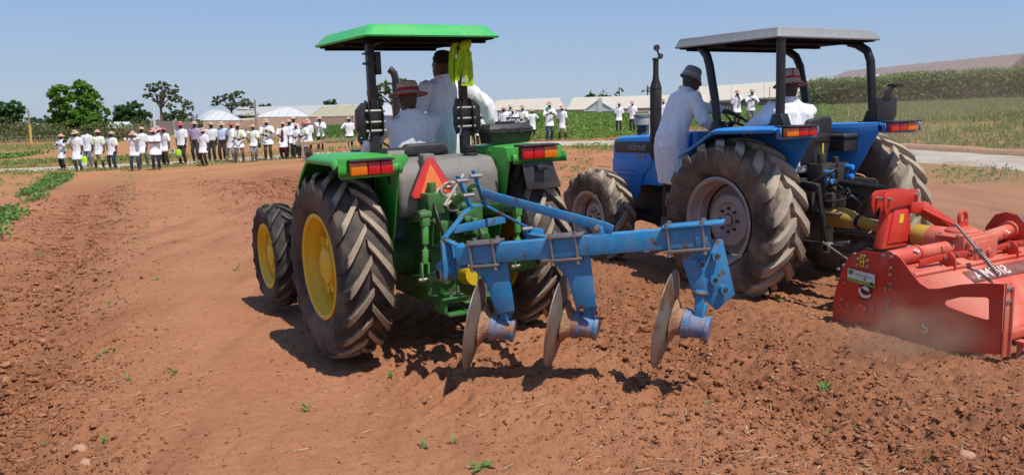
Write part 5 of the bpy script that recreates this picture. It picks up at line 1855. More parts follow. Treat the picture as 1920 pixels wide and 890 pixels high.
# deck lettering (white on black band, laterally reversed as in the photograph)
def on_hood(x, d):
    y = -2.135 - d
    z = np.interp(-y, [2.13, 2.26, 2.37], [.535, .45, .34]) + .0085
    return Vector((x, y, float(z)))
mb = RB()
rings = [[on_hood(x, d) for d in (.01, .065, .12)] for x in np.linspace(-.42, .62, 8)]
mb.loft(rings, caps=False, closed=False)
mb.build('lettering_band', mat('faded_dark_band', (.16, .04, .035), .5, dust=.8, dustcol=(.45, .2, .13)), rh, solid=.001)
vs, fs = text_mesh('SICMA', .135, .0012, True, 1.05, .003)
RB().add([on_hood(-.10 + v.x * 1.15, .065 - v.y * .8) + Vector((0, 0, .004 + v.z)) for v in vs], fs).build('lettering', mat('faded_white_letters', (.62, .50, .45), .6, dust=.6, dustcol=(.52, .3, .22), dscale=8), rh, smooth=0)
# cross tubes and gearbox
mb = RB()
mb.tube([(-1.0, -1.90, .665), (-.62, -1.885, .668)], .066, 20)
mb.tube([(-.64, -1.886, .668), (-.16, -1.87, .67)], .056, 20)
mb.tube([(-.655, -1.887, .668), (-.63, -1.886, .668)], .074, 20)
mb.tube([(.16, -1.86, .67), (1.0, -1.72, .69)], .06, 20)
mb.tube([(.93, -1.73, .69), (.99, -1.72, .69)], .085, 20)
mb.build('cross_tube', M_REDS, RT, bevel=0, smooth=40)
for x in (-.74, .72):
    mb = RB()
    p = Vector((x, -1.955 if x < 0 else -1.845, .70))
    mb.tube([p + Vector((-.02, 0, .015)), p + Vector((0, 0, .02)), p + Vector((.02, 0, .0)), p + Vector((.045, 0, .005))], .007, 6)
    mb.build('emblem', M_WHITE, RT)
mb = RB()
mb.box((-.17, -2.0, .52), (.22, -1.74, .78))
mb.tube([(.02, -1.86, .74), (.02, -1.86, .80), (.02, -1.86, .825)], [.14, .13, .08], 20)
mb.box((-.22, -1.95, .76), (.20, -1.77, .775))
mb.tube([(.0, -1.60, .70), (.0, -1.76, .70)], .11, 20)
mb.build('gearbox', M_REDS, RT, bevel=.018, seg=3)
mb = RB()
mb.prism([(-.14, .52), (-.16, .72), (-.12, .765), (.20, .775), (.24, .73), (.23, .53), (.19, .50), (-.10, .49)], lambda x, z, t: (x, t, z), -2.0, -2.045)
gb = mb.build('gearbox_cover', M_REDS, RT, bevel=.012, seg=2)
RB().prism([(-.09, .55), (-.10, .70), (-.07, .725), (.14, .73), (.18, .70), (.17, .56), (.14, .535), (-.06, .53)], lambda x, z, t: (x, t, z), -2.044, -2.056).build('cover_recess', M_REDS, gb, bevel=.006)
for x in (-.02, .09):
    RB().lathe([(-.0, .032), (.014, .03), (.02, .0)], Matrix.Translation((x, -2.056, .635)) @ Matrix.Rotation(rad(-90), 4, 'Z'), 14).build('cover_boss', M_REDS, gb)
lug = RB()
o8 = [Vector((.02 + .05 * math.cos(a), -1.86, .90 + .05 * math.sin(a))) for a in np.linspace(-.9, math.pi + .9, 14)]
lug.tube(o8, .017, 8)
lug.prism([(-.05, .82), (-.03, .87), (.07, .87), (.09, .82)], lambda x, z, t: (x, t, z), -1.872, -1.848)
lug.build('lifting_eye', M_RED, RT, bevel=0)
for x, y, z in ((-.2, -1.96, .776), (-.1, -1.96, .776), (.18, -1.96, .776), (.14, -1.80, .776), (-.19, -1.80, .776)):
    RB().cyl((x, y, z), (x, y, z + .014), .014, n=6).build('bolt', M_BOLT, RT)
# mast
mb = RB()
def slab(pts, t0, t1, nrm):
    n_ = Vector(nrm)
    return lambda: None
lp = [(-.44, .62), (-.29, .985), (-.03, .985), (-.02, .62)]
mb.prism(lp, lambda x, z, t: (x, -1.40 + t - (.98 - z) * .12, z), -.0, .10)
ms = mb.build('mast', M_RED, RT, bevel=.014, seg=2)
RB().prism([(-.375, .665), (-.255, .945), (-.075, .945), (-.07, .665)], lambda x, z, t: (x, -1.404 + t - (.98 - z) * .12, z), -.008, .0).build('mast_panel', M_RED, ms, bevel=.006)
RB().prism([(-.215, .83), (-.19, .905), (-.135, .905), (-.16, .83)], lambda x, z, t: (x, -1.4135 + t - (.98 - z) * .12, z), -.003, .0).build('warning_label', mat('yellow_label_small', (.66, .47, .02), .5), ms)
mb = RB()
mb.bar((-.04, -1.36, .95), (.20, -1.38, .93), .14, .10)
mb.bar((.13, -1.37, .955), (.50, -1.60, .66), .07, .15, up=(0, 1, 0))
mb.bar((.10, -1.44, .93), (.30, -1.76, .74), .08, .02)
mb.build('mast_brace', M_RED, RT, bevel=.008)
for y in (-1.30, -1.42):
    mb = RB()
    mb.prism([(-.42, 1.0), (-.41, 1.085), (-.36, 1.115), (-.02, 1.115), (.05, 1.095), (.07, 1.05), (.05, 1.0), (-.02, .98), (-.33, .96), (-.38, .90)], lambda x, z, t: (x, t, z), y - .008, y + .008)
    lo_ = mb.build('mast_lug', M_RED, RT, bevel=.003)
mb = RB()
mb.cyl((-.36, -1.26, 1.05), (-.36, -1.46, 1.05), .014, n=10)
mb.build('mast_pin', M_BOLT, RT)
mb = RB()
mb.cyl((.02, -1.27, 1.06), (.02, -1.45, 1.06), .022, n=12)
mb.build('mast_pin', M_BOLT, RT)
# drive shaft in yellow guard
M_PTO = mat('yellow_guard_plastic', (.46, .29, .03), .5, dust=.55, dustcol=(.28, .17, .10), dscale=9)
mb = RB()
mb.tube([(-.0, -.52, .80), (-.0, -.62, .79)], [.11, .105], 20)
mb.tube([(0, -.62, .79), (0, -.78, .775), (0, -.86, .768)], [.10, .085, .062], 20)
mb.tube([(0, -.84, .77), (0, -1.36, .715)], .052, 18)
sh_ = mb.build('drive_shaft', M_PTO, RT, smooth=40)
RB().tube([(0, -.86, .768), (0, -.885, .765)], .068, 18).build('shaft_collar', M_BLACK, sh_)
RB().tube([(0, -1.46, .71), (0, -1.62, .70)], .10, 24).build('gearbox_guard', M_PTO, RT, bevel=.006, smooth=40)
RB().box((-.012, -1.13, .792), (.012, -1.05, .80)).build('shaft_label', M_WHITE, sh_)
# brackets with spring rods
for x in (-.28, .60):
    mb = RB()
    mb.prism([(-1.98, .60), (-1.99, .66), (-2.03, .69), (-2.08, .69), (-2.12, .65), (-2.13, .56), (-2.06, .55)], lambda y, z, t: (t, y, z), x - .20, x - .185)
    mb.bar((x - .19, -2.05, .655), (x + .02, -2.13, .665), .012, .055)
    mb.bar((x - .52, -2.03, .63), (x - .18, -2.05, .655), .012, .05)
    bk_ = mb.build('hood_bracket', M_RED, RT, bevel=.003)
    for p in ((x - .24, -2.06, .65), (x - .02, -2.125, .665), (x - .12, -2.09, .66)):
        RB().cyl(p, Vector(p) + Vector((0, -.014, 0)), .013, n=6).build('bolt', M_BOLT, bk_)
    mb = RB()
    a, b_ = Vector((x - .06, -2.02, .90)), Vector((x + .075, -2.32, .50))
    mb.cyl(a, b_, .0115, n=10)
    mid = a.lerp(b_, .52)
    mb.box(mid - Vector((.03, .02, .02)), mid + Vector((.03, .02, .02)))
    rdv = mb.build('spring_rod', M_STEEL, RT)
    mb = RB()
    d_ = (b_ - a)
    q = d_.normalized().orthogonal().normalized()
    q2 = d_.normalized().cross(q)
    mb.tube([a + d_ * (.56 + .40 * t) + (q * math.cos(t * 75) + q2 * math.sin(t * 75)) * .021 for t in np.linspace(0, 1, 130)], .0045, 5)
    mb.build('coil_spring', M_STEEL, rdv, smooth=60)
mb = RB()
mb.box((-.90, -2.84, .20), (-.82, -2.92, .215))
mb.prism([(-2.84, .06), (-2.84, .20), (-2.90, .20)], lambda y, z, t: (t, y, z), -.87, -.86)
mb.build('rear_lug', M_REDS, RT, bevel=.003)

# ================================================================ BUILDINGS AND FENCES FAR OFF
def far_mat(name, a, tr=0.0, wave=None, rough=.6, dust=.25, dustcol=(.45, .36, .26)):
    return mat(name, a, rough, dust=dust, dustcol=dustcol, dscale=.35, var=.08, translucent=tr, bump=0)
M_PLW = far_mat('white_tunnel_plastic', (.66, .67, .68), .2)
M_PLG = far_mat('grey_tunnel_plastic', (.58, .585, .59), .2)
M_PLB = far_mat('beige_greenhouse_plastic', (.70, .62, .50), .25)
M_PLY = far_mat('yellowed_plastic', (.50, .47, .28), .25)
M_ROOFG = far_mat('grey_sheet_roof', (.40, .385, .37))
M_ROOFM = far_mat('mauve_brown_sheet_roof', (.235, .165, .145), dustcol=(.30, .24, .20))
M_WALLB = far_mat('beige_wall', (.50, .37, .26))
M_WALLG = far_mat('greyish_block_wall', (.36, .31, .27))
M_SHADE = far_mat('net_and_painted_shade', (.035, .038, .042))  # greenhouse netting; also paints the shade inside the open shed
M_WALLW = far_mat('cream_wall', (.62, .56, .42))
M_SLAT = far_mat('weathered_slats', (.40, .31, .235))

M_POLEW = mat('white_pole_paint', (.62, .63, .64), .5)
M_POLEG = mat('grey_pole_wood', (.26, .22, .19), .8)

def P3(px, py, d, dz=0.0):
    p = place(px, py, d)
    return Vector((p.x, p.y, p.z + dz))

def arch_tunnel(px0, px1, pxa, py_apex, py_eave, d, depth, label, wallm, roofm, skew=0.0, flat=.0):
    """gable end facing the field, arched plastic roof running away from it"""
    l, r, a = P3(px0, py_eave, d), P3(px1, py_eave, d), P3(pxa, py_apex, d)
    zg = min(gz(l.x, d), gz(r.x, d)) - .2
    zb = zg
    cx = (l.x + r.x) / 2
    root = empty('plastic_tunnel', Vector((cx, d, zg)), label, 'greenhouse')
    hz, wd = a.z - l.z, r.x - l.x
    back = Vector((skew, depth, 0))
    prof = []
    for t in np.linspace(0, 1, 13):
        x = l.x + wd * t
        k = (a.x - l.x) / wd
        q = t / k if t < k else (1 - t) / (1 - k)
        hq = q * flat + (1 - flat) * math.sin(q * math.pi / 2) ** .9
        prof.append(Vector((x - cx + hq * 2.6 * cx / d, hq * 2.6, l.z - zg + hz * hq * (1 + 2.6 / d * .3))))
    mb = MB()
    n = len(prof)
    vs = prof + [p + back for p in prof]
    mb.add(vs, [(i, i + 1, n + i + 1, n + i) for i in range(n - 1)] + [tuple(range(n)), tuple(range(2 * n - 1, n - 1, -1))])
    mb.build('roof', roofm, root, smooth=0)
    MB().box((l.x - cx + .03, .02, 0), (r.x - cx - .03, depth, l.z - zg)).build('wall', wallm, root)
    mb = MB()
    mb.tube([p + Vector((0, -.04, .0)) for p in prof], .05, 5)
    mb.build('gable_hoop', M_PLG, root)
    for i in (2, 4, 6, 8, 10):
        MB().bar((prof[i].x, -.03, l.z - zg), prof[i] + Vector((0, -.04, 0)), .05, .04, up=(1, 0, 0)).build('gable_rib', M_PLG, root)
    return root
arch_tunnel(379, 454, 414, 207, 226, 70, 14, 'white arched plastic tunnel on a brick coloured wall below the savanna tree', M_WALLB, M_PLW, skew=-5.6, flat=.3)
arch_tunnel(481, 583, 543, 199.5, 219.5, 74, 16, 'wider white plastic tunnel in front of the long grey shed', M_WALLB, M_PLW, skew=-4.0, flat=.4)
# long grey shed with open dark front
def shed(pts, d0, d1, depth, label, roofm, wallm, name='long_shed', posts=9):
    """pts: eave left, eave right, ridge left, ridge right (photo pixels)"""
    (el, er, rl, rr_) = pts
    EL, ER = P3(*el, d0), P3(*er, d1)
    RL, RR = P3(*rl, d0 + depth), P3(*rr_, d1 + depth)
    zg = min(gz(EL.x, d0), gz(ER.x, d1)) - .2
    o = Vector((EL.x, d0, zg))
    root = empty(name, o, label, 'shed')
    mb = MB(o)
    EL2, ER2 = EL + (RL - EL) * 2, ER + (RR - ER) * 2
    EL2.z, ER2.z = EL.z, ER.z
    t = Vector((0, 0, .12))
    mb.loft([[EL, RL, EL2, EL2 - t, RL - t, EL - t], [ER, RR, ER2, ER2 - t, RR - t, ER - t]])
    mb.build('roof', roofm, root, smooth=0)
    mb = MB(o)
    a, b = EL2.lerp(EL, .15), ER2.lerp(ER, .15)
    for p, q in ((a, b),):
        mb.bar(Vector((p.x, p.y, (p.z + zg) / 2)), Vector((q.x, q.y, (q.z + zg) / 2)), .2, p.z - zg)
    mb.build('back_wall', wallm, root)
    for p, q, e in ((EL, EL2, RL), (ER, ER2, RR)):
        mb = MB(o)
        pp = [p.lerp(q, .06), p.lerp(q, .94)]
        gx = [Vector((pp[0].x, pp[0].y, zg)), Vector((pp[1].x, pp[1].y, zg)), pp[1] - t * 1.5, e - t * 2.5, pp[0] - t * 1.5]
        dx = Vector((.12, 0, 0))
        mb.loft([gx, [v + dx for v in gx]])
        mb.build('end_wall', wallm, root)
    for k in range(posts):
        p = EL.lerp(ER, (k + .03) / (posts - .94))
        MB(o).box((p.x - .1, p.y + .1, zg), (p.x + .1, p.y + .3, p.z - .1)).build('post', M_WALLG, root)
    return root
shed(((438, 215), (905, 219), (448, 201), (905, 190)), 88, 96, 7, 'long low grey roofed shed with dark open front', M_ROOFG, M_SHADE, posts=12)  # back and end walls coloured dark to stand in for the shaded interior

def greenhouse(eave, ridge, base_y, d, depth, label, roofm, wallm, hip=(0, 0), gable=False, slats=0, fold=True):
    """eave ((px,py),(px,py)), ridge likewise; roof slope faces the field, wall below"""
    E0, E1 = P3(*eave[0], d[0]), P3(*eave[1], d[1])
    R0, R1 = P3(*ridge[0], d[0] + depth), P3(*ridge[1], d[1] + depth)
    zg = min(gz(E0.x, d[0]), gz(E1.x, d[1])) - .3
    o = Vector((E0.x, d[0], zg))
    root = empty('greenhouse', o, label, 'greenhouse')
    B0, B1 = E0 + (R0 - E0) * 2, E1 + (R1 - E1) * 2
    B0.z, B1.z = E0.z, E1.z
    mb = MB(o)
    n = max(3, int((E1 - E0).length / 2.5))
    t = Vector((0, 0, .06))
    mb.loft([[E0.lerp(E1, k / n), R0.lerp(R1, k / n), B0.lerp(B1, k / n), B0.lerp(B1, k / n) - t, R0.lerp(R1, k / n) - t, E0.lerp(E1, k / n) - t] for k in range(n + 1)])
    mb.build('roof', roofm, root, smooth=0)
    for k in range(0, n + 1):
        e, r = E0.lerp(E1, k / n), R0.lerp(R1, k / n)
        MB(o).bar(e + Vector((0, -.03, .03)), r + Vector((0, -.03, .04)), .05, .05).build('roof_rib', M_PLG if roofm is not M_PLG else M_PLW, root)
    w0, w1 = E0 + Vector((.05, .1, 0)), E1 + Vector((-.05, .1, 0))
    mb = MB(o)
    mb.bar(Vector((w0.x, w0.y, (w0.z + zg) / 2)), Vector((w1.x, w1.y, (w1.z + zg) / 2)), .08, w0.z - zg)
    wl = mb.build('wall', wallm, root)
    if slats:
        for k in range(slats):
            p = w0.lerp(w1, (k + .5) / slats)
            wv = (w1 - w0).length / slats * .36
            MB(o).box((p.x - wv, p.y - .10, zg + .1), (p.x + wv, p.y - .06, p.z - .06 - .1 * random.random())).build('slat', M_SLAT, wl)
    for p, q, e in ((E0, B0, R0), (E1, B1, R1)):
        mb = MB(o)
        gx = [Vector((p.x, p.y, zg)), Vector((q.x, q.y, zg)), q - t, e - t, p - t]
        dx = Vector((.05, 0, 0))
        mb.loft([gx, [v + dx for v in gx]])
        mb.build('gable', wallm, root, smooth=0)
    return root
greenhouse(((580, 219), (662, 217)), ((606, 200), (690, 195.5)), 236, (70, 69), 6, 'greenhouse with grey and yellowed roof beside the wide white tunnel', M_PLY, M_WALLB, slats=22)
greenhouse(((662, 217), (906, 213)), ((668, 198), (900, 196)), 234, (70, 69), 6, 'pale roofed greenhouse mostly hidden behind the green tractor', M_PLG, M_WALLB, slats=0)
greenhouse(((906, 207), (1062, 205)), ((934, 188), (1050, 183)), 220, (84, 80), 7, 'long beige greenhouse behind the man in tall boots', M_PLB, M_SLAT, slats=40)
greenhouse(((1062, 205.5), (1330, 199)), ((1076, 183), (1330, 176)), 216, (80, 78), 7, 'long beige greenhouse reaching behind the blue tractor exhaust', M_PLB, M_WALLB, slats=0)
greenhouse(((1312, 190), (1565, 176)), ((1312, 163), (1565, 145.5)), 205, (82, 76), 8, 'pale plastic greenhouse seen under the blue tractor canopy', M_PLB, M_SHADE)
greenhouse(((1512, 168), (1650, 156)), ((1516, 152.5), (1648, 139.5)), 170, (86, 82), 5, 'white plastic roof showing just above the left end of the hedge', M_PLW, M_WALLB)
greenhouse(((1655, 158), (1806, 150)), ((1660, 149), (1804, 137.5)), 170, (84, 80), 5, 'white plastic roof showing above the middle of the hedge', M_PLW, M_WALLB)
# small gable ended glasshouse with a door
l, r, a = P3(1093, 208, 78), P3(1153, 207, 78), P3(1121, 188, 78)
zg = gz(l.x, 78) - .2
o_ = Vector((l.x, 78, zg))
root = empty('greenhouse', o_, 'small grey gabled greenhouse with a pale door behind the green crop', 'greenhouse')
mb = MB(o_)
q = [Vector((l.x, 78, zg)), Vector((r.x, 78, zg)), r, a, l]
mb.loft([q, [v + Vector((.6, 1.2, 0)) for v in q]])
mb.build('gable', M_PLG, root, smooth=0)
dxx = P3(1124.5, 210, 78).x
MB(o_).box((dxx - .22, 77.93, zg + .2), (dxx + .22, 77.99, zg + 1.75)).build('door', M_PLW, root)
for p_, q_ in ((l, a), (a, r), (l, r)):
    MB(o_).bar(p_ + Vector((0, -.05, 0)), q_ + Vector((0, -.05, 0)), .06, .08).build('frame_bar', M_PLW, root)
l, r, a = P3(1186, 190, 77), P3(1216, 187, 77), P3(1216, 178, 77)
# long brown roofed building on the right
E0, E1 = P3(1545, 150, 118), P3(1882, 139, 96)
R0, R1 = P3(1591, 133, 124), P3(1925, 99.5, 101)
zg = gz(E0.x, 118) - .3
o_ = Vector((E1.x, 96, zg))
root = empty('long_building', o_, 'long building with mauve brown sheet roof at upper right', 'building')
B0, B1 = R0 + (R0 - E0) * 1.0, R1 + (R1 - E1)
B0.z, B1.z = E0.z, E1.z
t = Vector((0, 0, .25))
mb = MB(o_)
mb.loft([[E0, R0, B0, B0 - t, R0 - t, E0 - t], [E1, R1, B1, B1 - t, R1 - t, E1 - t]])
mb.build('roof', M_ROOFM, root, smooth=0)
for k in range(1, 9):
    e, r_ = E0.lerp(E1, k / 9), R0.lerp(R1, k / 9)
    MB(o_).bar(e + Vector((0, -.02, .04)), r_ + Vector((0, -.02, .04)), .12, .05).build('roof_seam', M_ROOFM, root)
w = (E1 - E0).normalized()
mb = MB(o_)
ib = Vector((-w.y, w.x, 0)) * .8
a0, a1 = E0 + ib, E1 + ib - w * .6
mb.bar(Vector((a0.x, a0.y, (a0.z + zg) / 2 - .2)), Vector((a1.x, a1.y, (a1.z + zg) / 2 - .2)), .2, a0.z - zg)
mb.build('wall', M_WALLW, root)
mb = MB(o_)
gx = [Vector((E1.x, E1.y, zg)) + ib - w * .5, Vector((B1.x, B1.y, zg)) - ib - w * .5, B1 - ib - w * .5 - t, R1 - w * .5 - t * 1.2, E1 + ib - w * .5 - t]
mb.loft([gx, [v - w * .2 for v in gx]])
gb_ = mb.build('gable', M_WALLW, root, smooth=0)
MB(o_).bar(E1 + w * .02 - t * .5, R1 + w * .02 - t * .5, .08, .5).build('barge_board', M_ROOFM, root)
for f, m_ in ((.30, mat('yellow_panel', (.75, .55, .05), .5)), (.42, mat('blue_panel', (.08, .12, .5), .5))):
    p = (E1 + ib).lerp(B1 - ib, f)
    MB(o_).box((p.x + .0, p.y - .5, zg + 3.2), (p.x + .1, p.y + .5, zg + 4.4)).build('gable_panel', m_, gb_)

# boundary wall and reed fence behind the people on the left
def low_wall(px0, px1, py0, py1, d0, d1, m, label, name='boundary_wall', cat='wall'):
    A, B = P3(px0, py0, d0), P3(px1, py1, d1)
    o = Vector((A.x, A.y, gz(A.x, A.y) - .2))
    root = empty(name, o, label, cat)
    n = max(2, int((B - A).length / 3))
    for k in range(n):
        p, q = A.lerp(B, k / n), A.lerp(B, (k + .985) / n)
        zb = min(gz(p.x, p.y), gz(q.x, q.y)) - .2
        h = (p.z + q.z) / 2 - zb
        MB(o).bar(Vector((p.x, p.y, zb + h / 2)), Vector((q.x, q.y, zb + h / 2)), .16, h).build('wall_panel', m, root)
        MB(o).box((p.x - .12, p.y - .12, zb), (p.x + .12, p.y + .12, p.z + .12)).build('pier', m, root)
    return root
low_wall(285, 372, 227, 229, 84, 80, M_WALLG, 'grey block boundary wall behind the people under the open trees')
low_wall(454, 482, 233, 232, 76, 76, M_WALLB, 'low beige wall between the two white tunnels')
A, B = P3(198, 234, 86), P3(284, 232, 84)
rf = empty('reed_fence', Vector((A.x, A.y, gz(A.x, A.y))), 'rough fence of dry reeds and sticks behind the people at left', 'fence')
mb = MB(Vector((A.x, A.y, gz(A.x, A.y))))
for k in range(520):
    p = A.lerp(B, random.random())
    zb = gz(p.x, p.y)
    p = Vector((p.x + random.uniform(-.1, .1), p.y + random.uniform(-.15, .15), zb))
    mb.bar(p, p + Vector((random.uniform(-.25, .25), random.uniform(-.1, .1), random.uniform(.6, 1.35))), .05, .02)
mb.build('reeds', mat('dry_reed', (.24, .20, .12), .9, var=.3), rf, smooth=0, fixn=False)['kind'] = 'stuff'
for k in range(8):
    p = A.lerp(B, k / 7)
    MB(Vector((A.x, A.y, gz(A.x, A.y)))).cyl((p.x, p.y, gz(p.x, p.y)), (p.x + .05, p.y, gz(p.x, p.y) + 1.5), .045, n=6).build('fence_post', M_SLAT, rf)
A, B = P3(2, 254, 80), P3(112, 250, 84)
rf = empty('post_fence', Vector((A.x, A.y, gz(A.x, A.y))), 'low fence of pale posts in front of the shrubs at far left', 'fence')
for k in range(17):
    p = A.lerp(B, k / 16)
    zb = gz(p.x, p.y)
    MB(Vector((A.x, A.y, gz(A.x, A.y)))).cyl((p.x, p.y, zb - .1), (p.x + random.uniform(-.12, .12), p.y, zb + random.uniform(.5, .85)), .03, n=6).build('fence_post', M_POLEG, rf)
for h in (.35, .65):
    MB(Vector((A.x, A.y, gz(A.x, A.y)))).tube([Vector((p.x, p.y, gz(p.x, p.y) + h)) for p in [A.lerp(B, k / 16) for k in range(17)]], .008, 4).build('fence_wire', M_STEEL, rf)
# small hut roof seen between trees
h0 = P3(219, 235, 95)
hz = gz(h0.x, 95)
o_ = Vector((h0.x, 95, hz))
hut = empty('hut', o_, 'tiny hut with pale roof between the mango tree and the round tree', 'hut')
MB().box((-.9, 0, 0), (.9, 1.8, 1.1)).build('wall', M_WALLG, hut)
MB().loft([[Vector((x, -.2, 1.1)), Vector((x, .9, 1.75)), Vector((x, 2.0, 1.1))] for x in (-1.1, 1.1)]).build('roof', M_PLW, hut, smooth=0)

def pole(px, pyt, d, r, m, label, yellow=None, arm=False, lean=0):
    p = P3(px, 250, d)
    zb = gz(p.x, d)
    h = P3(px, pyt, d).z - zb
    root = empty('utility_pole' if h > 2 else 'stake', Vector((p.x, d, zb)), label, 'pole' if h > 2 else 'stake')
    MB().tube([(0, 0, -.1), (lean * h, 0, h)], [r, r * .75], 8).build('shaft', m, root)
    if yellow:
        MB().tube([(0, 0, 0), (0, 0, h * yellow)], [r * 1.25, r * 1.2], 8).build('painted_base', mat('yellow_pole_paint', (.55, .42, .08), .6), root)
    if arm:
        MB().bar((-.7, -.05, h - .5), (.7, -.05, h - .5), .08, .1).build('cross_arm', m, root)
    return root
pole(291, 193, 82, .12, M_POLEW, 'white pole standing behind the people below the tall open tree')
pole(57, 205, 82, .10, M_POLEG, 'thin pole with yellow lower part at far left', yellow=.55)
pole(481, 187, 72, .10, M_POLEG, 'grey wooden pole left of the wide white tunnel', arm=False)
pole(1440, 163, 62, .035, M_POLEG, 'slim stake left of the near rear post of the blue canopy')
pole(1417, 178, 64, .03, M_POLEG, 'slim stake behind the two people in front of the pale greenhouse')
pole(1589, 208, 40, .02, M_POLEW, 'short pale stake in the grass under the blue canopy')
pole(1741, 212, 44, .02, M_POLEW, 'short white stake in the bank grass, left one of two')
pole(1768, 211, 45, .02, M_POLEW, 'short white stake in the bank grass, right one of two')

# bench-like fence frame right of the blue tractor stander
A, B = P3(1352, 190, 66), P3(1371, 190, 66)
rt = empty('wooden_rack', Vector((A.x, A.y, gz(A.x, A.y))), 'small dark wooden rack at the edge of the crop left of two people', 'rack')
o_ = Vector((A.x, A.y, gz(A.x, A.y)))
for k in range(5):
    p = A.lerp(B, k / 4)
    MB(o_).box((p.x - .04, p.y - .04, gz(p.x, p.y)), (p.x + .04, p.y + .04, p.z)).build('post', M_DARKM, rt)
MB(o_).bar(A + Vector((-.1, 0, 0)), B + Vector((.1, 0, 0)), .1, .08).build('rail', M_POLEG, rt)
MB(o_).bar(A + Vector((-.1, 0, -.45)), B + Vector((.1, 0, -.45)), .08, .08).build('rail', M_POLEG, rt)

# ================================================================ PEOPLE
M_SKIN = mat('dark_skin', (.055, .030, .019), .5, var=.15, bump=.1, bscale=60)
M_COAT = mat('white_cotton', (.80, .80, .82), .85, var=.04, bump=.15, bscale=90, dust=.12, dustcol=(.60, .52, .45), dscale=3, sheen=.2)
M_SHIRTB = mat('pale_blue_cotton', (.55, .64, .80), .85, var=.08)
M_MAUVE = mat('mauve_cotton', (.42, .32, .42), .85, var=.1)
M_TROU = {'black': mat('black_trousers', (.018, .018, .022), .85, var=.2, dust=.15), 'navy': mat('navy_trousers', (.02, .03, .075), .85, var=.2), 'jeans': mat('blue_jeans', (.035, .06, .13), .85, var=.3),
          'khaki': mat('khaki_cloth', (.40, .30, .19), .85, var=.1), 'grey': mat('grey_trousers', (.27, .26, .27), .85, var=.2), 'camo': mat('camouflage_cloth', (.055, .06, .04), .85, col2=(.17, .13, .085), c2scale=16, c2lo=.48, c2hi=.56),
          'check': mat('patterned_trousers', (.04, .04, .045), .85, col2=(.30, .29, .28), c2scale=28, c2lo=.5, c2hi=.55), 'maroon': mat('maroon_cloth', (.075, .012, .022), .85, var=.2), 'faded': mat('faded_jeans', (.12, .16, .21), .85, var=.25)}
M_BOOT = mat('black_rubber_boot', (.014, .014, .015), .35, dust=.5, dustcol=(.26, .17, .11), dscale=9)
M_SHOE = mat('dusty_shoe', (.12, .085, .06), .8, dust=.5, dustcol=(.36, .25, .17))
M_STRAW = mat('woven_straw', (.60, .50, .38), .85, bump=.5, bscale=120, col2=(.34, .25, .17), c2scale=60, c2lo=.48, c2hi=.6)
M_HATR = mat('red_hat_cloth', (.40, .035, .045), .85, var=.15)
M_HATP = mat('pink_hat_cloth', (.62, .34, .27), .85, var=.15)
M_HATG = mat('grey_cloth_hat', (.24, .24, .245), .9, var=.1, bump=.2)
M_LIME = mat('lime_bag_cloth', (.38, .66, .02), .7, var=.1)
M_BAGK = mat('dark_bag_cloth', (.025, .028, .035), .8)
M_MASK = mat('green_face_mask', (.14, .50, .42), .8)
M_REDC = mat('red_lanyard', (.55, .03, .03), .7)
M_EYE = mat('eye_white', (.6, .58, .55), .3)
M_BOOKG = mat('green_book_cover', (.02, .35, .12), .5)
M_BOOKW = mat('white_paper', (.75, .75, .73), .7)
M_HAIR = mat('short_black_hair', (.008, .007, .007), .9, bump=.8, bscale=90)

def fuse(mb, name, m, parent, voxel, smooth=2, folds=0.0, fs=(9, 9, 3), seed=0):
    """one continuous skin over the joined closed shapes"""
    o = mb.build(name, m, parent, smooth=0)
    o.data.polygons.foreach_set('use_smooth', [True] * len(o.data.polygons))
    md = o.modifiers.new('r', 'REMESH')
    md.mode, md.voxel_size, md.use_smooth_shade = 'VOXEL', voxel, True
    if smooth:
        s = o.modifiers.new('s', 'SMOOTH')
        s.factor, s.iterations = .5, smooth
    evald(o)
    if folds:
        me = o.data
        n = len(me.vertices)
        co = np.empty(n * 3, np.float32)
        nr = np.empty(n * 3, np.float32)
        me.vertices.foreach_get('co', co)
        me.vertices.foreach_get('normal', nr)
        co, nr = co.reshape(-1, 3), nr.reshape(-1, 3)
        x, y, z = co[:, 0] * fs[0], co[:, 1] * fs[1], co[:, 2] * fs[2]
        w = fbm(x + y * .7 + .9 * fbm(z * 1.3, x, seed + 5, 2), z + .5 * y, seed, 3, .5)
        w = np.sign(1 - np.abs(w * 2 - 1) * 2.4) * np.abs(1 - np.abs(w * 2 - 1) * 2.4) ** 1.25
        w2 = fbm(x * 2.2 + z * 1.5, y * 2 - z * 1.2, seed + 31, 2)
        co = co + nr * (folds * (w - .2 + .7 * (w2 - .5)))[:, None]
        me.vertices.foreach_set('co', co.astype(np.float32).ravel())
        me.update()
    if not o.data.materials:
        o.data.materials.append(m)
    o.data.polygons.foreach_set('use_smooth', [True] * len(o.data.polygons))
    return o

def ik(a, t, l1, l2, hint):
    a, t, hint = Vector(a), Vector(t), Vector(hint)
    d = t - a
    L = min(d.length, (l1 + l2) * .995)
    d.normalize()
    t = a + d * L
    k = (l1 * l1 - l2 * l2 + L * L) / (2 * L)
    h = math.sqrt(max(l1 * l1 - k * k, 1e-6))
    n = hint - d * hint.dot(d)
    n = n.normalized() if n.length > 1e-4 else d.orthogonal().normalized()
    return a + d * k + n * h, t

def ering(c, rx, ry, M=None, n=18, p=2.0):
    out = []
    for i in range(n):
        a = 2 * math.pi * i / n
        ca, sa = math.cos(a), math.sin(a)
        v = Vector((rx * math.copysign(abs(ca) ** (2 / p), ca), ry * math.copysign(abs(sa) ** (2 / p), sa), 0))
        out.append(Vector(c) + (M @ v if M is not None else v))
    return out

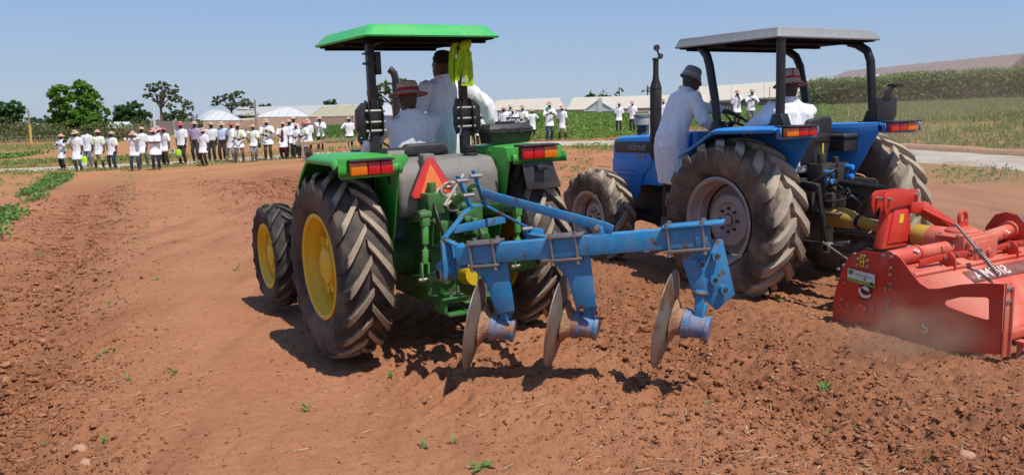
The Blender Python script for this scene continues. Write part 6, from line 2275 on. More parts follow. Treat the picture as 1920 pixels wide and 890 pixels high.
def capsule(mb, pts, rs, n=10, flat=1.0):
    """tube with rounded ends"""
    pts = [Vector(p) for p in pts]
    d0, d1 = (pts[0] - pts[1]).normalized(), (pts[-1] - pts[-2]).normalized()
    P = [pts[0] + d0 * rs[0] * .95, pts[0] + d0 * rs[0] * .6] + pts + [pts[-1] + d1 * rs[-1] * .6, pts[-1] + d1 * rs[-1] * .95]
    R = [rs[0] * .3, rs[0] * .8] + list(rs) + [rs[-1] * .8, rs[-1] * .3]
    return mb.tube(P, R, n, flat=flat)

def hand(mb, w, d, nrm, side, curl=.5, spread=.12, n=7, thumb=.6):
    """palm and five fingers; w wrist, d pointing along the hand, nrm out of the back of the hand"""
    w, d, nrm = Vector(w), Vector(d).normalized(), Vector(nrm)
    nrm = (nrm - d * nrm.dot(d)).normalized()
    s = d.cross(nrm) * side
    rings = []
    for t, a, b in ((-.02, .026, .022), (.02, .033, .019), (.06, .042, .017), (.088, .040, .014)):
        c = w + d * t
        rings.append([c + s * a * math.cos(q) + nrm * b * math.sin(q) for q in np.linspace(0, 2 * math.pi, 10, endpoint=False)])
    mb.loft(rings)
    for k, (off, L) in enumerate(((-.031, .070), (-.011, .080), (.011, .076), (.031, .058))):
        p = w + d * .082 + s * off
        dd = (d + s * off * spread * 30 * .3).normalized()
        c = curl * (1 + .15 * k)
        pts = [p - dd * .02]
        ang = 0
        for i, f in enumerate((.42, .33, .25)):
            ang += c * (.6 if i == 0 else .8)
            pts.append(pts[-1] + (dd * math.cos(ang) - nrm * math.sin(ang)) * (L * f + (.02 if i == 0 else 0)))
        capsule(mb, pts, [.0095, .0090, .0082, .007], n)
    p = w + d * .025 - s * .028
    t1 = (d * .75 - s * thumb - nrm * .25).normalized()
    t2 = (d * .95 - s * thumb * .25 - nrm * .3).normalized()
    capsule(mb, [p, p + t1 * .04, p + t1 * .04 + t2 * .035], [.013, .0115, .009], n)

def head_mesh(mb, T, n=22):
    """skull with brow, nose, lips, chin and ears; T places it (origin at the centre of the head, face +Y)"""
    rings = []
    for z, rx, ry, yo in ((-.125, .030, .035, .030), (-.118, .045, .055, .022), (-.095, .055, .075, .012), (-.06, .063, .086, .004), (-.02, .070, .093, .0), (.02, .074, .097, -.003),
                          (.06, .073, .097, -.006), (.09, .064, .086, -.008), (.112, .046, .062, -.008), (.122, .022, .03, -.008)):
        ring = []
        for i in range(n):
            a = 2 * math.pi * i / n
            x, y = rx * math.cos(a), ry * math.sin(a)
            f = max(0, math.sin(a)) ** 6
            if -.075 < z < .03:
                y += f * {-.06: .008, -.02: .010, .02: .003}.get(z, 0)
            if abs(z - .02) < .001:
                e = math.exp(-((abs(x) - .03) / .014) ** 2) * (1 if y > .04 else 0)
                y -= .012 * e
            ring.append(T @ Vector((x, y + yo, z)))
        rings.append(ring)
    mb.loft(rings)
    # nose, lips, brow, ears
    capsule(mb, [T @ Vector((0, .092, .025)), T @ Vector((0, .108, -.022))], [.011, .017], 8)
    for s in (-1, 1):
        capsule(mb, [T @ Vector((s * .008, .102, -.026)), T @ Vector((s * .016, .096, -.024))], [.011, .009], 6)
        capsule(mb, [T @ Vector((s * .012, .092, .040)), T @ Vector((s * .045, .078, .040))], [.009, .008], 6)
        capsule(mb, [T @ Vector((s * .075, -.005, .02)), T @ Vector((s * .078, -.002, -.025))], [.017, .012], 8, flat=.5)
    for z, r in ((-.055, .0095), (-.069, .0105)):
        capsule(mb, [T @ Vector((-.020, .088, z)), T @ Vector((0, .096, z)), T @ Vector((.020, .088, z))], [r * .7, r, r * .7], 6)

def person(name, loc, yaw, label, hgt=1.72, arms=None, legs=None, lean=0.0, twist=0.0, side_lean=0.0, headturn=0.0, headpitch=.0, hem=.62, sleeve='short', top='coat', topm=None, trou='black', boots=True,
           hat='straw', shorts=False, voxel=.024, hero=False, width=1.0, group=None, hip=.90, pelvis=(0, 0), openc=None, extra=None, mask=False, scarf=False, straps=False, folds=.010, seed=1, M=None, hat_tilt=0.0, coat_flare=1.0):
    """z up, facing +Y; arms: two of (wrist xyz, elbow hint xyz, palm normal xyz, curl) in body units; legs: two of (ankle xyz, knee hint)"""
    k = hgt / 1.72
    root = empty(name, Vector((0, 0, 0)), label, 'person', group)
    root.matrix_basis = M if M is not None else (Matrix.Translation(loc) @ Matrix.Rotation(yaw, 4, 'Z') @ Matrix.Scale(k, 4))
    H = Vector((pelvis[0], pelvis[1], hip))
    UR = Matrix.Rotation(twist, 4, 'Z') @ Matrix.Rotation(-lean, 4, 'X') @ Matrix.Rotation(side_lean, 4, 'Y')
    def U(p, t=1.0):
        """upper body point given for an upright body standing on hip height .90"""
        p = Vector(p) - Vector((0, 0, .90))
        R = (Matrix.Rotation(twist * t, 4, 'Z') @ Matrix.Rotation(-lean * t, 4, 'X') @ Matrix.Rotation(side_lean * t, 4, 'Y')) if t < 1 else UR
        return H + R @ p
    def spine(z):
        t = max(0.0, min(1.0, (z - .86) / .25))
        return t
    def ring(z, rx, ry, yo=0.0, p=2.2, n=18):
        t = spine(z)
        return [U((v.x * width, v.y + yo, z), t) for v in ering((0, 0, 0), rx, ry, None, n, p)]
    body = MB()
    body.loft([ring(.83, .12, .09), ring(.88, .155, .105), ring(.95, .158, .108), ring(1.07, .138, .098), ring(1.22, .160, .108, .005), ring(1.34, .178, .105, .0), ring(1.41, .175, .085), ring(1.445, .12, .068), ring(1.475, .062, .060), ring(1.52, .054, .056, .008), ring(1.555, .052, .056, .012)])
    HT = Matrix.Translation(U((0, .018, 1.605))) @ UR @ Matrix.Rotation(headturn, 4, 'Z') @ Matrix.Rotation(-headpitch, 4, 'X')
    head_mesh(body, HT)
    arms = arms or [((-.24, .03, .80), (-.3, -.4, 0), (-1, .2, 0), .35), ((.24, .03, .80), (.3, -.4, 0), (1, .2, 0), .35)]
    legs = legs or [((-.11, 0, .085), (-.1, 1, 0)), ((.11, 0, .085), (.1, 1, 0))]
    S, E, W, Hd = [], [], [], []
    fing = MB()
    for i, (wr, hint, nrm, curl) in enumerate(arms):
        sgn = -1 if i == 0 else 1
        sh = U((sgn * .185 * width, -.005, 1.395))
        el, w = ik(sh, Vector(wr), .285, .255, hint)
        S.append(sh)
        E.append(el)
        W.append(w)
        d = (w - el).normalized()
        capsule(body, [U((sgn * .14 * width, 0, 1.39)), sh, sh.lerp(el, .45), el], [.05, .056, .047, .038], 12)
        capsule(body, [el, el.lerp(w, .3), w], [.039, .040, .027], 12)
        hand(body if hero else fing, w, d if len(Vector(nrm)) == 3 else d, nrm, sgn, curl)
        if not hero:
            capsule(body, [w, w + d * .06], [.026, .024], 8, flat=.6)
    K, A = [], []
    for i, (an, hint) in enumerate(legs):
        sgn = -1 if i == 0 else 1
        hp = H + Vector((sgn * .085, 0, -.03))
        kn, a = ik(hp, Vector(an), .415, .405, hint)
        K.append(kn)
        A.append(a)
        capsule(body, [hp, hp.lerp(kn, .4), kn], [.088, .078, .055], 12)
        capsule(body, [kn, kn.lerp(a, .35), a], [.054, .056, .036], 12)
        capsule(body, [a + Vector((0, -.03, -.035)), a + Vector((sgn * .02, .12, -.055))], [.038, .030], 8)
    b = fuse(body, 'body', M_SKIN, root, voxel if not hero else .0085, 1 if not hero else 2)
    if not hero:
        # fingers grown out of the palms
        bm = bmesh.new()
        bm.from_mesh(b.data)
        vs = [bm.verts.new(v) for v in fing.v]
        for f in fing.f:
            try:
                bm.faces.new([vs[q] for q in f])
            except ValueError:
                pass
        bmesh.ops.recalc_face_normals(bm, faces=bm.faces)
        bm.to_mesh(b.data)
        bm.free()
        b.data.polygons.foreach_set('use_smooth', [True] * len(b.data.polygons))
    for s in (-1, 1):
        MB().lathe([(-.008, 0), (-.006, .006), (0, .009), (.006, .006), (.008, 0)], HT @ Matrix.Translation((s * .030, .079, .020)), 8).build('eye', M_EYE, b)
    # trousers
    tr = MB()
    if top != 'none':
        tz = 1.0
        tr.loft([ring(.80, .14, .105), ring(.86, .172, .122), ring(.95, .172, .122), ring(tz, .162, .115)])
        for i in (0, 1):
            sgn = -1 if i == 0 else 1
            hp = H + Vector((sgn * .088, 0, -.04))
            end = A[i].lerp(K[i], .04) if not shorts else K[i].lerp(A[i], .12)
            pts, rs = [hp, hp.lerp(K[i], .5), K[i]], [.10, .09, .074]
            if not shorts:
                pts += [K[i].lerp(end, .5), end]
                rs += [.068, .062]
            else:
                pts += [end]
                rs += [.080]
            capsule(tr, pts, rs, 12)
        fuse(tr, 'trousers', M_TROU[trou], root, max(voxel, .028) if not hero else .014, 2, folds=.006, fs=(16, 16, 9), seed=seed)
    # footwear
    for i in (0, 1):
        sgn = -1 if i == 0 else 1
        a, kn = A[i], K[i]
        d = (kn - a).normalized()
        bo = MB()
        if boots:
            bo.tube([a + Vector((0, 0, -.05)), a + d * .06, a + d * .20, a + d * .29], [.055, .056, .066, .072], 12)
        else:
            bo.tube([a + Vector((0, 0, -.05)), a + d * .04], [.05, .047], 10)
        q = Vector((sgn * .12, 1, 0)).normalized()
        pz = Vector((0, 0, 1))
        rr_ = []
        for t, wv, hv in ((-.085, .026, .05), (-.06, .042, .075), (.02, .046, .085), (.09, .05, .06), (.15, .047, .045), (.19, .028, .03)):
            c = a + q * t + pz * (-.083 + hv / 2)
            sd = q.cross(pz)
            rr_.append([c + sd * wv * math.copysign(abs(math.cos(x)) ** .7, math.cos(x)) + pz * hv / 2 * math.copysign(abs(math.sin(x)) ** .6, math.sin(x)) for x in np.linspace(0, 2 * math.pi, 12, endpoint=False)])
        bo.loft(rr_)
        fuse(bo, 'boot' if boots else 'shoe', M_BOOT if boots else M_SHOE, root, .013 if hero else .019, 2 if hero else 1)
    # coat or shirt
    if top in ('coat', 'shirt'):
        ct = MB()
        if top == 'coat':
            prof = [(hem, .20 * coat_flare, .155 * coat_flare), (hem + .12, .198 * coat_flare, .150 * coat_flare), (.86, .192, .142), (.98, .186, .136), (1.10, .178, .128), (1.24, .190, .132), (1.35, .205, .125), (1.42, .190, .102), (1.455, .125, .082), (1.485, .075, .072), (1.505, .066, .068)]
        else:
            prof = [(.93, .178, .126), (1.0, .182, .130), (1.10, .170, .122), (1.24, .182, .126), (1.35, .197, .120), (1.42, .185, .098), (1.455, .122, .08), (1.485, .072, .070), (1.50, .064, .066)]
        rings = []
        for z, rx, ry in prof:
            rg = ring(z, rx, ry, 0, 2.4, 22)
            if z < .84:
                # skirt of the coat follows the thighs
                f = (.86 - z) / .42
                mid = (K[0] + K[1]) / 2 - Vector((0, 0, .455))
                rg = [v + Vector((mid.x - H.x, mid.y - H.y, 0)) * f * .8 for v in rg]
            rings.append(rg)
        ct.loft(rings)
        for i in (0, 1):
            sgn = -1 if i == 0 else 1
            sh, el, w = S[i], E[i], W[i]
            st0 = U((sgn * .12 * width, 0, 1.385))
            if sleeve == 'short':
                capsule(ct, [st0, sh, sh.lerp(el, .55), sh.lerp(el, .93)], [.068, .078, .076, .078], 14)
            else:
                capsule(ct, [st0, sh, sh.lerp(el, .5), el, el.lerp(w, .45), el.lerp(w, .88)], [.068, .080, .072, .066, .058, .052], 14)
        cm = topm or M_COAT
        co = fuse(ct, 'coat' if top == 'coat' else 'shirt', cm, root, .029 if not hero else .0115, 2, folds=folds, fs=(10, 10, 3.2), seed=seed)
        cl = MB()
        for s in (-1, 1):
            pts = [U((s * .062, -.05, 1.495)), U((s * .072, .02, 1.49)), U((s * .05, .085, 1.455)), U((s * .015, .115, 1.40))]
            cl.tube(pts, [.02, .02, .022, .008], 6, flat=.5)
        cl.tube([U((-.062, -.05, 1.495)), U((0, -.082, 1.50)), U((.062, -.05, 1.495))], [.02, .022, .02], 6, flat=.5)
        cl.build('collar', cm, co)
        if top == 'coat' and not hero:
            pl_ = MB()
            pl_.tube([U((0.0, .136, 1.36)), U((.004, .146, 1.2)), U((.004, .141, 1.0)), U((.006, .158, .86), .2), U((.006, .160, max(hem + .03, .60)), 0)], .006, 5)
            pl_.build('placket', M_PLG, co)
        if openc:
            om = MB()
            om.loft([[U((x, y, z), spine(z)) for x, y in ((-wv, yy), (0, yy + .012), (wv, yy))] for z, wv, yy in ((1.40, .03, .112), (1.25, .055, .138), (1.0, .06, .142), (.86, .075, .150), (hem - .25, .11, .145))], caps=False, closed=False)
            om.build('dress_front', M_TROU[openc], co, solid=.012)
    # hat
    if hat:
        hm = HT @ Matrix.Translation((0, -.012, .045)) @ Matrix.Rotation(rad(-4 + hat_tilt), 4, 'X')
        Z = hm @ Matrix.Rotation(rad(-90), 4, 'Y')       # lathe axis X -> Z
        if hat in ('straw', 'pink', 'red'):
            hx = MB().lathe([(.0, .098), (.045, .094), (.085, .086), (.100, .074), (.100, .0)], Z, 24)
            hx.lathe([(-.0, .092), (.012, .10), (.004, .13), (-.012, .168), (-.020, .172), (-.016, .166), (-.002, .13), (.002, .092)], Z, 28)
            ho = hx.build('hat', {'straw': M_STRAW, 'pink': M_HATP, 'red': M_HATR}[hat], root, smooth=50)
            MB().lathe([(.018, .0995), (.020, .1015), (.046, .0975), (.046, .0955)], Z, 24).build('hat_band', (M_HATR if hero else M_HATP) if hat != 'red' else M_STRAW, ho, smooth=50)
            MB().lathe([(.100, .078), (.104, .070), (.103, .0)], Z, 20).build('hat_top', (M_HATR if hero else M_HATP) if hat == 'straw' else (M_STRAW if hat == 'pink' else M_HATP), ho, smooth=50)
            MB().lathe([(-.022, .172), (-.014, .176), (-.010, .168), (-.024, .165)], Z, 28, close=True).build('hat_rim', M_HATR if hat != 'pink' else M_HATP, ho, smooth=50)
        elif hat == 'tall':
            hx = MB().lathe([(-.030, .150), (-.024, .152), (.005, .112), (.035, .102), (.115, .092), (.125, .078), (.118, .07), (.112, .0)], Z, 32)
            hx.lathe([(-.034, .148), (-.03, .150), (.0, .105), (-.004, .10)], Z, 32)
            ho = hx.build('hat', M_STRAW, root, smooth=50)
            MB().lathe([(.028, .1045), (.030, .107), (.050, .104), (.050, .100)], Z, 28).build('hat_band', M_HATR, ho, smooth=50)
            MB().lathe([(.121, .084), (.128, .074), (.122, .068), (.115, .0)], Z, 28).build('hat_top', M_HATR, ho, smooth=50)
            MB().lathe([(-.036, .147), (-.030, .156), (-.024, .150), (-.030, .144)], Z, 32, close=True).build('hat_rim', M_HATR, ho, smooth=50)
            for a in (.6, 2.7, 4.8):
                MB().tube([Z @ Vector((x, (r + .002) * math.cos(a), (r + .002) * math.sin(a))) for x, r in ((.05, .101), (.08, .098), (.115, .093))], .0045, 6).build('hat_stripe', M_HATR, ho)
        elif hat == 'bucket':
            hx = MB().lathe([(-.035, .116), (-.03, .118), (.0, .102), (.03, .099), (.075, .092), (.095, .075), (.101, .0)], Z, 32)
            hx.lathe([(-.036, .114), (-.034, .117), (.0, .098)], Z, 32)
            ho = hx.build('hat', M_HATG, root, smooth=50)
            MB().lathe([(.004, .1035), (.006, .1055), (.014, .1045), (.014, .102)], Z, 28).build('hat_seam', M_PLG, ho, smooth=50)
    else:
        MB().lathe([(-.015, .078), (.02, .083), (.06, .078), (.085, .062), (.10, .03), (.104, 0)], HT @ Matrix.Translation((0, -.012, .022)) @ Matrix.Diagonal((1, 1.2, 1, 1)) @ Matrix.Rotation(rad(-90), 4, 'Y'), 24).build('hair', M_HAIR, root, smooth=60)
    if mask:
        mk = MB()
        mk.loft([[HT @ Vector((x, y, z)) for x, y in ((-.062, .045), (-.045, .086), (0, .115 if z > -.08 else .10), (.045, .086), (.062, .045))] for z in (-.012, -.045, -.09, -.112)], caps=False, closed=False)
        mk.build('face_mask', M_MASK, b, solid=.006)
    if scarf:
        MB().tube([U((-.05, .09, 1.47)), U((.0, .135, 1.40)), U((.01, .155, 1.27))], [.016, .02, .01], 6).build('lanyard', M_REDC, root)
    if straps:
        for s in (-1, 1):
            MB().tube([U((s * .10, -.11, 1.42)), U((s * .105, .0, 1.475)), U((s * .115, .11, 1.38)), U((s * .12, .150, 1.22)), U((s * .15, .10, 1.08))], .018, 6, flat=.6).build('strap', M_LIME, root)
    root['_W'] = [list(root.matrix_basis @ w) for w in W]
    return root

# ---- hero figures on the machines (local frames of the tractors)
GF = FR['g']
def seat_legs(y, z, w=.2, dy=.34):
    return [((-w, y + dy, z), (-.1, .6, 1)), ((w, y + dy, z), (.1, .6, 1))]
# seated driver on the green tractor: faces +Y of the tractor
person('person', None, 0, 'seated driver of the green tractor in white coat and red rimmed straw hat', hero=True, M=GF @ Matrix.Translation((-.03, .20, .50)), hip=.88, pelvis=(0, 0), lean=.05, width=1.12,
       arms=[((-.24, .50, 1.12), (-1, -.3, -.6), (-.3, .2, 1), 1.1), ((.22, .46, 1.10), (1, -.3, -.6), (.3, .2, 1), 1.1)], legs=[((-.20, .62, .20), (-.1, .5, 1)), ((.20, .62, .20), (.1, .5, 1))],
       hat='straw', sleeve='long', hem=.80, seed=3, headturn=.15, trou='navy', folds=.019)
# standing man on the green tractor, right side, looking ahead and leaning on the fender
person('person', None, 0, 'bareheaded man in long white coat standing on the green tractor beside its driver', hero=True, M=GF @ Matrix.Translation((.50, .56, .72)) @ Matrix.Rotation(rad(4), 4, 'Z') @ Matrix.Scale(1.045, 4), lean=.06, width=1.03,
       arms=[((-.26, .16, .95), (-1, -.6, -.2), (-1, .1, 0), .5), ((.50, -.02, .98), (1, -.2, .6), (.6, .3, .6), .3)], legs=[((-.12, .02, .0), (-.1, 1, 0)), ((.12, .05, .0), (.1, 1, 0))],
       hat=None, sleeve='long', hem=.50, seed=8, headturn=.3, headpitch=-.2, trou='navy', folds=.018)
# man standing on the near step of the blue tractor, leaning to the driver
BF = FR['b']
person('person', None, 0, 'man in grey cloth hat standing on the step of the blue tractor', hero=True, M=BF @ Matrix.Translation((-.63, 1.0, .60)) @ Matrix.Rotation(rad(-98), 4, 'Z') @ Matrix.Scale(1.0, 4), lean=.36, width=1.04,
       arms=[((.16, .52, 1.22), (-.2, -.3, -1), (0, -.2, 1), .12), ((.34, .36, .99), (.7, -.5, -.8), (.2, -.1, 1), .3)], legs=[((-.10, -.02, .0), (-.1, 1, 0)), ((.10, .06, .0), (.1, 1, 0))],
       hat='bucket', sleeve='long', hem=.46, seed=14, headturn=-.45, headpitch=-.05, trou='black', folds=.013, pelvis=(0, -.06), hat_tilt=-4)
# driver of the blue tractor
person('person', None, 0, 'seated driver of the blue tractor in tall straw hat with red bands', hero=True, M=BF @ Matrix.Translation((-.20, -.22, .41)) @ Matrix.Rotation(rad(-8), 4, 'Z') @ Matrix.Scale(1.03, 4), hip=.88, lean=.12, width=1.12,
       arms=[((-.22, .48, 1.10), (-1, -.3, -.6), (-.3, .2, 1), 1.1), ((.10, .46, 1.10), (1, -.3, -.6), (.3, .2, 1), 1.1)], legs=[((-.20, .62, .20), (-.1, .5, 1)), ((.20, .62, .20), (.1, .5, 1))],
       hat='tall', sleeve='long', hem=.80, seed=21, headturn=.12, headpitch=.08, side_lean=.05, trou='navy', folds=.017, hat_tilt=6)

# ---- the crowd
def stand(px, pyt, pyf):
    """feet point on the ground for a pixel, and the figure height"""
    z = 0.0
    for _ in range(25):
        p = on_z(px, pyf, z)
        z = gz(p.x, p.y) + (.05 if float(road_dist(np.array([p.x]), np.array([p.y]))[0]) < 1.4 else 0)
    p = on_z(px, pyf, z)
    top = place(px, pyt, p.y)
    return p, top.z - p.z

DN = ((-.27, .02, .80), (-.3, -.5, 0), (-1, .2, 0), .35)
def R_(a):
    (x, y, z), h, n, c = a
    return ((-x, y, z), (-h[0], h[1], h[2]), (-n[0], n[1], n[2]), c)
HIP = ((-.21, .05, 1.00), (-1, -.25, .0), (-.4, -.9, .2), .6)
FOLD = ((.10, .20, 1.16), (-1, .1, -.5), (0, 1, .2), .4)
CHEST = ((-.06, .27, 1.22), (-1, -.2, -.8), (-.3, .7, -.5), .7)
WAIST = ((-.06, .27, 1.05), (-1, -.3, -.4), (-.2, .8, -.3), .6)
FACE = ((-.07, .20, 1.53), (-1, .2, -.6), (-.3, .6, .2), .8)
POCK = ((-.20, .08, .86), (-.8, -.6, 0), (-1, .2, 0), .6)
CHIN = ((.02, .16, 1.47), (-.8, .2, -1), (0, .8, 0), .8)
WIDE = [((-.16, .0, .085), (-.2, 1, 0)), ((.16, .0, .085), (.2, 1, 0))]
STEP = [((-.12, .05, .085), (-.1, 1, 0)), ((.26, .08, .085), (.4, 1, 0))]
CLOSE = [((-.08, .0, .085), (-.1, 1, 0)), ((.08, .03, .085), (.1, 1, 0))]
CROWD = [
 # px, top, feet, yaw(deg), label, options    (left/right hand as seen on the body: index 0 is the body's left when facing us -> picture right is handled by yaw 180)
 (120, 249, 318, 170, 'person at far left in white coat holding a dark tablet in both hands', dict(arms=[CHEST, R_(CHEST)], hat='pink', hem=.55, legs=CLOSE, boots=True)),
 (149, 242, 321, 178, 'person in long white coat and pink hat carrying a lime and white bag', dict(arms=[((-.22, .10, .84), (-.3, -.5, 0), (-1, .2, 0), .9), HIP and R_(HIP)], hat='pink', hem=.50, trou='faded')),
 (168, 242, 313, 172, 'bareheaded man in white shirt and faded jeans behind the bag carrier', dict(hat=None, trou='faded', boots=False, hem=.72)),
 (188, 241, 318, 180, 'person with lime straps over white coat, khaki shorts and black boots', dict(straps=True, shorts=True, trou='khaki', hat='pink', hem=.66, legs=WIDE)),
 (213, 244, 318, 185, 'person with one hand on hip, navy trousers tucked into black boots', dict(arms=[DN, R_(HIP)], trou='navy', hat='straw', hem=.66, legs=WIDE, straps=True)),
 (255, 244, 320, 180, 'person raising both hands to the face to take a photo, in jeans', dict(arms=[FACE, R_(FACE)], trou='jeans', hat='pink', hem=.66, legs=WIDE, width=1.12)),
 (269, 236, 312, 190, 'person half hidden behind the photographer, one leg stepping out', dict(hat='pink', trou='camo', legs=[((-.26, .08, .085), (-.4, 1, 0)), ((.1, 0, .085), (.1, 1, 0))])),
 (294, 238, 318, 178, 'person with folded arms in loose white coat and patterned trousers', dict(arms=[FOLD, R_(FOLD)], trou='navy', hat='pink', hem=.62, width=1.1)),
 (303, 235, 309, 180, 'person mostly hidden between the folded arms person and the red scarf person', dict(hat='pink')),
 (313, 236, 309, 176, 'person with red scarf at the neck holding a green and white book', dict(scarf=True, hat='red', arms=[((-.30, .06, .82), (-.3, -.5, 0), (-1, .2, 0), .9), R_(DN)], hem=.62)),
 (344, 226, 308, 182, 'man in loose white shirt and red hat with a lime bag beside him', dict(arms=[POCK, R_(POCK)], hat='red', hem=.78, boots=False, coat_flare=.95, width=1.08)),
 (369, 225, 303, 186, 'man in mauve shirt and pale hat behind the short person', dict(topm=M_MAUVE, hat='straw', top='shirt', boots=False, trou='black')),
 (384, 238, 311, 180, 'short person in front with white coat to the knees and pink hat', dict(hat='pink', hem=.60, width=1.05, trou='black')),
 (399, 227, 303, 182, 'man in white t-shirt and black trousers right of the short person', dict(top='shirt', hat='straw', boots=False, trou='black', width=1.1)),
 (419, 226, 302, 176, 'man in pale blue shirt with a hand on his hip and dark trousers', dict(top='shirt', topm=M_SHIRTB, arms=[HIP, R_(DN)], hat='straw', boots=False, trou='black', sleeve='short')),
 (437, 227, 303, 172, 'person in red hat half hidden behind the one with clasped hands', dict(hat='red', trou='grey', arms=[HIP, R_(HIP)], legs=[((-.12, .0, .085), (-.1, 1, 0)), ((.26, .12, .085), (.3, 1, 0))])),
 (450, 229, 305, 182, 'person clasping hands in front, patterned trousers and black boots', dict(arms=[WAIST, R_(WAIST)], trou='check', hat='straw', scarf=True, hem=.66, straps=True, legs=WIDE)),
 (478, 231, 303, 184, 'person in grey trousers with open white coat and a dark book at the side', dict(trou='grey', hat='straw', hem=.72, arms=[((-.24, .10, .86), (-.6, -.4, 0), (-1, .2, 0), .8), R_(HIP)], straps=True, legs=CLOSE)),
 (504, 221, 300, 182, 'tall person in camouflage trousers writing with both forearms raised', dict(trou='camo', hat='straw', arms=[CHEST, R_(WAIST)], hem=.66, width=1.15, straps=True)),
 (533, 226, 298, 170, 'woman in open white coat over a dark maroon dress', dict(openc='maroon', trou='maroon', hat='pink', hem=.55, boots=False, arms=[DN, R_(WAIST)])),
 (544, 222, 296, 188, 'bearded person just behind the woman in the maroon dress', dict(hat='straw')),
 (553, 217, 291, 180, 'tallest person at the back of the group by the wooden beam', dict(hat='straw')),
 (557, 229, 297, 180, 'person leaning on the left end of the wooden beam', dict(hat='pink', arms=[WAIST, R_(WAIST)], hem=.68)),
 (573, 226, 296, 178, 'person in green face mask with lime straps behind the wooden beam', dict(mask=True, hat='red', straps=True, arms=[WAIST, R_(WAIST)], trou='jeans', legs=STEP)),
 (579, 222, 290, 184, 'person in the back row right behind the masked person', dict(hat='pink')),
 (602, 216, 284, 172, 'person with a hand to the chin standing right of the wooden beam post', dict(arms=[R_(R_(WAIST)), R_(CHIN)], hat='pink', hem=.74)),
 (656, 218, 282, 180, 'person with hand on hip and dark strap, left of the green tractor', dict(arms=[DN, R_(HIP)], hat='straw', width=1.12, hem=.74)),
 (683, 218, 282, 176, 'person partly hidden by the left canopy post of the green tractor', dict(hat='pink', straps=True)),
 (900, 212, 276, 180, 'person seen between the right canopy post and the standing man', dict(hat='straw', straps=True)),
 (893, 204, 270, 176, 'person with a phone at the face just behind the right canopy post', dict(hat=None, arms=[FACE, R_(DN)])),
 (945, 198, 266, 186, 'person with pale blue shadowed coat, leftmost behind the tool box', dict(hat='pink')),
 (957, 195, 262, 178, 'person in green mask at the back behind the black board', dict(mask=True, hat='straw')),
 (963, 202, 268, 178, 'person resting both arms on top of a black board with white letters', dict(hat='straw', arms=[((.10, .26, 1.08), (-1, .1, -.5), (0, 1, .2), .4), R_(((.10, .26, 1.08), (-1, .1, -.5), (0, 1, .2), .4))])),
 (980, 195, 265, 176, 'person with lime strap standing right of the black board', dict(hat='straw', straps=True, trou='grey', arms=[WAIST, R_(WAIST)])),
 (998, 203, 259, 190, 'short person in knee length white coat with one sleeve out to the side', dict(hat='straw', hem=.50, arms=[((-.34, -.02, .95), (-1, 0, .2), (-1, .2, 0), .4), R_(DN)])),
 (1030, 188, 264, 176, 'tall person in jeans and tall boots holding a green book at the chest', dict(trou='jeans', hat='straw', arms=[CHEST, R_(CHEST)], hem=.66)),
 (1055, 196, 262, 184, 'person in white coat, bare knees and black boots beside the tall one', dict(shorts=True, trou='khaki', hat='pink', hem=.58, arms=[POCK, R_(POCK)], legs=WIDE)),
 (1160, 191, 247, 180, 'person in white coat standing alone in the green crop, left of two', dict(hat='straw', hem=.66, arms=[DN, R_(POCK)])),
 (1186, 190, 246, 174, 'person in white coat beside the blue tractor air bowl, right of two', dict(hat='pink', hem=.70)),
 (1242, 190, 246, 180, 'person almost hidden behind the exhaust stack of the blue tractor', dict(hat='straw')),
 (1380, 181, 236, 184, 'person in white coat with hand to the mouth, left of two under the blue canopy', dict(hat='straw', arms=[CHIN, R_(DN)])),
 (1407, 178, 236, 178, 'person in white coat and patterned trousers, right of two under the blue canopy', dict(hat='straw', trou='check', arms=[CHEST, R_(CHEST)], hem=.72)),
]
PEOPLE = {}
for i, (px, pt, pf, yw, lab, kw) in enumerate(CROWD):
    p, h = stand(px, pt, pf)
    hat = kw.get('hat', 'straw')
    h = h / (1.045 if hat else 1.0)
    h = max(1.38, min(1.98, h))
    rr_ = random.Random(i * 7 + 3)
    yw += rr_.uniform(-24, 24)
    kw.setdefault('headturn', rr_.uniform(-.6, .6))
    kw.setdefault('headpitch', rr_.uniform(-.25, .12))
    kw.setdefault('twist', rr_.uniform(-.18, .18))
    kw.setdefault('side_lean', rr_.uniform(-.05, .05))
    kw.setdefault('lean', rr_.uniform(-.03, .09))
    kw.setdefault('width', rr_.uniform(.92, 1.1))
    kw.setdefault('hem', rr_.uniform(.56, .74))
    kw.setdefault('coat_flare', rr_.uniform(.94, 1.12))
    kw.setdefault('hat_tilt', rr_.uniform(-9, 7))
    PEOPLE[px] = person('person', p, rad(yw), lab, hgt=h, group='people watching the tractors from the road', seed=30 + i * 3, folds=.007, **kw)

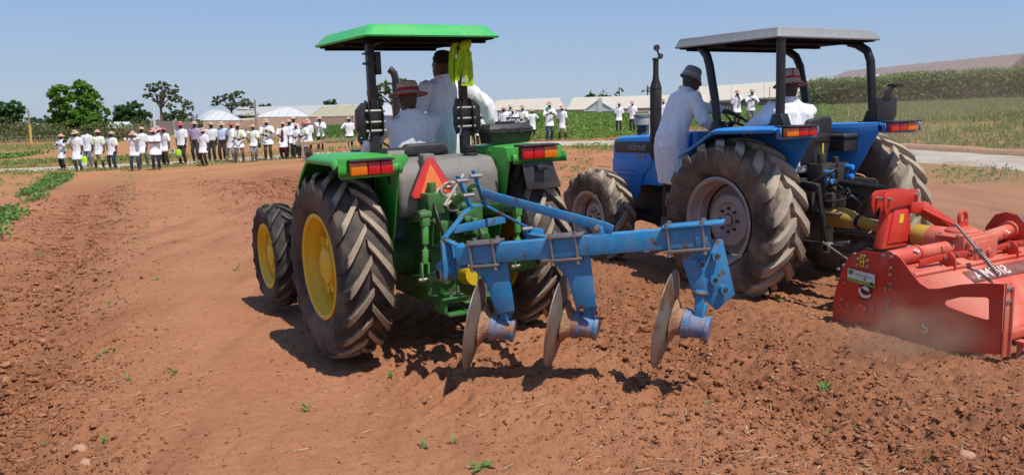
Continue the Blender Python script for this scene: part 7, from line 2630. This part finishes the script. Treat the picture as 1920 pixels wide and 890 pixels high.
# ---- things they carry
def carried(nm, px, pyc, ref, w, h, t, m, label, cat, yaw=0, parts=()):
    y = PEOPLE[ref].matrix_basis.translation.y - .22
    c = place(px, pyc, y)
    root = empty(nm, Matrix.Translation(c) @ Matrix.Rotation(yaw, 4, 'Z'), label, cat)
    MB().box((-w / 2, -t / 2, -h / 2), (w / 2, t / 2, h / 2)).build(parts[0] if parts else 'body', m, root, bevel=min(w, h, t) * .3, seg=3, smooth=60)
    return root
def bag(px, py, ref, w, h, label, m2=None):
    y = PEOPLE[ref].matrix_basis.translation.y - .16
    c = place(px, py, y)
    root = empty('backpack', c, label, 'backpack')
    mb = MB()
    rings = []
    for z, a, b_ in ((-.5, .85, .8), (-.46, 1, 1), (-.1, 1.0, 1.05), (.2, .9, .9), (.40, .68, .7), (.5, .4, .4)):
        rings.append(ering((0, 0, z * h), a * w / 2, b_ * .09, None, 16, 3))
    mb.loft(rings)
    mb.build('bag_body', M_LIME, root, smooth=60)
    mb = MB()
    mb.loft([ering((0, -.015, z * h), a * w / 2 * .95, .095, None, 16, 3) for z, a in ((-.48, .9), (-.45, 1.02), (-.2, 1.02), (-.17, .98))])
    mb.build('pocket', m2 or M_BOOKW, root, smooth=60)
    MB().tube([(-.05, 0, h * .47), (-.04, 0, h * .62), (.04, 0, h * .62), (.05, 0, h * .47)], .011, 6).build('carry_loop', M_BAGK, root)
    return root
bag(158.5, 302, 149, .27, .46, 'lime green bag with white pocket hanging from a hand at left')
bag(335, 288, 344, .26, .42, 'lime and grey bag hanging beside the man in the red hat', M_GREY)
y = 0
carried('tablet', 121, 265, 120, .19, .13, .012, M_BLACK, 'dark tablet held at the chest by the person at far left', 'tablet', parts=('case',))
carried('phone', 254, 252.5, 255, .15, .075, .012, M_BOOKW, 'white phone held up to the face to take a photo', 'phone', parts=('case',))
o = carried('book', 324, 282, 313, .12, .15, .025, M_BOOKG, 'green and white book held low by the person with red scarf', 'book', parts=('cover',))
MB().box((.061, -.014, -.07), (.10, .014, .07)).build('pages', M_BOOKW, o)
o = carried('book', 486, 273, 478, .17, .22, .03, M_BAGK, 'dark book with lime edge held by the person in grey trousers', 'book', yaw=.2, parts=('cover',))
MB().box((-.09, -.018, -.09), (-.065, .018, .10)).build('spine_tape', M_LIME, o)
carried('book', 1026, 204, 1030, .17, .15, .02, M_BOOKG, 'green book held open at the chest by the tall person in boots', 'book', parts=('cover',))
# black board with white letters, laterally reversed as in the photograph
yb = PEOPLE[963].matrix_basis.translation.y - .34
c0, c1 = place(949, 220, yb), place(975, 233, yb)
bd_ = empty('plot_board', (c0 + c1) / 2, 'black board with white hand painted letters held behind the tool box', 'board')
hw, hh = (c1.x - c0.x) / 2, (c0.z - c1.z) / 2
MB().box((-hw, -.012, -hh), (hw, .012, hh)).build('board', M_BLACK, bd_, bevel=.004)
vs, fs = text_mesh('PLOT', hh * 1.25, .002, True, 1.0, .008)
MB().add([(v.x + hw * .20, -.0135 - v.z, v.y) for v in vs], fs).build('lettering', M_WHITE, bd_, smooth=0)
vs, fs = text_mesh('N:', hh * .85, .002, True, 1.0, .006)
MB().add([(v.x - hw * .74, -.0135 - v.z, v.y) for v in vs], fs).build('lettering', M_WHITE, bd_, smooth=0)

# ---- green and tan wooden beam on legs in front of the crowd, with an old disc
M_WGRN = mat('green_painted_wood', (.12, .24, .11), .8, col2=(.33, .24, .13), c2scale=4, c2lo=.45, c2hi=.62, var=.2)
M_WTAN = mat('bare_wood', (.42, .29, .165), .85, var=.2, bump=.4, bscale=20)
pb, _ = stand(567, 262, 303)
yb = pb.y
def W3(px, py, dy=0):
    return place(px, py, yb + dy)
wb = empty('wooden_beam', Vector((W3(567, 300).x, yb, gz(pb.x, yb))), 'green and tan wooden beam on leaning legs in front of the group', 'beam')
WO = wb.location.copy()
MB(WO).bar(W3(556, 270.5), W3(603, 266), .07, .17).build('plank', M_WTAN, wb, bevel=.008)
MB(WO).bar(W3(603, 266), W3(664, 262), .07, .17).build('plank', M_WGRN, wb, bevel=.008)
MB(WO).bar(W3(556, 270.5) + Vector((-.01, -.045, 0)), W3(566, 269.5) + Vector((0, -.045, 0)), .03, .185).build('green_end', M_WGRN, wb, bevel=.004)
MB(WO).bar(W3(566, 268), Vector((W3(571, 304).x, yb, gz(W3(571, 304).x, yb) - .05)), .075, .075, up=(0, 1, 0)).build('leg', M_WTAN, wb, bevel=.006)
for a, b_ in ((608, 611), (650, 653)):
    MB(WO).bar(W3(a, 266), Vector((W3(b_, 300).x, yb, gz(W3(b_, 300).x, yb) - .05)), .08, .08, up=(0, 1, 0)).build('leg', M_WTAN, wb, bevel=.006)
MB(WO).bar(W3(603.5, 268), W3(601, 238), .10, .05, up=(0, 1, 0)).build('upright', M_WGRN, wb, bevel=.006)
dsk = W3(577, 290, .15)
rd0 = dsk.z - gz(dsk.x, dsk.y) + .05
dk_ = empty('old_disc', dsk, 'large worn metal disc leaning by the left leg of the wooden beam', 'disc')
Mx = Matrix.Rotation(rad(55), 4, 'Z')
MB().lathe([(.05, .03), (.04, rd0 * .5), (.0, rd0), (.012, rd0), (.05, rd0 * .5), (.06, .03)], Mx, 28, close=True).build('disc_plate', M_STEEL, dk_, smooth=50)
MB().lathe([(-.05, .0), (-.05, .09), (.09, .08), (.09, 0)], Mx, 16).build('disc_hub', M_DARKM, dk_, smooth=40)
mnd, _ = stand(642, 262, 285)
o = lumps('soil_mound', np.array([[0, 0, 0.]]), np.array([.45]), BIGCLOD, base=ico(3), jag=.06, kind=None)
o.location = (mnd.x, mnd.y, gz(mnd.x, mnd.y) - .05)
tag(o, 'small mound of pale soil under the right end of the wooden beam', 'mound')

# ================================================================ AIRBORNE DUST
def dust(name, c, r, dens, label, scale=1.2, col=(.75, .55, .40)):
    m = bpy.data.materials.new('airborne_dust')
    m.use_nodes = True
    nt = m.node_tree
    nt.nodes.remove(nt.nodes['Principled BSDF'])
    v = nd(nt, 'ShaderNodeVolumePrincipled')
    v.inputs['Color'].default_value = (*col, 1)
    tc = nd(nt, 'ShaderNodeTexCoord')
    ln = nd(nt, 'ShaderNodeVectorMath', operation='LENGTH')
    nt.links.new(tc.outputs['Object'], ln.inputs[0])
    fall = nd(nt, 'ShaderNodeMapRange', interpolation_type='SMOOTHSTEP')
    for i, q in ((1, 1.0), (2, .15), (3, 0.), (4, 1.)):
        fall.inputs[i].default_value = q
    nt.links.new(ln.outputs['Value'], fall.inputs[0])
    ns = nd(nt, 'ShaderNodeTexNoise')
    ns.inputs['Scale'].default_value, ns.inputs['Detail'].default_value = scale, 4
    nt.links.new(tc.outputs['Object'], ns.inputs['Vector'])
    nr = nd(nt, 'ShaderNodeMapRange')
    for i, q in ((1, .38), (2, .7), (3, 0.), (4, dens)):
        nr.inputs[i].default_value = q
    nt.links.new(ns.outputs[0], nr.inputs[0])
    mu = nd(nt, 'ShaderNodeMath', operation='MULTIPLY')
    nt.links.new(fall.outputs[0], mu.inputs[0])
    nt.links.new(nr.outputs[0], mu.inputs[1])
    nt.links.new(mu.outputs[0], v.inputs['Density'])
    nt.links.new(v.outputs[0], nt.nodes['Material Output'].inputs['Volume'])
    bm = bmesh.new()
    bmesh.ops.create_icosphere(bm, subdivisions=3, radius=1)
    me = bpy.data.meshes.new(name)
    bm.to_mesh(me)
    bm.free()
    me.materials.append(m)
    o = bpy.data.objects.new(name, me)
    COL.objects.link(o)
    o.location, o.scale = c, r
    return tag(o, label, kind='stuff')
dust('dust_cloud', FR['b'] @ Vector((-1.25, -2.35, .15)), (.75, .5, .45), 3.4, 'puff of red dust at the foot of the tiller side plate', 2.2, (.75, .50, .34))
dust('dust_cloud', FR['b'] @ Vector((1.9, -.3, .9)), (2.0, 2.6, 1.6), .30, 'thin dust hanging behind the right rear wheel of the blue tractor', 1.6)
dust('dust_cloud', Vector((19, 34, 2.6)), (11, 9, 3.2), .045, 'thin dust drifting in front of the hedge', 1.6)
